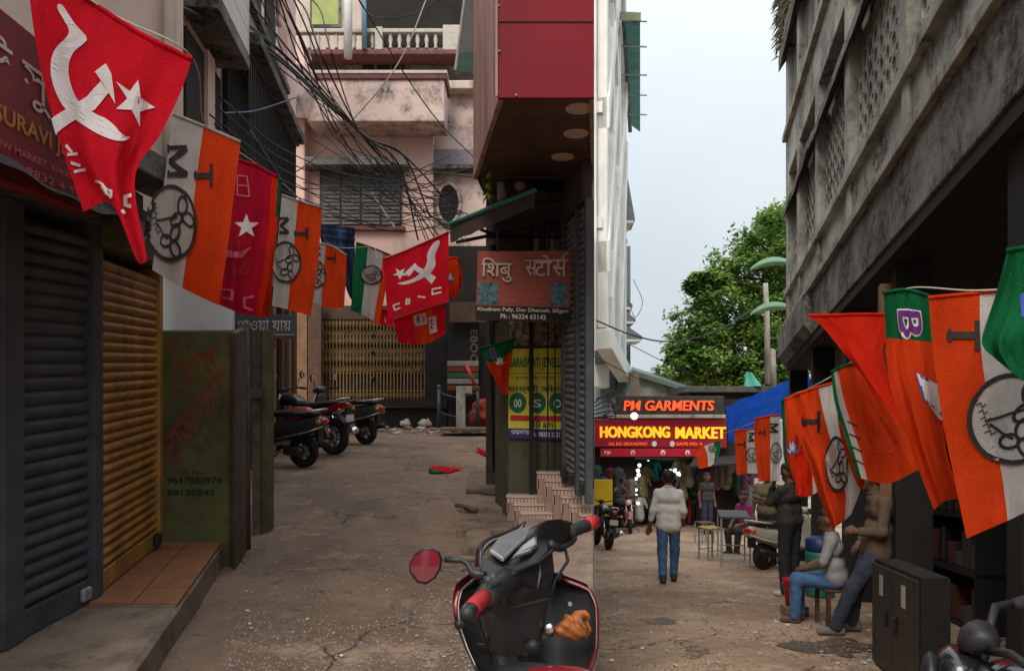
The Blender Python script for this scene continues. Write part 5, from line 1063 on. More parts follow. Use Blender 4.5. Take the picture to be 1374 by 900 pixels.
tmc('smaller orange flag with twin flower emblem, directly left of the dark blue cloth', [[(425,325), (445,330), (465,342)], [(422,355), (443,360), (464,370)], [(418,405), (440,413), (462,412)]], 6.6, .30, (425,368), (13,19), (440,341,450,352), (424,332,431,343), 1.9, fw=f_wh)
S = surf([[(428,300), (452,303), (476,306)], [(432,325), (455,330), (476,335)], [(452,345), (464,370), (478,392)], [(462,380), (470,400), (482,412)]], 7.6, .05, 2, 1)
m_navy = M('navy_cloth', (.012,.022,.055), .7, .3, 10, .1)
t = thing('dark_cloth', 'dark blue checked cloth hanging behind the flags under the barred window', 'cloth', S(.5, 0)); MB().grid(S, 20, 24).build('cloth', m_navy, t, smooth=True)
for k in (.08, .2, .32): lay(MB(), S, stroke([(0, k), (1, k)], .05), mx=.1).build('check_print', M('blue_print', (.02,.06,.16), .7), t)
tmc('green and white flag with twin flower emblem behind the second hammer flag', [[(478,325), (500,332), (524,342)], [(474,360), (497,368), (520,374)], [(472,400), (492,408), (512,418)], [(470,416), (490,424), (508,436)]], 7.4, .34, (499,369), (15,13), (0,0,1,1), (0,0,1,1), 2.6, third=[(0, .36, f_gr), (.36, .80, f_wh), (.80, 1, f_or)], letters=False)
S = surf([[(514,347), (545,336), (574,324), (602,311)], [(516,372), (546,364), (575,352), (602,342)], [(518,400), (547,392), (575,382), (602,374)], [(521,428), (548,420), (575,412), (602,405)]], 7.0, .02, 2.6, .9)
E_ = emb(S, 563, 357, 26, 30, 0); flip = lambda q: [[(-x, y) for x, y in p] for p in q]
rot40 = lambda q: [[(x*.80 - y*.60, x*.60 + y*.80) for x, y in p] for p in q]
tag(flag('second red hammer and sickle flag in front of the folding gate', S, [(0, 1, f_red)], decals=[('emblem', p_wh, sewn(S, [chaikin([(582,324),(592,322),(587,334),(583,342),(585,355),(579,366),(566,374),(545,383),(530,380),(545,378),(560,371),(570,360),(574,350),(572,342)]), [(543,366),(557,353),(561,358),(585,372),(579,381),(556,362),(549,371)]]), []), ('star', p_wh, sewn(S, [[(x*10.5 + 537, y*8.5 + 367) for x, y in rot40([STAR])[0]]]), []), ('lettering', p_wh, sewn(S, st_([(580,388),(592,386)], 2.2) + st_([(580,395),(592,392)], 2.2) + st_([(580,388),(580,395)], 2) + st_([(561,398),(570,399)], 2.4) + st_([(546,401),(545,408),(549,407),(549,401)], 2.2) + st_([(536,407),(528,410),(530,416),(537,413)], 2.2)), [])]), 'second red hammer and sickle flag in front of the folding gate', 'flag', 'flags with hammer and sickle')
S = surf([[(598,348), (612,345), (616,350)], [(598,372), (613,372), (621,374)], [(600,394), (608,400), (614,398)]], 7.3, .02, 2, .4)
tag(flag('orange lotus flag peeping out right of the second hammer flag', S, [(0, 1, f_or)], decals=[('lotus', p_wh, tf(LOTUS, emb(S, 604, 372, 6, 10)), []), ('lotus_outline', p_bl, tf(lotus_line(.12), emb(S, 604, 372, 6, 10)), [])]), 'orange lotus flag peeping out right of the second hammer flag', 'flag', 'flags with lotus emblem')
for rows, dep, bands, lb, ph, dec in (
    ([[(472,406), (500,412), (528,420)], [(478,414), (503,424), (528,436)], [(484,420), (508,433), (526,440)]], 7.5, [(0, .5, f_crim), (.5, 1, f_red)], 'low crumpled red flag end below the green and white flag', .5, 'cpt'),
    ([[(528,430), (562,418), (597,408)], [(531,444), (565,436), (598,430)], [(535,460), (568,462), (598,448)]], 7.3, [(0, .35, f_red), (.35, .75, f_or), (.75, 1, f_red)], 'low orange and red flag end below the second hammer flag', 1.5, 'pic')):
    S = surf(rows, dep, .03, 3, ph); t = flag(lb, S, bands, decals=([('lettering', p_wh, [], [('C P I', .25, .3, .8, .65)])] if dec == 'cpt' else [('printed_picture', p_wh, [[(.38,.1),(.62,.1),(.62,.5),(.38,.5)], [(.66,.3),(.82,.3),(.82,.8),(.66,.8)]], []), ('printed_portrait', p_bk, [ell(.46,.3,.05,.15,10), ell(.72,.52,.04,.17,10)], []), ('printed_motif', p_bl, [ell(.56,.32,.03,.12,8)], [])]))
S = surf([[(643,467), (664,462), (692,454)], [(652,485), (668,484), (688,470)], [(662,505), (672,510), (684,495)], [(670,524), (674,530), (681,528)]], 6.9, .035, 2.4, .7)
tag(flag('green and orange lotus flag drooping beside the yellow poster', S, [(0, .34, f_gr), (.34, 1, f_or)], axis='v', decals=[('lotus', p_wh, tf(LOTUS, emb(S, 671, 484, 7, 10)), []), ('lettering', p_pu, [], [('B', .30, .05, .5, .28)])]), 'green and orange lotus flag drooping beside the yellow poster', 'flag', 'flags with lotus emblem')
# --- right street
S = surf([[(1083,423), (1120,422), (1157,421), (1192,421)], [(1103,438), (1135,455), (1165,465), (1197,470)], [(1128,468), (1155,495), (1182,515), (1208,522)], [(1165,510), (1185,540), (1206,565), (1226,592)]], 4.6, .02, 2.1, .2)
tag(flag('plain bright red flag slung diagonally beneath the concrete beam', S, [(0, 1, f_orr)], decals=[('ring_print', p_bk, stroke(ell(.93, .5, .07, .22, 16, 70, 290), .02), [])]), 'plain bright red flag slung diagonally beneath the concrete beam', 'flag')
S = surf([[(1115,498), (1140,488), (1166,494)], [(1120,540), (1160,545), (1192,540)], [(1135,590), (1178,590), (1218,585)], [(1150,640), (1192,648), (1236,628)]], 5.0, .03, 2.6, 2.2)
tag(flag('orange flag with a faint lotus print behind the bright red flag', S, [(0, .07, f_gr), (.07, .17, f_wh), (.17, 1, f_or)], decals=[('lotus_print', p_do, tf(lotus_line(.07), emb(S, 1182, 585, 24, 42)), []), ('stripe_print', p_bk, sewn(S, sum([stroke([(1137 + 3*k, 565 + 17*k), (1150 + 3*k, 572 + 17*k)], 2) for k in range(4)], [])), [])]), 'orange flag with a faint lotus print behind the bright red flag', 'flag', 'flags with lotus emblem')
tmc('orange and white twin flower flag twisted to a narrow end', [[(1053,535), (1085,522), (1116,513)], [(1066,575), (1095,570), (1128,562)], [(1085,620), (1110,618), (1142,610)], [(1100,668), (1122,668), (1155,650)], [(1116,708), (1128,702), (1142,690)]], 5.4, .70, (1122,622), (17,38), (1078,553,1098,578), (0,0,1,1), 1.3, left=False, wave=.05, erot=-18, fw=f_whr, letters=True)
S = surf([[(1130,500), (1138,498), (1146,520)], [(1124,560), (1135,566), (1150,580)], [(1136,612), (1146,618), (1156,628)], [(1150,650), (1156,656), (1160,648)]], 5.25, .04, 2, .9)
tag(flag('narrow orange and green fold between the twisted flag and the faint lotus flag', S, [(0, .35, f_gr), (.35, 1, f_or)], axis='v'), 'narrow orange and green fold between the twisted flag and the faint lotus flag', 'flag', 'flags with lotus emblem')
S = surf([[(1186,392), (1215,388), (1246,396)], [(1188,440), (1220,442), (1252,446)], [(1194,515), (1228,520), (1262,522)], [(1222,600), (1246,605), (1270,605)], [(1253,684), (1268,672), (1290,668)]], 3.7, .03, 2.2, .1)
tag(flag('green topped orange flag with purple letter and white lotus, second from the right edge', S, [(0, .30, f_gr), (.30, 1, f_or)], axis='v', decals=[('letter_border', p_wh, [], [('B', .28, .13, .78, .30, dict(bold=.06, rot=-90))]), ('lettering', p_pu, [], [('B', .32, .14, .76, .29, dict(bold=.015, rot=-90, off=.008))]), ('lotus', p_wh, sewn(S, [[(1230,500),(1250,512),(1272,520),(1278,566),(1262,556),(1240,535)], [(1237,530),(1255,548),(1280,565),(1258,562)]]), []), ('lotus_outline', p_bl, sewn(S, stroke([(1231,502),(1240,535),(1262,556),(1278,565)], 3) + stroke([(1231,502),(1250,513),(1270,520)], 3)), [])]), 'green topped orange flag with purple letter and white lotus, second from the right edge', 'flag', 'flags with lotus emblem')
tmc('largest orange and white flag with twin flower emblem at the right edge', [[(1246,398), (1310,392), (1360,388), (1420,384)], [(1252,470), (1312,470), (1365,465), (1428,462)], [(1264,560), (1325,560), (1380,555), (1440,550)], [(1280,640), (1340,640), (1396,630), (1455,622)], [(1297,722), (1348,700), (1402,676), (1462,660)]], 3.3, .36, (1356,562), (58,62), (1272,432,1312,468), (1330,420,1370,462), .8, left=False, wave=.03, fw=f_whr)
S = surf([[(1352,335), (1385,330), (1420,326)], [(1336,395), (1380,392), (1425,390)], [(1318,452), (1352,462), (1400,470)], [(1322,470), (1365,505), (1410,535)]], 2.9, .03, 2, .3)
tag(flag('green curled flag corner at the right edge above the largest flag', S, [(0, 1, f_gr)], decals=[('lettering', p_bl, sewn(S, [[(1368,395),(1390,390),(1390,430),(1370,425)]]), [])]), 'green curled flag corner at the right edge above the largest flag', 'flag')
for rows, dep, lb, wh, ec, er, left, M_, ph in (
    ([[(1012,562), (1030,558), (1047,556)], [(1013,600), (1030,600), (1047,600)], [(1018,646), (1031,645), (1046,645)]], 9.5, 'small orange and white flag with twin flower emblem over the stools', .60, (1041,607), (8,14), False, (1033,568,1044,580), .4),
    ([[(985,578), (1002,576), (1018,574)], [(987,606), (1002,606), (1018,604)], [(988,637), (1003,635), (1018,635)]], 11.0, 'smallest orange and white flag with twin flower emblem nearest the blue tarpaulin', .5, (1009,610), (9,10), False, (1004,580,1012,592), 1.9)):
    tmc(lb, rows, dep, wh, ec, er, (rows[0][0][0] + 5, rows[0][0][1] + 14, rows[0][0][0] + 14, rows[0][0][1] + 22), M_, ph, left=left, fw=f_whr)
S = surf([[(1048,538), (1062,530), (1078,545)], [(1050,575), (1064,570), (1076,585)], [(1052,615), (1064,618), (1072,625)], [(1062,640), (1067,645), (1070,640)]], 8.0, .04, 2, .8)
tag(flag('small orange lotus flag with green hem over the standing man', S, [(0, .16, f_gr), (.16, 1, f_or)], decals=[('lotus', p_wh, tf(LOTUS, emb(S, 1064, 600, 9, 16)), []), ('lotus_outline', p_bl, tf(lotus_line(.1), emb(S, 1064, 600, 9, 16)), [])]), 'small orange lotus flag with green hem over the standing man', 'flag', 'flags with lotus emblem')
S = surf([[(1066,612), (1084,600), (1102,622)], [(1067,640), (1084,640), (1100,645)], [(1068,664), (1084,666), (1100,658)]], 7.4, .03, 2, 1.8)
tag(flag('short red flag end with white corner below the small lotus flag', S, [(0, .7, f_orr), (.7, 1, f_whr)]), 'short red flag end with white corner below the small lotus flag', 'flag')
tmc('orange white and green flag tilted in front of the market entrance', [[(932,605), (948,596), (967,590)], [(935,614), (952,607), (967,600)], [(938,629), (953,625), (962,618)]], 17, .4, (956,602), (6,5), (0,0,1,1), (0,0,1,1), 2.2, third=[(0, .40, f_or), (.40, .75, f_whr), (.75, 1, f_gr)], letters=False)
# ropes that carry the flags
for pts, lb in ([[(20,-70,2.9), (150,20,3.0), (258,79,3.1), (277,170,3.9), (345,222,4.5), (404,270,5.6), (445,330,6.6), (500,332,7.4), (514,347,7.0), (602,311,7.0), (640,300,6.9)], 'pale string carrying the flags across the left street'], [[(960,585,18), (985,577,11), (1030,558,9.5), (1062,531,8), (1085,522,5.4), (1140,488,5.0), (1192,421,4.6), (1215,389,3.7), (1310,391,3.3), (1420,384,3.3)], 'pale string carrying the flags along the right street']):
    g = [P(*q) for q in pts]; tag(MB().tube([catmull(g, i/80) + Vector((0,0,.004)) for i in range(81)], .004, 5).build('flag_string', m_rope, smooth=True), lb, 'string')
# ================================================================== two-wheelers (local axes: x forward, y left, z up)
def sect(x, z, w, h, yc=0, n=16, p=2.6, tilt=0):
    o = []
    for k in range(n):
        a = 2*math.pi*k/n; c, s = math.cos(a), math.sin(a); yy = math.copysign(abs(c)**(2/p), c)*w; zz = math.copysign(abs(s)**(2/p), s)*h
        o.append((x + tilt*zz, yc + yy, z + zz))
    return o
def body(secs, name, mat, t, sub=1, caps=True): return MB().loft([sect(*s) if not isinstance(s, dict) else sect(**s) for s in secs], caps=caps).build(name, mat, t, smooth=True, local=True, sub=sub)
def wheel(t, x, z, r, w, alloy, spokes=6, y=0):
    wh = MB(); prof = [(r - w*.9, -w*.42), (r - w*.3, -w*.5), (r - w*.04, -w*.30), (r, 0), (r - w*.04, w*.30), (r - w*.3, w*.5), (r - w*.9, w*.42)]
    wh.lathe(prof + [(r - w*.9, -w*.42)], (x, y, z), 'y', 28, caps=False); wo = wh.build('wheel', m_rubber, t, smooth=True, local=True)
    MB().lathe([(r - w*.9, -w*.4), (r - w*1.15, -w*.36), (r - w*1.15, w*.36), (r - w*.9, w*.4)], (x, y, z), 'y', 28, caps=False).build('rim', alloy, wo, smooth=True, local=True)
    mb = MB().lathe([(.055, -w*.5), (.055, w*.5)], (x, y, z), 'y', 14)
    for k in range(spokes):
        a = 2*math.pi*k/spokes + .3; c, s = math.cos(a), math.sin(a); rr = r - w*1.1
        mb.box8([(x + q[0], y + q[2], z + q[1]) for q in [(c*.04 - s*.018, s*.04 + c*.018, -w*.25), (c*.04 + s*.018, s*.04 - c*.018, -w*.25), (c*rr + s*.012, s*rr - c*.012, -w*.2), (c*rr - s*.012, s*rr + c*.012, -w*.2), (c*.04 - s*.018, s*.04 + c*.018, w*.25), (c*.04 + s*.018, s*.04 - c*.018, w*.25), (c*rr + s*.012, s*rr - c*.012, w*.2), (c*rr - s*.012, s*rr + c*.012, w*.2)]])
    mb.build('spokes', alloy, wo, local=True)
    MB().lathe([(.09, w*.3), (.09, w*.45), (.02, w*.5)], (x, y, z), 'y', 20).build('brake_disc', m_steel, wo, local=True)
def mirror(t, p0, p1, p2, mat=m_black, r=(.05, .02, .065)):
    m = MB().tube([p0, p1, p2], .007, 6).build('mirror', mat, t, smooth=True, local=True)
    MB().ball(p2, r).build('mirror_head', mat, m, smooth=True, local=True)
    MB().lathe([(r[2]*.85, 0), (r[2]*.85, .004)], (p2[0] - r[0] + .012, p2[1], p2[2]), 'x', 14).build('mirror_glass', m_chrome, m, local=True)
m_tail = M('tail_lamp_red', (.5,.008,.01), .2, .1, 9, 0, coat=.5); m_amber = M('amber_lens', (.6,.18,.01), .2, .1, 9, 0, coat=.5); m_clear = M('clear_lens', (.62,.63,.64), .15, .1, 8, 0, coat=.5); m_seat = M('seat_vinyl', (.028,.027,.027), .5, .2, 10, .1, 150); m_plate = M('number_plate', (.55,.55,.5), .5, .1, 9, 0); m_alloy = M('dark_alloy', (.10,.10,.10), .4, .1, 9, 0, metal=.8); m_silver = M('silver_trim', (.55,.55,.54), .3, .1, 9, 0, metal=.8)
def scooter(label, loc, rz, paint, trim, group=None, lean=0):
    t = thing('scooter', label, 'scooter', loc, group, rz); t.rotation_euler[0] = lean
    wheel(t, -.60, .235, .235, .10, m_alloy, 5); wheel(t, .62, .235, .235, .10, m_alloy, 5)
    body([(-.98, .66, .035, .05), (-.93, .65, .10, .10), (-.75, .60, .155, .14), (-.50, .555, .175, .155), (-.25, .50, .165, .17), (-.08, .44, .14, .16), (.02, .38, .10, .10)], 'rear_body', paint, t)
    body([(-.88, .765, .10, .035), (-.75, .785, .135, .05), (-.45, .77, .145, .055), (-.15, .755, .13, .05), (.0, .735, .09, .035)], 'seat', m_seat, t)
    body([(.62 - .06, .30, .12, .03), (.40, .31, .16, .035), (.05, .30, .16, .035), (-.12, .33, .14, .05)], 'floorboard', m_black, t)
    mb = MB(); secs = []
    for z, x, w, th in ((.28, .40, .15, .06), (.45, .44, .19, .06), (.65, .46, .19, .065), (.82, .44, .15, .07), (.94, .40, .10, .06)): secs.append([(x + th*math.cos(a)*1.3 - abs(math.sin(a))**2*.06, w*math.sin(a), z) for a in [2*math.pi*k/16 for k in range(16)]])
    mb.loft(secs).build('front_apron', paint, t, smooth=True, local=True, sub=1)
    MB().grid(lambda u, v: (.62 + .275*math.cos(R(15 + 150*v)), (u - .5)*.15*(1 - .2*abs(v - .5)), .235 + .275*math.sin(R(15 + 150*v)) + .02*(1 - (2*u - 1)**2)), 6, 14).build('front_fender', paint, t, smooth=True, local=True)
    MB().tube([(.60, .06, .235), (.52, .06, .55), (.46, .05, .8)], .02, 8).tube([(.60, -.06, .235), (.52, -.06, .55), (.46, -.05, .8)], .02, 8).build('fork', m_black, t, smooth=True, local=True)
    body([(.30, .98, .06, .04), (.36, .99, .13, .06), (.44, .98, .13, .07), (.52, .94, .08, .05)], 'handlebar_cover', paint, t)
    MB().ball((.52, 0, .95), (.03, .09, .05)).build('headlight', m_clear, t, smooth=True, local=True)
    for s in (-1, 1):
        MB().tube([(.38, .10*s, .99), (.34, .22*s, 1.0), (.28, .34*s, .99)], .017, 8).build('handlebar_grip', m_rubber, t, smooth=True, local=True)
        mirror(t, (.38, .17*s, 1.02), (.36, .22*s, 1.12), (.34, .30*s, 1.20))
        MB().ball((-.92, .10*s, .66), (.05, .025, .035)).build('indicator', m_amber, t, smooth=True, local=True)
        MB().tube([(-.97, .07*s, .60), (-.80, .165*s, .53), (-.55, .188*s, .475), (-.25, .178*s, .41)], .011, 6).build('trim_strip', trim, t, smooth=True, local=True)
        MB().tube([(-.55, .15*s, .78), (-.75, .165*s, .80), (-.93, .10*s, .83), (-.97, 0, .84)], .015, 8).build('grab_rail', trim, t, smooth=True, local=True)
    MB().ball((-.965, 0, .67), (.035, .085, .045)).build('tail_light', m_tail, t, smooth=True, local=True)
    MB().box(-.90, -.85, -.07, .07, .38, .60).build('rear_mudguard', m_black, t, local=True)
    MB().tube([(-.25, -.13, .24), (-.5, -.17, .26), (-.88, -.18, .34)], [.02, .045, .05], 12).build('exhaust', m_black, t, smooth=True, local=True)
    body([(-.30, .24, .06, .07, .08), (-.5, .25, .07, .085, .08), (-.68, .24, .05, .06, .09)], 'engine', m_alloy, t)
    MB().tube([(-.25, .12, .2), (-.15, .16, .1), (.05, .2, .02)], .012, 6).build('side_stand', m_black, t, local=True)
    MB().tube([(-.35, -.2, .33), (-.20, -.23, .28), (-.05, -.22, .30), (.0, -.2, .36), (-.1, -.2, .40), (-.3, -.2, .40), (-.35, -.2, .33)], .018, 8).build('saree_guard', m_silver, t, smooth=True, local=True)
    return t
def motorcycle(label, loc, rz, paint, lean=0, mirrors=True, metal=None, tail=None):
    m_silver, m_chrome, m_clear = (metal, metal, metal) if metal else (globals()['m_silver'], globals()['m_chrome'], globals()['m_clear'])
    t = thing('motorcycle', label, 'motorcycle', loc, None, rz); t.rotation_euler[0] = lean
    wheel(t, -.62, .30, .30, .11, m_alloy, 6); wheel(t, .66, .30, .30, .10, m_alloy, 6)
    body([(-.02, .80, .08, .06), (.12, .86, .14, .10), (.30, .88, .145, .11), (.45, .85, .10, .09), (.50, .82, .05, .06)], 'fuel_tank', paint, t)
    body([(-.78, .86, .07, .02), (-.65, .83, .12, .045), (-.35, .79, .135, .05), (-.05, .79, .11, .05), (.05, .80, .08, .03)], 'seat', m_seat, t)
    body([(-.95, .84, .03, .03), (-.85, .81, .075, .06), (-.6, .74, .105, .07), (-.3, .68, .12, .09), (-.1, .64, .10, .10)], 'tail_cowl', tail or paint, t)
    MB().ball((-.95, 0, .82), (.03, .06, .035)).build('tail_light', m_tail, t, smooth=True, local=True)
    MB().grid(lambda u, v: (-.62 + .35*math.cos(R(60 + 110*v)), (u - .5)*.15, .30 + .35*math.sin(R(60 + 110*v)) + .02*(1 - (2*u - 1)**2)), 6, 12).build('rear_fender', m_black, t, smooth=True, local=True)
    MB().grid(lambda u, v: (.66 + .34*math.cos(R(20 + 120*v)), (u - .5)*.13, .30 + .34*math.sin(R(20 + 120*v)) + .02*(1 - (2*u - 1)**2)), 6, 12).build('front_fender', paint, t, smooth=True, local=True)
    body([(-.18, .40, .10, .12), (.0, .42, .13, .17), (.2, .42, .13, .16), (.32, .42, .09, .10)], 'engine', m_alloy, t)
    mb = MB()
    for k in range(6): mb.box(-.02, .26, -.14, .14, .46 + .03*k, .47 + .03*k)
    mb.build('cooling_fins', m_alloy, t, local=True)
    for s in (-1, 1):
        MB().tube([(.66, .075*s, .30), (.52, .075*s, .72), (.44, .075*s, .96)], .022, 8).build('fork', m_silver, t, smooth=True, local=True)
        MB().tube([(.44, .04*s, 1.0), (.40, .20*s, 1.06), (.30, .36*s, 1.04)], .013, 8).build('handlebar', m_black, t, smooth=True, local=True)
        MB().tube([(.34, .27*s, 1.052), (.29, .38*s, 1.037)], .02, 8).build('grip', m_rubber, t, smooth=True, local=True)
        if mirrors: mirror(t, (.36, .24*s, 1.06), (.35, .27*s, 1.18), (.33, .33*s, 1.27))
        MB().tube([(-.62, .10*s, .30), (-.48, .11*s, .66)], [.03, .028], 10).build('shock_absorber', m_chrome, t, smooth=True, local=True)
        MB().tube([(-.88, .06*s, .74), (-.90, .16*s, .74)], .01, 6).ball((-.90, .17*s, .74), .03).build('indicator', m_amber, t, smooth=True, local=True)
        MB().tube([(-.42, .13*s, .83), (-.65, .16*s, .87), (-.90, .08*s, .92), (-.93, 0, .92)], .013, 8).build('grab_rail', m_silver, t, smooth=True, local=True)
        MB().tube([(-.62, .09*s, .30), (-.2, .09*s, .34), (.05, .08*s, .30)], .02, 6).build('swing_arm', m_black, t, local=True)
    body([(.42, .88, .05, .06), (.50, .90, .12, .10), (.58, .88, .10, .09)], 'headlight_cowl', paint, t)
    MB().ball((.585, 0, .88), (.03, .085, .075)).build('headlight', m_clear, t, smooth=True, local=True)
    body([(.40, 1.02, .05, .03), (.46, 1.04, .08, .05), (.52, 1.0, .05, .03)], 'instrument_cluster', m_black, t)
    MB().tube([(.25, -.1, .35), (.1, -.15, .20), (-.25, -.16, .22), (-.45, -.17, .28), (-.95, -.18, .40)], [.022, .022, .025, .05, .055], 12).build('exhaust', m_chrome, t, smooth=True, local=True)
    MB().tube([(.50, 0, .82), (.28, 0, .30), (-.1, 0, .24), (-.25, 0, .55), (-.05, 0, .76)], .025, 8).build('frame', m_black, t, smooth=True, local=True)
    MB().box(-.98, -.955, -.09, .09, .55, .66).build('number_plate', m_plate, t, local=True); MB().box(-.955, -.93, -.06, .06, .5, .78).build('rear_mudguard', m_black, t, local=True)
    MB().tube([(-.05, .1, .25), (-.0, .2, .1), (.05, .27, .01)], .012, 6).build('side_stand', m_black, t, local=True)
    return t
def at_l(x, y, dz=0): d = dl(y); p = P(x, y, d); return Vector((p.x, p.y, gl(d) + dz))
def at_r(x, y, dz=0): d = dr(y); p = P(x, y, d); return Vector((p.x, p.y, gr(d) + dz))
m_dgrey = M('dark_grey_paint', (.045,.045,.048), .25, .1, 5, 0, coat=.5, metal=.2); m_redp = M('red_paint', (.33,.010,.012), .22, .1, 5, 0, coat=.6); m_grnp = M('grey_green_paint', (.075,.075,.065), .25, .1, 5, 0, coat=.5, metal=.3); m_crm = M('cream_paint', (.42,.40,.33), .3, .12, 5, 0, coat=.4, dirt=(.2,.17,.13), damt=.3); m_wht = M('scooter_white', (.62,.62,.6), .3, .08, 5, 0, coat=.4)
def park(fn, label, x, y, side, heading, *a, wx=-.60, **k):   # puts the rear wheel on a picture point; heading in degrees in plan
    p = (at_l if side == 'l' else at_r)(x, y); h = R(heading); loc = p - Vector((math.cos(h)*wx, math.sin(h)*wx, 0))
    sl_ = SL if side == 'l' else SR; loc.z = sl_ * loc.y
    o = fn(label, loc, h, *a, **k); o.rotation_euler[1] = -math.atan(sl_ * math.sin(h)); return o
park(scooter, 'black scooter with silver trim parked nearest behind the timber post', 408, 627, 'l', 160, m_dgrey, m_silver, lean=-.08)
park(motorcycle, 'black motorcycle with a red tail parked between the two scooters', 448, 610, 'l', 152, m_dgrey, lean=-.08, wx=-.62, tail=m_redp)
park(scooter, 'grey scooter parked furthest from the timber post with its tail by the gate', 491, 596, 'l', 155, m_grnp, m_silver, lean=-.08)
t = thing('red_helmet', 'red and white helmet resting behind the nearest black scooter', 'helmet', at_l(378, 640) + Vector((0, .9, .78)))
sdf_obj('shell', [((-.05,0,0), (.08,0,.02), .15, .13)], m_redp, t, .05, .02); MB().grid(lambda u, v: ((-.1 + .22*u), -.145 + .0*v, .02 + .07*v), 4, 3).build('visor', m_wht, t, local=True)
park(motorcycle, 'black motorcycle with chrome exhaust parked at the left edge of the right street', 816, 737, 'r', 95, m_gloss, lean=.1, wx=-.62)
park(motorcycle, 'dark motorcycle with red tank standing facing out by the market entrance', 846, 716, 'r', 262, m_redp, lean=.06, wx=.66)
park(scooter, 'cream white scooter with a luggage rail behind the standing man', 1025, 764, 'r', 28, m_crm, m_wht, lean=-.06)
motorcycle('black motorcycle seen partly at the bottom right corner', Vector((1.86, 2.12, gr(2.12))), R(152), m_gloss, lean=-.1, mirrors=False, metal=m_black)
# ------------------------------------------------------------------ the scooter in front, seen from behind and above
m_blk2 = M('textured_black_plastic', (.016,.016,.017), .38, .3, 6, .12, 220); m_scred = M('scooter_red', (.20,.006,.012), .25, .08, 5, 0, coat=.6); m_gripr = M('red_grip_rubber', (.42,.018,.02), .6, .15, 20, .1); m_lcd = M('instrument_glass', (.17,.175,.18), .12, .35, 6, 0, coat=.8, dirt=(.25,.25,.25), damt=.4, dscale=30); m_bag = M('orange_brown_bag', (.26,.075,.014), .5, .7, 40, .2, 60)
m_scdk = M('dark_red_edge', (.10,.005,.008), .3, .1, 5, 0, coat=.4)
t = thing('scooter', 'black scooter with red grips in the foreground seen from behind its handlebar', 'scooter', (.1, 1.9, gl(1.9)))
def V(x, y, d): return P(x, y, d)
def vloft(rings, name, mat, par=None, sub=1, n=14, p=2.4):
    """rings: (x, y, d, half width px, half height px, half depth m, turn deg)"""
    secs = []
    for x, y, d, w, h, dp, tr in rings:
        c = V(x, y, d); w_, h_ = w/F*d, h/F*d; o = []
        for k in range(n):
            a = 2*math.pi*k/n; ca, sa = math.cos(a), math.sin(a); q = Vector((math.copysign(abs(ca)**(2/p), ca)*w_, math.copysign(abs(sa)**(2/p), sa)*dp, 0)); rt = R(tr)
            o.append(c + Vector((q.x*math.cos(rt) - q.y*math.sin(rt), q.x*math.sin(rt) + q.y*math.cos(rt), 0)))
        secs.append(o)
    return MB().loft(secs).build(name, mat, par if par is not None else t, smooth=True, sub=sub)
def slab(pts, thick, name, mat, par=None, bevel=.006, back=(0, 1, -.15)):
    q = [V(*p) for p in pts]; k = Vector(back).normalized() * thick
    return MB().prism(q, k).build(name, mat, par if par is not None else t, bevel=bevel)
# leg shield: a dished inner panel between two red rims
def shield(u, v):
    xl = [640, 622, 617, 619, 630, 645][0:6]; xr = [752, 790, 799, 800, 799, 790]; ys = [778, 792, 812, 840, 872, 905]; dd = [1.80, 1.78, 1.76, 1.73, 1.70, 1.67]
    f = v*5; i = min(4, int(f)); f -= i; L = lambda a: a[i] + (a[i+1] - a[i])*f
    return V(L(xl) + (L(xr) - L(xl))*u, L(ys), L(dd) + .07*math.sin(math.pi*u)**.7 - .05*math.exp(-((u - .42)/.16)**2))
MB().grid(shield, 36, 24).build('leg_shield', m_blk2, t, smooth=True)
MB().tube([shield(0, i/14) + Vector((-.004, .01, 0)) for i in range(15)], .006, 8).build('shield_rim', m_gloss, t, smooth=True)
MB().tube([shield(0, .22 + .3*i/8) + Vector((-.010, .012, 0)) for i in range(9)], [.004, .007, .009, .009, .009, .009, .008, .006, .003], 8).build('red_flash', m_scred, t, smooth=True)
MB().tube([shield(1, i/14) + Vector((.002, .01, 0)) for i in range(15)], .006, 8).build('shield_rim', m_scdk, t, smooth=True)
MB().tube([shield(.62 + .38*i/10, .0) + Vector((0, 0, .008)) for i in range(11)], .011, 8).build('shield_top_edge', m_gloss, t, smooth=True)
MB().grid(lambda u, v: shield(u*.99 + .005, v*.98) + Vector((-.01 + .03*(u - .5), .075 + .05*math.sin(math.pi*u), 0)), 20, 14).build('front_apron', m_scdk, t, smooth=True)
# steering column and handlebar cover
vloft([(690, 880, 1.66, 34, 0, .05, 10), (690, 845, 1.67, 40, 0, .06, 10), (692, 805, 1.68, 46, 0, .07, 14), (693, 780, 1.68, 47, 0, .075, 22), (696, 764, 1.69, 42, 0, .07, 28), (698, 757, 1.70, 34, 0, .05, 30)], 'handlebar_cover', m_blk2)
hump = [(652, 762, 1.60), (650, 745, 1.66), (666, 728, 1.76), (700, 709, 1.86), (727, 702, 1.90), (735, 712, 1.86), (738, 735, 1.74), (722, 752, 1.63), (690, 765, 1.56)]
slab(hump, .09, 'instrument_housing', m_blk2, back=(0, .3, -1), bevel=.02)
g = slab([(656, 744, 1.655), (668, 727, 1.745), (697, 714, 1.83), (715, 711, 1.86), (720, 715, 1.84), (694, 738, 1.70), (675, 757, 1.60)], .012, 'instrument_glass', m_lcd, back=(0, .3, -1), bevel=.008)
g.location.z += .014; g.location.y -= .012
g2 = slab([(686, 753, 1.60), (698, 738, 1.68), (720, 722, 1.79), (721, 735, 1.73), (712, 744, 1.66)], .012, 'instrument_window', m_lcd, back=(0, .3, -1), bevel=.006); g2.location.z += .014; g2.location.y -= .012
MB().ball(V(673, 738, 1.69), (.004, .004, .004), 8, 6).build('warning_lamp', m_black, g)
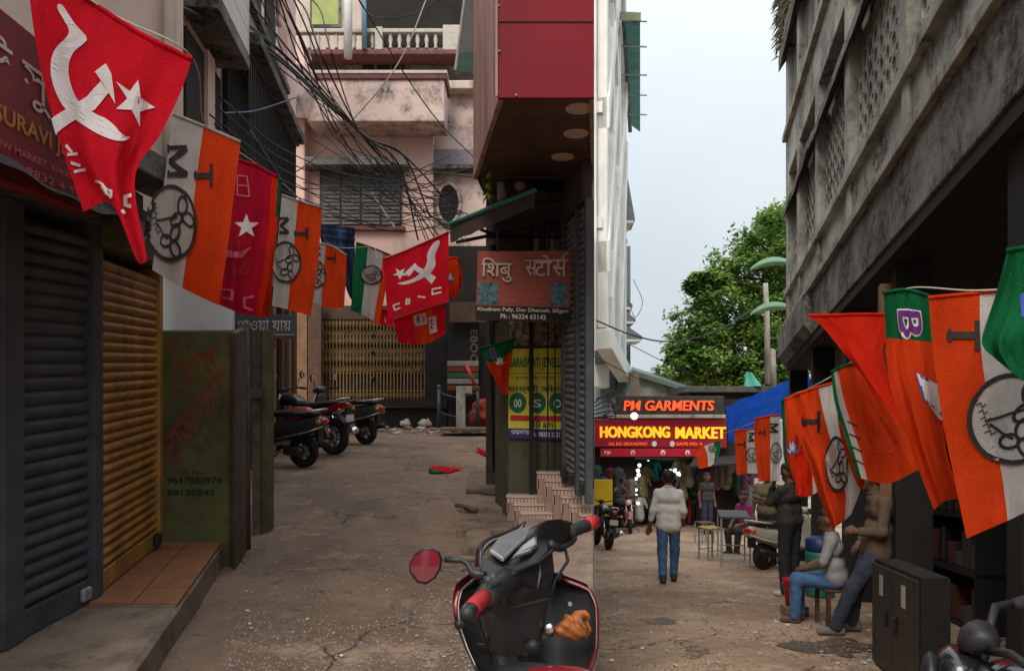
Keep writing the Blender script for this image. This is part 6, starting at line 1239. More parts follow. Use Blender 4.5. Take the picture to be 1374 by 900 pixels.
mb = MB()
fly = [[(636, 760, 1.70), (640, 735, 1.78), (652, 722, 1.85), (672, 715, 1.92), (694, 705, 1.97), (706, 697, 2.0)], [(645, 762, 1.66), (648, 744, 1.72), (660, 730, 1.80), (678, 720, 1.86), (698, 712, 1.91), (703, 710, 1.94)]]
A_, B_ = [[V(*q) for q in r] for r in fly]
fs_ = MB().grid(lambda u, v: catmull(A_, u).lerp(catmull(B_, u), v) + Vector((0, 0, .006*math.sin(math.pi*v))), 24, 5).build('fly_screen', m_gloss, t, smooth=True); sd = fs_.modifiers.new('solid', 'SOLIDIFY'); sd.thickness = .006
def facet(pts, thick, name, mat, bulge=.02, par=None):                       # shell panel: outline raised to a ridge point
    q = [V(*p) for p in pts]; c = sum(q, Vector()) / len(q); n_ = (cam_o.location - c).normalized(); mid = [c.lerp(p, .62) + n_ * bulge for p in q]; bk = [p - n_ * thick for p in q]; n = len(q)
    mb = MB().add(q + mid + bk, [tuple(range(n, 2*n))] + [(i, (i+1) % n, n + (i+1) % n, n + i) for i in range(n)] + [(2*n + i, 2*n + (i+1) % n, (i+1) % n, i) for i in range(n)])
    return mb.build(name, mat, par if par is not None else t, bevel=.008)
facet([(650, 748, 1.62), (676, 760, 1.585), (692, 766, 1.575), (724, 753, 1.64), (741, 738, 1.71), (744, 768, 1.68), (736, 800, 1.65), (708, 812, 1.60), (672, 806, 1.55), (648, 800, 1.52), (642, 775, 1.56)], .09, 'handlebar_shell', m_blk2, .018)
MB().tube([V(676, 760, 1.575), V(692, 766, 1.565), V(724, 753, 1.63), V(741, 738, 1.70)], .003, 6).build('panel_seam', m_dark, t)
MB().tube([V(655, 802, 1.50), V(690, 815, 1.545), V(736, 803, 1.63)], .003, 6).build('panel_seam', m_dark, t)
MB().tube([V(646, 792, 1.49), V(640, 830, 1.55), V(652, 862, 1.66), V(660, 890, 1.66)], .0045, 6).build('brake_cable', m_cable, t, smooth=True)
MB().tube([V(757, 730, 1.88), V(762, 752, 1.86), V(745, 778, 1.78), V(738, 800, 1.74)], .0045, 6).build('throttle_cable', m_cable, t, smooth=True)
for i_ in range(3): facet([(640 + 32*i_, 862 + 2*i_, 1.70), (668 + 32*i_, 864 + 2*i_, 1.70), (668 + 32*i_, 868 + 2*i_, 1.70), (640 + 32*i_, 866 + 2*i_, 1.70)], .01, 'rib', m_black, .004)
for x_, y_ in ((690, 828), (655, 850), (765, 810)): MB().lathe([(.005, 0), (.005, .004)], V(x_, y_, 1.625 if x_ == 690 else 1.70), 'y', 10).build('screw', m_steel, t)
# right bar
MB().loft([[V(x, y, d) + Vector((0, .5*math.sin(a)*r, math.cos(a)*r)) + Vector((math.sin(a)*r*.3, 0, 0)) for a in [2*math.pi*k/14 for k in range(14)]] for x, y, d, r in ((712, 730, 1.76, .040), (733, 722, 1.82, .044), (752, 715, 1.88, .036), (766, 712, 1.95, .024))]).build('handlebar_arm', m_blk2, t, smooth=True)
rg = MB(); n = 26
pth = [V(764, 713.5, 1.94).lerp(V(797, 700, 2.08), i/n) for i in range(n + 1)]; rg.tube(pth, [.0155 + (.0025 if i % 2 else 0) for i in range(n + 1)], 14); rg.build('right_grip', m_rubber, t, smooth=True)
MB().tube([V(786, 704.5, 2.03), V(797.5, 699.5, 2.085)], .0195, 14).build('grip_band', m_gripr, t, smooth=True)
MB().tube([V(738, 730, 1.80), V(752, 736, 1.86), V(768, 727, 1.95), V(772, 722, 2.0)], [.012, .009, .007, .006], 8).build('brake_lever', m_black, t, smooth=True)
# left bar, switches, grip towards the camera
MB().loft([[V(x, y, d) + Vector((math.cos(a)*r, .45*math.sin(a)*r, math.sin(a)*r)) for a in [2*math.pi*k/14 for k in range(14)]] for x, y, d, r in ((694, 772, 1.63, .028), (680, 780, 1.58, .028), (666, 790, 1.52, .027), (656, 797, 1.48, .024), (648, 801, 1.46, .019))]).build('handlebar_arm', m_blk2, t, smooth=True)
sw = slab([(646, 772, 1.50), (664, 765, 1.53), (672, 780, 1.49), (655, 789, 1.46)], .03, 'switch_box', m_black, back=(.2, .6, -.7), bevel=.006)
for x, y in ((655, 776), (661, 772)): slab([(x-3, y-2, 1.475), (x+2, y-4, 1.48), (x+3, y+1, 1.47), (x-2, y+3, 1.465)], .01, 'switch', m_char, sw, bevel=.002)
MB().tube([V(650, 800, 1.47), V(637, 812, 1.40), V(629, 822, 1.35)], [.0165, .0165, .016], 16).build('left_grip', m_gripr, t, smooth=True)
MB().tube([V(631, 819, 1.36), V(625.5, 826, 1.33)], [.0165, .013], 16).build('grip_end', m_black, t, smooth=True)
MB().tube([V(668, 808, 1.50), V(650, 818, 1.46), V(625, 834, 1.42), V(614, 838, 1.40)], [.010, .008, .007, .009], 8).build('brake_lever', m_black, t, smooth=True)
slab([(656, 790, 1.49), (676, 782, 1.52), (680, 806, 1.50), (664, 818, 1.47), (655, 808, 1.46)], .04, 'lever_bracket', m_black, back=(.2, .6, -.7), bevel=.008)
# mirror
MB().tube([V(650, 772, 1.54), V(634, 768, 1.56), V(628, 756, 1.57), V(620, 751.5, 1.57), V(596, 750.5, 1.57)], [.010, .008, .0065, .006, .006], 10).build('mirror_stem', m_black, t, smooth=True)
shp = [(549, 768), (549, 756), (555, 744), (566, 736), (580, 733), (590, 739), (594, 750), (592, 762), (584, 776), (572, 784), (560, 782)]
def rnd(sc_, d): return [V(571 + (x - 571)*sc_, 758 + (y - 758)*sc_, d) for x, y in shp]
m_ = MB().loft([rnd(.55, 1.63), rnd(.9, 1.605), rnd(1.0, 1.58), rnd(.99, 1.562), rnd(.93, 1.560)]).build('mirror', m_gloss, t, smooth=True, auto=True)
mc = V(571, 758, 1.548); tgt = Vector((-.9, -3.3, 2.35)); nrm = ((cam_o.location - mc).normalized() + (tgt - mc).normalized()).normalized()
gp = []
for x, y in shp:
    r = (V(571 + (x - 571)*.86, 758 + (y - 758)*.86, 1.0) - cam_o.location); gp.append(cam_o.location + r * ((mc - cam_o.location).dot(nrm) / r.dot(nrm)))
MB().prism(gp, nrm * -.002).build('mirror_glass', M('mirror_silver', (.82,.82,.82), .03, 0, 4, 0, metal=1), m_)
# hook, ignition, bag, storage lip, seat nose
slab([(700, 850, 1.655), (722, 838, 1.66), (742, 846, 1.66), (744, 856, 1.655), (712, 862, 1.65)], .05, 'glove_pocket', m_black, bevel=.012)
mb = MB().lathe([(.011, 0), (.012, .008), (.008, .012)], V(737, 843.5, 1.64), 'y', 18); mb.build('ignition_lock', m_chrome, t, smooth=True)
bo = V(766, 840, 1.66)
o = sdf_obj('carry_bag', [(V(750, 845, 1.66) - bo, V(778, 842, 1.66) - bo, .014, .022), (V(762, 834, 1.66) - bo, V(783, 824, 1.66) - bo, .014, .012), (V(776, 848, 1.66) - bo, V(787, 849, 1.66) - bo, .016, .008)], m_bag, t, .012, .004, .0035, 170)
o.location = bo - t.location
MB().lathe([(.016, 0), (.014, .006), (.007, .009)], V(715, 868, 1.60), 'y', 18).build('hook_boss', m_black, t, smooth=True)
vloft([(752, 896, 1.46, 14, 0, .01, 0), (752, 899, 1.45, 36, 0, .03, 0), (750, 905, 1.43, 50, 0, .06, 0), (748, 918, 1.41, 60, 0, .12, 0)], 'seat_nose', m_scred)
vloft([(705, 890, 1.50, 26, 0, .02, 0), (704, 896, 1.49, 40, 0, .03, 0), (703, 912, 1.47, 44, 0, .08, 0)], 'footwell', m_black)
# ================================================================== people (local axes: x right, y forward, z up; feet at z = 0)
m_skin = M('brown_skin', (.13,.068,.042), .55, .15, 12, .05, 200); m_hair = M('black_hair', (.012,.011,.011), .6, .3, 60, .3, 200); m_jean = M('blue_denim', (.055,.13,.27), .85, .3, 9, .1, 200, dirt=(.10,.22,.40), damt=.35, dscale=5, streak=True); m_jeand = M('dark_denim', (.03,.036,.06), .85, .25, 9, .1, 200); m_shoe = M('dark_shoe', (.025,.022,.02), .6, .2, 9, .1)
def hand(c, p, dirv, side):                            # palm and five fingers, slightly curled
    p = Vector(p); d = Vector(dirv).normalized(); s = d.cross(Vector((0, 1, 0)));
    s = s.normalized() if s.length > .1 else Vector((1, 0, 0)); n = d.cross(s).normalized()
    c.append((p, p + d*.075, .024, .030))
    for k, (o, l) in enumerate(((-.026, .060), (-.009, .070), (.009, .066), (.025, .052))):
        a = p + d*.075 + s*o; b = a + d*l*.5 + n*.006; e = b + d*l*.42 + n*.02; c += [(a, b, .0095, .009), (b, e, .009, .0075)]
    a = p + d*.02 - s*.024*side; b = a + d*.035 - s*.026*side + n*.01; c += [(a, b, .012, .010), (b, b + d*.032 + n*.01, .010, .008)]
def person(label, loc, rz, J, shirt, pants, shoes=m_shoe, sleeve=1.0, hair=m_hair, vox=.013, hem=.06, seed=0, skin=m_skin, bare=False):
    t = thing('person', label, 'person', loc, None, rz)
    g = {k: Vector(v) for k, v in dict(pel=(0,0,.93), chest=(0,0,1.30), neck=(0,0,1.47), head=(0,.02,1.60), lh=(-.09,0,.90), rh=(.09,0,.90), lk=(-.10,.02,.49), rk=(.10,.02,.49), la=(-.10,0,.08), ra=(.10,0,.08), ls=(-.175,0,1.39), rs=(.175,0,1.39), le=(-.24,-.02,1.12), re=(.24,-.02,1.12), lw=(-.25,.05,.88), rw=(.25,.05,.88), fd=(0,1,0)).items()}
    g.update({k: Vector(v) for k, v in J.items()})
    fd = g['fd'].normalized(); hd = g['head']; rt = (g['rs'] - g['ls']).normalized()
    B = [(g['pel'] - rt*.06, g['pel'] + rt*.06, .10, .10), (g['pel'].lerp(g['chest'], .5) - rt*.06, g['pel'].lerp(g['chest'], .5) + rt*.06, .09, .09), (g['chest'] - rt*.08, g['chest'] + rt*.08, .095, .095), (g['chest'], g['neck'], .07, .05), (g['neck'], hd, .052, .055), (g['ls'], g['rs'], .05, .05)]
    hr = fd.cross(Vector((0,0,1))).normalized()
    B += [(hd + Vector((0,0,.03)) - fd*.02, hd + Vector((0,0,.03)) + fd*.02, .088, .085), (hd + fd*.02 + Vector((0,0,-.03)), hd + fd*.045 + Vector((0,0,-.075)), .068, .045), (hd + fd*.095 + Vector((0,0,.01)), hd + fd*.112 + Vector((0,0,-.02)), .010, .014)]
    for s in (-1, 1): B += [(hd + hr*s*.085 + Vector((0,0,.015)), hd + hr*s*.09 - fd*.012 + Vector((0,0,-.02)), .016, .011)]
    for a in 'lr':
        s = -1 if a == 'l' else 1
        B += [(g[a+'s'], g[a+'e'], .047, .038), (g[a+'e'], g[a+'w'], .037, .026)]; hand(B, g[a+'w'], g[a+'w'] - g[a+'e'] if a+'d' not in g else g[a+'d'], s)
        B += [(g[a+'h'], g[a+'k'], .082, .055), (g[a+'k'], g[a+'k'].lerp(g[a+'a'], .35), .052, .056), (g[a+'k'].lerp(g[a+'a'], .35), g[a+'a'], .056, .036)]
        ff = g.get(a+'f', Vector((0, 1, 0))); an = g[a+'a']; B += [(an - ff*.03 + Vector((0,0,-.045)), an + ff*.13 + Vector((0,0,-.055)), .030, .024)]
    sdf_obj('body', B, skin, t, .025, min(vox, .011))
    C = [(g['pel'] + Vector((0,0,hem)) - rt*.075, g['pel'] + Vector((0,0,hem)) + rt*.075, .122, .122), (g['pel'] + Vector((0,0,.06)) - rt*.07, g['pel'] + Vector((0,0,.06)) + rt*.07, .115, .115), (g['pel'].lerp(g['chest'], .5) - rt*.08, g['pel'].lerp(g['chest'], .5) + rt*.075, .108, .108), (g['chest'] - rt*.09, g['chest'] + rt*.09, .106, .106), (g['chest'] + (g['neck'] - g['chest'])*.5 - rt*.06, g['chest'] + (g['neck'] - g['chest'])*.5 + rt*.06, .08, .08), (g['ls'], g['rs'], .058, .058), (g['neck'] - Vector((0,0,.05)), g['neck'] - Vector((0,0,.01)), .068, .06)]
    for a in 'lr':
        C.append((g[a+'s'], g[a+'s'].lerp(g[a+'e'], min(1, sleeve)), .060, .052))
        if sleeve > 1: C.append((g[a+'e'], g[a+'e'].lerp(g[a+'w'], sleeve - 1), .051, .046))
    sdf_obj('shirt', C, shirt, t, .035, vox, .0028, 36, seed)
    nk = g['neck'] - Vector((0, 0, .005)); MB().tube([nk + hr*.066*math.cos(a) + fd*.062*math.sin(a) + Vector((0, 0, -.012*math.sin(a))) for a in [2*math.pi*k/16 for k in range(17)]], .013, 6).build('collar', shirt, t, local=True, smooth=True)
    Q = [(g['pel'] - rt*.06, g['pel'] + rt*.06, .102, .102)]
    for a in 'lr': Q += [(g[a+'h'], g[a+'k'], .096, .074), (g[a+'k'], g[a+'a'] + Vector((0,0,.0)), .074, .060)]
    sdf_obj('trousers', Q, pants, t, .03, vox, .0045, 40, seed + 1)
    for a in 'lr':
        ff = g.get(a+'f', Vector((0, 1, 0))); an = g[a+'a']
        if not bare: sdf_obj('shoe', [(an - ff*.05 + Vector((0,0,-.035)), an + ff*.14 + Vector((0,0,-.045)), .045, .036), (an - ff*.03, an - ff*.03 + Vector((0,0,.02)), .045, .045)], shoes, t, .02, .011)
        else: sdf_obj('sandal', [(an - ff*.05 + Vector((0,0,-.072)), an + ff*.15 + Vector((0,0,-.072)), .014, .014), (an - ff*.05 + Vector((.02,0,-.072)), an + ff*.15 + Vector((.03,0,-.072)), .014, .014), (an - ff*.05 + Vector((-.02,0,-.072)), an + ff*.15 + Vector((-.03,0,-.072)), .014, .014), (an + ff*.06 + Vector((-.04,0,-.06)), an + ff*.06 + Vector((0,0,-.02)), .008, .008), (an + ff*.06 + Vector((.04,0,-.06)), an + ff*.06 + Vector((0,0,-.02)), .008, .008)], shoes, t, .012, .008)
    H = [(hd + Vector((0,0,.055)) - fd*.035, hd + Vector((0,0,.065)) + fd*.02, .090, .080), (hd - fd*.05 + Vector((0,0,.0)), hd - fd*.045 + Vector((0,0,-.03)), .062, .05)]
    sdf_obj('hair', H, hair, t, .03, .010, .004, 120, seed)
    for s in (-1, 1): MB().ball(hd + fd*.086 + hr*s*.032 + Vector((0,0,.012)), (.013, .013, .008), 8, 6).build('eye', m_pw, t, local=True, smooth=True)
    MB().tube([hd + fd*.088 - hr*.024 + Vector((0,0,-.062)), hd + fd*.096 + Vector((0,0,-.060)), hd + fd*.088 + hr*.024 + Vector((0,0,-.062))], .006, 6).build('mouth', M('lips', (.10,.035,.03), .5), t, local=True, smooth=True)
    return t
m_sgrey = M('grey_white_shirt', (.66,.64,.61), .85, .06, 9, .1, 180); m_stee = M('grey_tshirt', (.25,.25,.255), .85, .08, 9, .1, 180); m_sbrn = M('brown_shirt', (.10,.070,.046), .85, .12, 9, .1, 180); m_sdk = M('dark_shirt', (.035,.033,.032), .85, .2, 9, .1, 180); m_steal = M('teal_kurta', (.02,.12,.15), .85, .15, 9, .1); m_sblue = M('royal_blue_shirt', (.03,.07,.42), .85, .15, 9, .1); m_sred = M('maroon_shirt', (.25,.015,.03), .85, .15, 9, .1); m_trd = M('dark_trousers', (.022,.022,.025), .85, .2, 9, .1); m_trred = M('red_trousers', (.35,.02,.02), .85, .15, 9, .1); m_khaki = M('khaki_shirt', (.16,.13,.08), .85, .15, 9, .1); m_mag = M('magenta_shirt', (.19,.015,.10), .85, .15, 9, .1)
# the man walking away down the right street
person('man in a loose grey shirt and blue jeans walking away towards the market', at_r(897, 781), R(-6), dict(head=(0,.045,1.585), ls=(-.165,.01,1.37), rs=(.165,0,1.36), le=(-.235,-.02,1.10), re=(.225,-.03,1.10), lw=(-.285,.03,.86), rw=(.23,.14,.94), lk=(-.095,-.02,.49), rk=(.10,.08,.49), la=(-.10,-.16,.10), ra=(.09,.12,.08)), m_sgrey, m_jean, sleeve=1.55, hem=-.05, seed=1).scale = (.97, .97, .965)
# standing man in dark clothes, hand to face
person('man in dark clothes standing with a hand to his face before the cream scooter', at_r(1060, 800), R(35), dict(lw=(-.05,.20,1.50), le=(-.20,.16,1.22), re=(.22,.06,1.12), rw=(.02,.20,1.18), ld=(.03,.0,.1)), m_sdk, m_trd, M('white_shoe', (.5,.48,.45), .7), sleeve=1.6, seed=2)
# seated man in grey t-shirt, seen from behind left
person('man in a grey t-shirt and jeans sitting beside the red bucket', at_r(1122, 838), R(62), dict(pel=(0,0,.50), chest=(0,.03,.86), neck=(0,.06,1.03), head=(0,.09,1.16), lh=(-.09,.02,.50), rh=(.09,.02,.50), lk=(-.14,.40,.50), rk=(.12,.42,.46), la=(-.12,.42,.09), ra=(.10,.40,.09), ls=(-.18,.04,.96), rs=(.18,.04,.96), le=(-.24,.12,.70), re=(.22,.14,.70), lw=(-.12,.32,.62), rw=(.12,.34,.60)), m_stee, m_jean, M('leather_sandal', (.10,.05,.03), .7), sleeve=.85, hem=.04, seed=3, bare=True).scale = (.93, .93, .93)
t = thing('stool', 'low dark stool under the seated man in the grey t-shirt', 'stool', at_r(1122, 838))
MB().box(-.17, .17, -.17, .17, .37, .40).build('seat', m_brown, t, local=True, bevel=.01)
for x in (-.14, .14):
    for y in (-.14, .14): MB().box(x - .018, x + .018, y - .018, y + .018, 0, .37).build('leg', m_brown, t, local=True)
# man in brown leaning on the pole
person('man in a brown shirt and jeans leaning back against the brown pole', at_r(1132, 850), R(80), dict(pel=(0,-.30,.86), chest=(0,-.33,1.22), neck=(0,-.28,1.40), head=(0,-.22,1.53), lh=(-.09,-.30,.84), rh=(.09,-.30,.84), lk=(-.10,-.06,.48), rk=(.10,-.14,.46), la=(-.10,.10,.09), ra=(.10,-.10,.09), ls=(-.18,-.33,1.31), rs=(.18,-.33,1.31), le=(-.24,-.28,1.04), re=(.25,-.36,1.06), lw=(-.10,-.10,1.02), rw=(.22,-.20,.86)), m_sbrn, m_jeand, M('worn_shoe', (.16,.14,.12), .8), sleeve=1.8, hem=-.04, seed=4)
for i, (x, y, rz, sh_, pn, lb) in enumerate(((876, 697, 20, m_khaki, m_trd, 'shopper in khaki with back turned deep inside the market'), (893, 696, -10, m_stee, m_jeand, 'shopper in pale grey with back turned deep inside the market'), (915, 697, 15, m_sdk, m_trd, 'shopper in black with back turned deep inside the market'), (948, 716, 200, m_sdk, m_jeand, 'trader in black standing by the stools'))):
    person(lb, at_r(x, y), R(rz), {}, sh_, pn, sleeve=.5, vox=.02, seed=20 + i)
# shoppers and traders by the market
person('man in a dark grey t-shirt sitting on the parked motorcycle at left', at_r(830, 712) + Vector((0, 0, .0)), R(-70), dict(pel=(0,0,.86), chest=(0,.06,1.20), neck=(0,.1,1.37), head=(0,.15,1.49), lh=(-.1,0,.86), rh=(.1,0,.86), lk=(-.16,.34,.72), rk=(.16,.34,.72), la=(-.17,.30,.30), ra=(.17,.30,.30), ls=(-.18,.08,1.29), rs=(.18,.08,1.29), le=(-.25,.22,1.08), re=(.25,.22,1.08), lw=(-.18,.45,1.02), rw=(.18,.45,1.02)), M('charcoal_tee', (.06,.06,.065), .85, .1, 9), m_jeand, sleeve=.5, vox=.018, seed=5)
person('woman in a teal kurta with folded arms standing right of the market entrance', at_r(934, 704), R(150), dict(lw=(.05,.16,1.14), le=(-.23,.08,1.12), re=(.23,.08,1.12), rw=(-.05,.18,1.16)), m_steal, m_trd, sleeve=1.2, hem=-.14, vox=.018, seed=6)
person('person in blue standing just inside the market entrance behind the walking man', at_r(909, 702), R(170), {}, m_sblue, m_trd, sleeve=.5, vox=.018, seed=7)
person('tall dark haired person in a black top facing out of the market', at_r(899, 699) + Vector((0, 0, .16)), R(180), {}, m_sdk, m_trd, sleeve=1, vox=.018, seed=8)
person('person in a maroon top left of centre inside the market entrance', at_r(884, 701), R(160), {}, m_sred, m_trd, sleeve=.5, vox=.018, seed=9)
person('person in red trousers and pale top next to the woman in teal', at_r(921, 704), R(190), {}, m_khaki, m_trred, sleeve=.5, vox=.018, seed=10)
person('person in black crouching low at the left of the market entrance', at_r(869, 703), R(150), dict(pel=(0,0,.32), chest=(0,.12,.66), neck=(0,.18,.82), head=(0,.22,.95), lh=(-.09,0,.32), rh=(.09,0,.32), lk=(-.14,.34,.50), rk=(.14,.34,.50), la=(-.12,.12,.08), ra=(.12,.12,.08), ls=(-.18,.14,.76), rs=(.18,.14,.76), le=(-.24,.26,.56), re=(.24,.26,.56), lw=(-.1,.42,.52), rw=(.1,.42,.52)), m_sdk, m_trd, sleeve=1, vox=.018, seed=11)
person('seated trader in a magenta top in the dark behind the steel table', at_r(1002, 742), R(120), dict(pel=(0,0,.50), chest=(0,.03,.86), neck=(0,.06,1.03), head=(0,.09,1.16), lh=(-.09,.02,.50), rh=(.09,.02,.50), lk=(-.14,.40,.50), rk=(.12,.42,.46), la=(-.12,.42,.09), ra=(.10,.40,.09), ls=(-.18,.04,.96), rs=(.18,.04,.96), le=(-.24,.12,.70), re=(.22,.14,.70), lw=(-.12,.32,.62), rw=(.12,.34,.60)), m_mag, m_trd, sleeve=.5, vox=.018, seed=12)
person('dim person in khaki standing among the stalls left of the standing man', at_r(1030, 758), R(140), dict(lw=(.05,.2,1.2), le=(-.22,.1,1.12)), m_khaki, m_trd, sleeve=1, vox=.018, seed=13)
# ================================================================== street things, cables, litter
t = thing('bucket', 'red plastic bucket on a brick beside the seated man', 'bucket', at_r(1066, 824))
MB().lathe([(.095, .10), (.125, .385), (.132, .39), (.132, .40), (.12, .395), (.09, .11)], n=24).build('pail', M('bucket_red', (.55,.012,.022), .35, .1, 6, 0, spec=.5), t, smooth=True, local=True)
MB().tube([(.13*math.cos(a), .13*math.sin(a), .36 - .1*math.sin(a)) for a in [math.pi*k/12 for k in range(13)]], .005, 6).build('handle', m_steel, t, local=True)
tag(MB().box(-.13, .13, -.09, .09, 0, .10).build('brick', m_kerb, local=True, bevel=.008), 'pale brick under the red bucket', 'brick').location = at_r(1066, 824)
t = thing('drum', 'green and blue plastic drum behind the seated man', 'drum', at_r(1100, 800)); MB().lathe([(.17, 0), (.18, .05), (.18, .55), (.17, .6)], n=20).build('barrel', M('drum_green', (.02,.17,.12), .4, .15, 5, 0), t, smooth=True, local=True); MB().lathe([(.175, .6), (.18, .62), (.18, .74), (.12, .78)], n=20).build('lid', M('drum_blue', (.015,.03,.12), .4, .15, 5, 0), t, smooth=True, local=True)
def table(label, x, y, w, l, h, top, name='stool', cat='stool', rz=20):
    t = thing(name, label, cat, at_r(x, y), None, R(rz)); MB().box(-w/2, w/2, -l/2, l/2, h - .035, h).build('top', top, t, local=True, bevel=.006)
    for sx in (-1, 1):
        for sy in (-1, 1): MB().box(sx*(w/2 - .02) - .013, sx*(w/2 - .02) + .013, sy*(l/2 - .02) - .013, sy*(l/2 - .02) + .013, 0, h - .036).build('leg', m_steel, t, local=True)
    for sy in (-1, 1): MB().box(-w/2 + .033, w/2 - .033, sy*(l/2 - .02) - .009, sy*(l/2 - .02) + .009, h*.28, h*.28 + .02).build('stretcher', m_steel, t, local=True)
m_ytop = M('yellow_stool_top', (.33,.27,.04), .5, .2, 8, .05); m_gtop = M('steel_table_top', (.09,.085,.08), .6, .2, 8, .05, metal=.4)
table('steel stool with a yellow top in front of the market stalls', 953, 750, .34, .34, .62, m_ytop)
table('low dark stool behind the yellow topped stool', 945, 727, .36, .36, .5, m_brown)
table('tall steel framed table beside the yellow topped stool', 984, 757, .52, 1.0, .92, m_gtop, 'table', 'table', -12)
# ------------------------------------------------------------------ overhead cables of the left street
CG = 'tangled overhead cables of the left street'
def cable(pts, r=.011, sag=0, lb='thin black cable in the tangle over the left street', grp=CG, mat=m_cable, n=40):
    g = [P(*q) for q in pts]
    o = MB().tube([catmull(g, i/n) - Vector((0, 0, sag*math.sin(math.pi*i/n))) for i in range(n + 1)], r, 5).build('cable', mat, smooth=True); return tag(o, lb, 'cable', grp)
rr = random.Random(21); knot = (484, 178, 13)
for i in range(9):                                     # the bundle from upper left to the knot and on
    x0 = 195 + 27*i + rr.uniform(-10, 10); dd = 6.0 + .75*i
    ex, ey = rr.uniform(560, 650), rr.uniform(215, 330)
    cable([(x0 - 30, -30, dd - .6), (x0 + 20, rr.uniform(5, 22), dd), (x0 + (484 - x0)*.5, 70 + rr.uniform(-15, 25), 9.5), (484 + rr.uniform(-4, 4), 178 + rr.uniform(-4, 4), 13), (530 + rr.uniform(-10, 12), 215 + rr.uniform(-8, 25), 14), (ex, ey, 14.5)], rr.choice([.010, .013, .018]))
for i in range(7):                                     # second strand
    y0 = rr.uniform(-60, 60); cable([(330 + 8*i, y0 - 40, 9), (395 + 4*i, 60 + rr.uniform(-20, 40), 11), (450 + rr.uniform(-10, 10), 160 + rr.uniform(-25, 30), 13), (520 + rr.uniform(-20, 25), 235 + rr.uniform(-15, 40), 14.5), (600 + rr.uniform(-20, 30), 280 + rr.uniform(-30, 60), 15)], rr.choice([.009, .012]))
for i in range(14):                                    # slack lines across the window
    x0, y0 = rr.uniform(380, 470), rr.uniform(170, 290); x1, y1 = rr.uniform(585, 645), rr.uniform(205, 310); cable([(x0, y0, 14.5), ((x0+x1)/2, (y0+y1)/2 + rr.uniform(5, 40), 15), (x1, y1, 14.8)], rr.choice([.008, .010, .012]))
for i in range(6):
    x0 = rr.uniform(250, 300); cable([(x0, 130 + 12*i, 7), (380, 200 + 14*i, 10), (470, 235 + 12*i, 13), (600, 250 + 9*i, 14.6)], .009)
for pts, lb in (([(580, -20, 12), (528, 95, 12), (430, 205, 12.5), (382, 240, 13)], 'straight pale wire crossing in front of the stained parapet'), ([(300, 152, 8), (345, 148, 9), (400, 130, 11)], 'sagging blue grey wire before the balcony grille')):
    cable(pts, .010, lb=lb, grp='single pale wires', mat=m_pinkg if 'pale' in lb else M('blue_wire', (.10,.13,.25), .6))
cable([(470, -20, 12), (540, 95, 13), (590, 165, 14), (640, 215, 14)], .012, lb='single black cable falling from the top past the parapet to the right', grp='single black cables')
cable([(600, -10, 12), (560, 18, 13), (500, 22, 14), (470, -20, 14)], .012, lb='drooping cable loop before the dark upper opening', grp='single black cables')
tag(MB().tube([P(498, 258, 15), P(530, 306, 15)], .025, 6).build('pale_stick', m_bal), 'pale stick hanging among the cables before the window', 'stick')
for i, pts in enumerate(([(800, 430, 20), (850, 450, 20.5), (900, 458, 21), (960, 445, 22), (1010, 415, 24)], [(798, 478, 19), (830, 495, 20), (860, 510, 21)], [(845, 462, 25), (890, 485, 26), (935, 505, 27)], [(800, 535, 21), (822, 525, 21.5), (830, 545, 21.5), (812, 556, 21)], [(850, 375, 31), (862, 405, 31), (852, 425, 31), (842, 400, 31)])):
    cable(pts, .022 if i in (0, 3) else .014, lb=['black cable sagging from the white building to the broad leaf', 'short black cable low on the white building', 'thin cable running down to the shed roof', 'looped cable bundle left of the garment sign', 'hanging cable loop on the white building side'][i], grp='cables of the right street')
for k in range(6): cable([(798, 540 + 5*k, 21), (812 + 3*k, 530 + 7*k, 21.3), (826, 545 + 4*k, 21.5)], .02, lb='tangled dark cable left of the garment sign', grp='cable tangle left of the garment sign')
# ------------------------------------------------------------------ litter, broken drain edge, puddle
def flake(name, label, loc, size, mat, grp, seed, n=6):
    r2 = random.Random(seed); mb = MB()
    pts = [(size*r2.uniform(.5, 1)*math.cos(2*math.pi*k/9), size*r2.uniform(.4, 1)*math.sin(2*math.pi*k/9), .004 + r2.uniform(0, size*.35)) for k in range(9)]
    mb.add(pts + [(0, 0, size*.4)], [(k, (k+1) % 9, 9) for k in range(9)]); o = mb.build(name, mat, local=True); o.location = loc; return tag(o, label, 'litter', grp)
r2 = random.Random(8); tr = [m_trash, M('brown_paper', (.25,.17,.1), .8), M('dull_plastic', (.4,.38,.4), .5), M('red_wrapper', (.4,.04,.03), .5)]
for i in range(46): x = r2.uniform(505, 655); y = r2.uniform(571, 582); flake('litter_scrap', 'scrap of litter in the heap before the folding gate', at_l(x, y), r2.uniform(.05, .15), r2.choice(tr), 'litter heap before the gate', i)
for x, y, s in ((603, 572, .17), (571, 574, .18), (545, 574, .15)):
    q = thing('rubbish_bag', {603: 'white plastic bag on the ground by the concrete post', 571: 'beige rubbish bag in the middle of the litter heap', 545: 'grey rubbish bag left in the litter heap'}[x], 'bag', at_l(x, y)); sdf_obj('sack', [((-s*.4,0,.1), (s*.4,0,.09), .13*s/.26, .10*s/.26), ((0,0,.12), (.05,0,.2), .08, .03)], {603: m_bal, 571: m_tilet, 545: m_pinkg}[x], q, .06, .025, .012, 28, x)
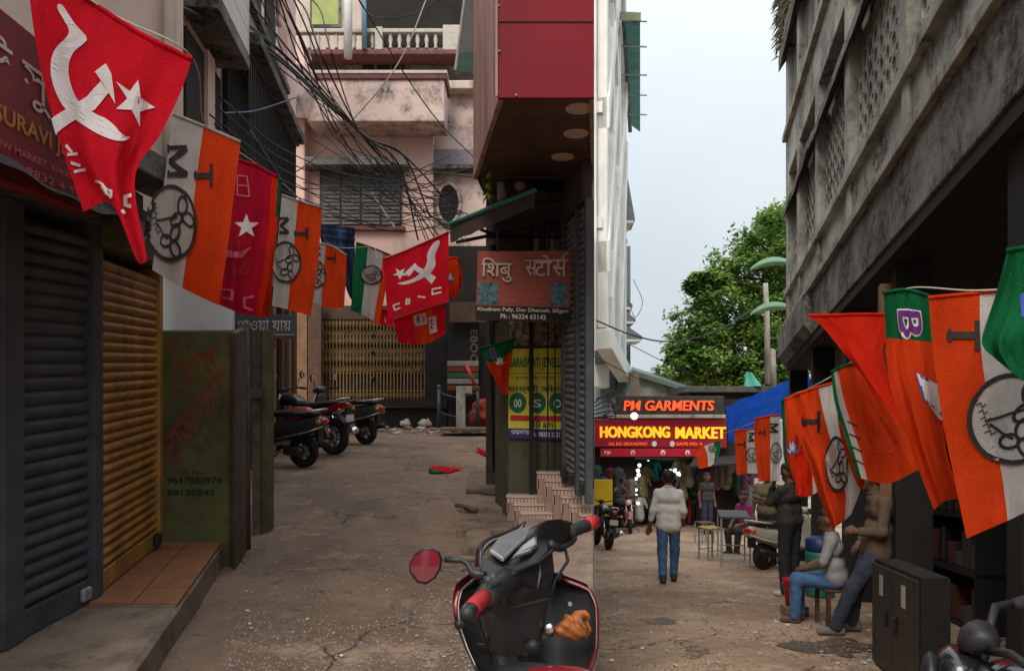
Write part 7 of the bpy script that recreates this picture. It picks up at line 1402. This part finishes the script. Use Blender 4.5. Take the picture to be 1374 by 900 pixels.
def specks(name, n, fx, x0, x1, y0, y1, s0, s1, lb):
    mb = MB()
    for i in range(n):
        c = fx(r2.uniform(x0, x1), y0 + (y1 - y0) * r2.random() ** .8); s = r2.uniform(s0, s1); a = r2.uniform(0, 6.3); mi = r2.randrange(3)
        p = [c + Vector((s*r2.uniform(.5, 1)*math.cos(a + k*1.57), s*r2.uniform(.4, 1)*math.sin(a + k*1.57), .012 + r2.uniform(0, s*.5))) for k in range(4)]; mb.add(p, [(0, 1, 2), (0, 2, 3)], mi)
    o = mb.build(name, tr[:3]); stuff(o); o['label'] = lb
specks('litter', 130, at_l, 330, 650, 600, 895, .006, .02, 'tiny paper scraps scattered over the left street'); specks('litter', 170, at_r, 805, 1180, 722, 895, .012, .036, 'tiny paper scraps scattered over the right street')
mb = MB(); r3 = random.Random(4)
for i in range(5200):
    x = r3.uniform(300, 690); y = 560 + 345 * r3.random() ** .8
    c = at_l(x, min(y, 905)) if y > 575 else None
    if c is None: continue
    s = r3.uniform(.003, .011); mb.add([c + Vector((s, 0, .001)), c + Vector((-.5*s, .8*s, .001)), c + Vector((-.5*s, -.8*s, .001)), c + Vector((0, 0, s))], [(0,1,3), (1,2,3), (2,0,3)])
for i in range(4200):
    x = r3.uniform(800, 1220); c = at_r(x, 712 + 190 * r3.random() ** .8)
    s = r3.uniform(.005, .016); mb.add([c + Vector((s, 0, .001)), c + Vector((-.5*s, .8*s, .001)), c + Vector((-.5*s, -.8*s, .001)), c + Vector((0, 0, s))], [(0,1,3), (1,2,3), (2,0,3)])
o = mb.build('gravel', M('grit', (.26,.21,.17), .9, .5, 40, 0)); stuff(o); o['label'] = 'loose grit and small stones on both streets'
tag(MB().grid(lambda u, v: at_l(578 + 24*u + 20*u*v, 634 - 6*v + 2*u) + Vector((0, 0, .02 + .05*abs(noise.noise((u*5, v*4, 1))))), 14, 8).build('dropped_flag', [f_red], smooth=True), 'red and green flag dropped on the left street', 'flag')
tag(MB().grid(lambda u, v: at_l(576 + 18*u, 636 - 5*v) + Vector((0, -.05, .02 + .05*abs(noise.noise((u*5, v*4, 3))))), 10, 6).build('dropped_flag', [f_gr], smooth=True), 'dark green scrap beside the dropped red flag', 'flag')
for i, (x, y, c) in enumerate(((640, 607, f_crim), (632, 652, f_whr), (648, 664, f_red))): tag(MB().grid(lambda u, v, x=x, y=y, i=i: at_l(x + 16*u, y - 6*v + 9*u) + Vector((0, 0, .02 + .05*abs(noise.noise((u*5 + i, v*4, 2))))), 10, 6).build('crumpled_cloth', [c], smooth=True), ['dark red cloth scrap by the black post', 'white scrap in the drain left of the steps', 'red scrap in the drain left of the steps'][i], 'litter')
# drain slabs along the right side of the left street
for i, (x0, y0, x1, y1, lb) in enumerate(((618, 668, 690, 688, 'broken drain slab nearest the mossy column'), (612, 704, 690, 719, 'middle drain slab left of the striped steps'), (620, 722, 660, 745, 'cracked drain slab right behind the foreground scooter'), (625, 640, 672, 665, 'farthest drain slab beside the black post'))):
    p = [at_l(x0 + 6, y0), at_l(x1, y0), at_l(x1, y1), at_l(x0, y1)]; mb = MB(); h = Vector((0, 0, .05 + .012*i)); n_ = Vector((0, 0, -.1)); mb.box8([p[3] + n_, p[2] + n_, p[2] + h, p[3] + h, p[0] + n_, p[1] + n_, p[1] + h, p[0] + h]); tag(mb.build('drain_slab', m_kerb, bevel=.012), lb, 'slab', 'drain slabs')
tag(MB().box8([at_l(690, 780) + Vector((0,0,-.1)), Vector((RAY*3.9 - .002, 3.9, gl(3.9) - .1)), Vector((RAY*3.9 - .002, 3.9, gl(3.9) + .16)), at_l(700, 780) + Vector((0,0,.16)), at_l(690, 715) + Vector((0,0,-.1)), Vector((RAY*6.0 - .002, 6.0, gl(6) - .1)), Vector((RAY*6.0 - .002, 6.0, gl(6) + .2)), at_l(694, 715) + Vector((0,0,.16))]).build('pavement', M('worn_paving', (.26,.19,.145), .85, .25, 4, .4, 40, dirt=(.12,.085,.065), damt=.5, dscale=3), bevel=.02), 'worn pinkish pavement slab below the striped steps behind the foreground scooter', 'pavement')
for i, (a, b) in enumerate((((627, 665), (690, 672)), ((640, 690), (612, 684)), ((668, 655), (690, 668)))): tag(MB().tube([at_l(*a) + Vector((0,0,.04)), at_l((a[0]+b[0])/2, (a[1]+b[1])/2 + 2) + Vector((0,0,.07)), at_l(*b) + Vector((0,0,.05))], .022, 6).build('broken_stick', m_rust), ['long broken stick lying across the drain', 'short broken stick at the drain edge', 'bent stick against the mossy column'][i], 'stick')
m_wet = M('puddle_water', (.11,.078,.053), .3, .35, 5, .3, 20, spec=.6)
for x, y, rx, ry, lb in ((1118, 868, .36, .34, 'dark wet patch on the ground beside the leaning man'), (885, 833, .16, .2, 'small puddle on the right street')):
    c = at_r(x, y); mb = MB(); n = 48; h_ = HT['street_right']; rg = []
    for f_ in (1.0, .55):
        for k in range(n):
            w_ = 2*math.pi*k/n; r_ = f_ * (1 + .75*noise.noise((math.cos(w_)*1.6, math.sin(w_)*1.6, x)) + .25*noise.noise((math.cos(w_)*5, math.sin(w_)*5, x))); p = c + Vector((rx*r_*math.cos(w_), ry*r_*math.sin(w_), 0)); p.z = h_(p.x, p.y) + .006; rg.append(p)
    mb.add(rg + [Vector((c.x, c.y, h_(c.x, c.y) + .006))], [(k, (k+1) % n, n + (k+1) % n, n + k) for k in range(n)] + [(n + k, n + (k+1) % n, 2*n) for k in range(n)]); o = mb.build('puddle', m_wet); struct(o)
# what the scooter mirror looks back at
t = thing('shop_sign', 'red hoarding behind the camera that shows in the scooter mirror', 'sign', (-2.2, -3.2, 0))
MB().box(-3.2, .4, -3.4, -3.3, 1.6, 3.3).build('board', m_mred2, t); m_hp = M('hoarding_pink', (.50,.10,.12), .6, .3, 6); m_ho = M('hoarding_orange', (.55,.14,.03), .6, .4, 9)
MB().box(-1.9, -.5, -3.29, -3.28, 2.2, 2.75).build('panel', m_hp, t); MB().box(-1.9, -.4, -3.29, -3.28, 1.75, 2.12).build('panel', m_ho, t); MB().box(-1.8, -.6, -3.279, -3.275, 2.15, 2.19).build('stripe', m_pw, t); MB().box(-2.02, -1.96, -3.29, -3.28, 1.6, 3.3).build('stripe', m_pw, t)
for k_ in range(5): MB().box(-1.75 + .22*k_, -1.60 + .22*k_, -3.279, -3.275, 2.35, 2.6).build('letter_block', m_mred2, t)
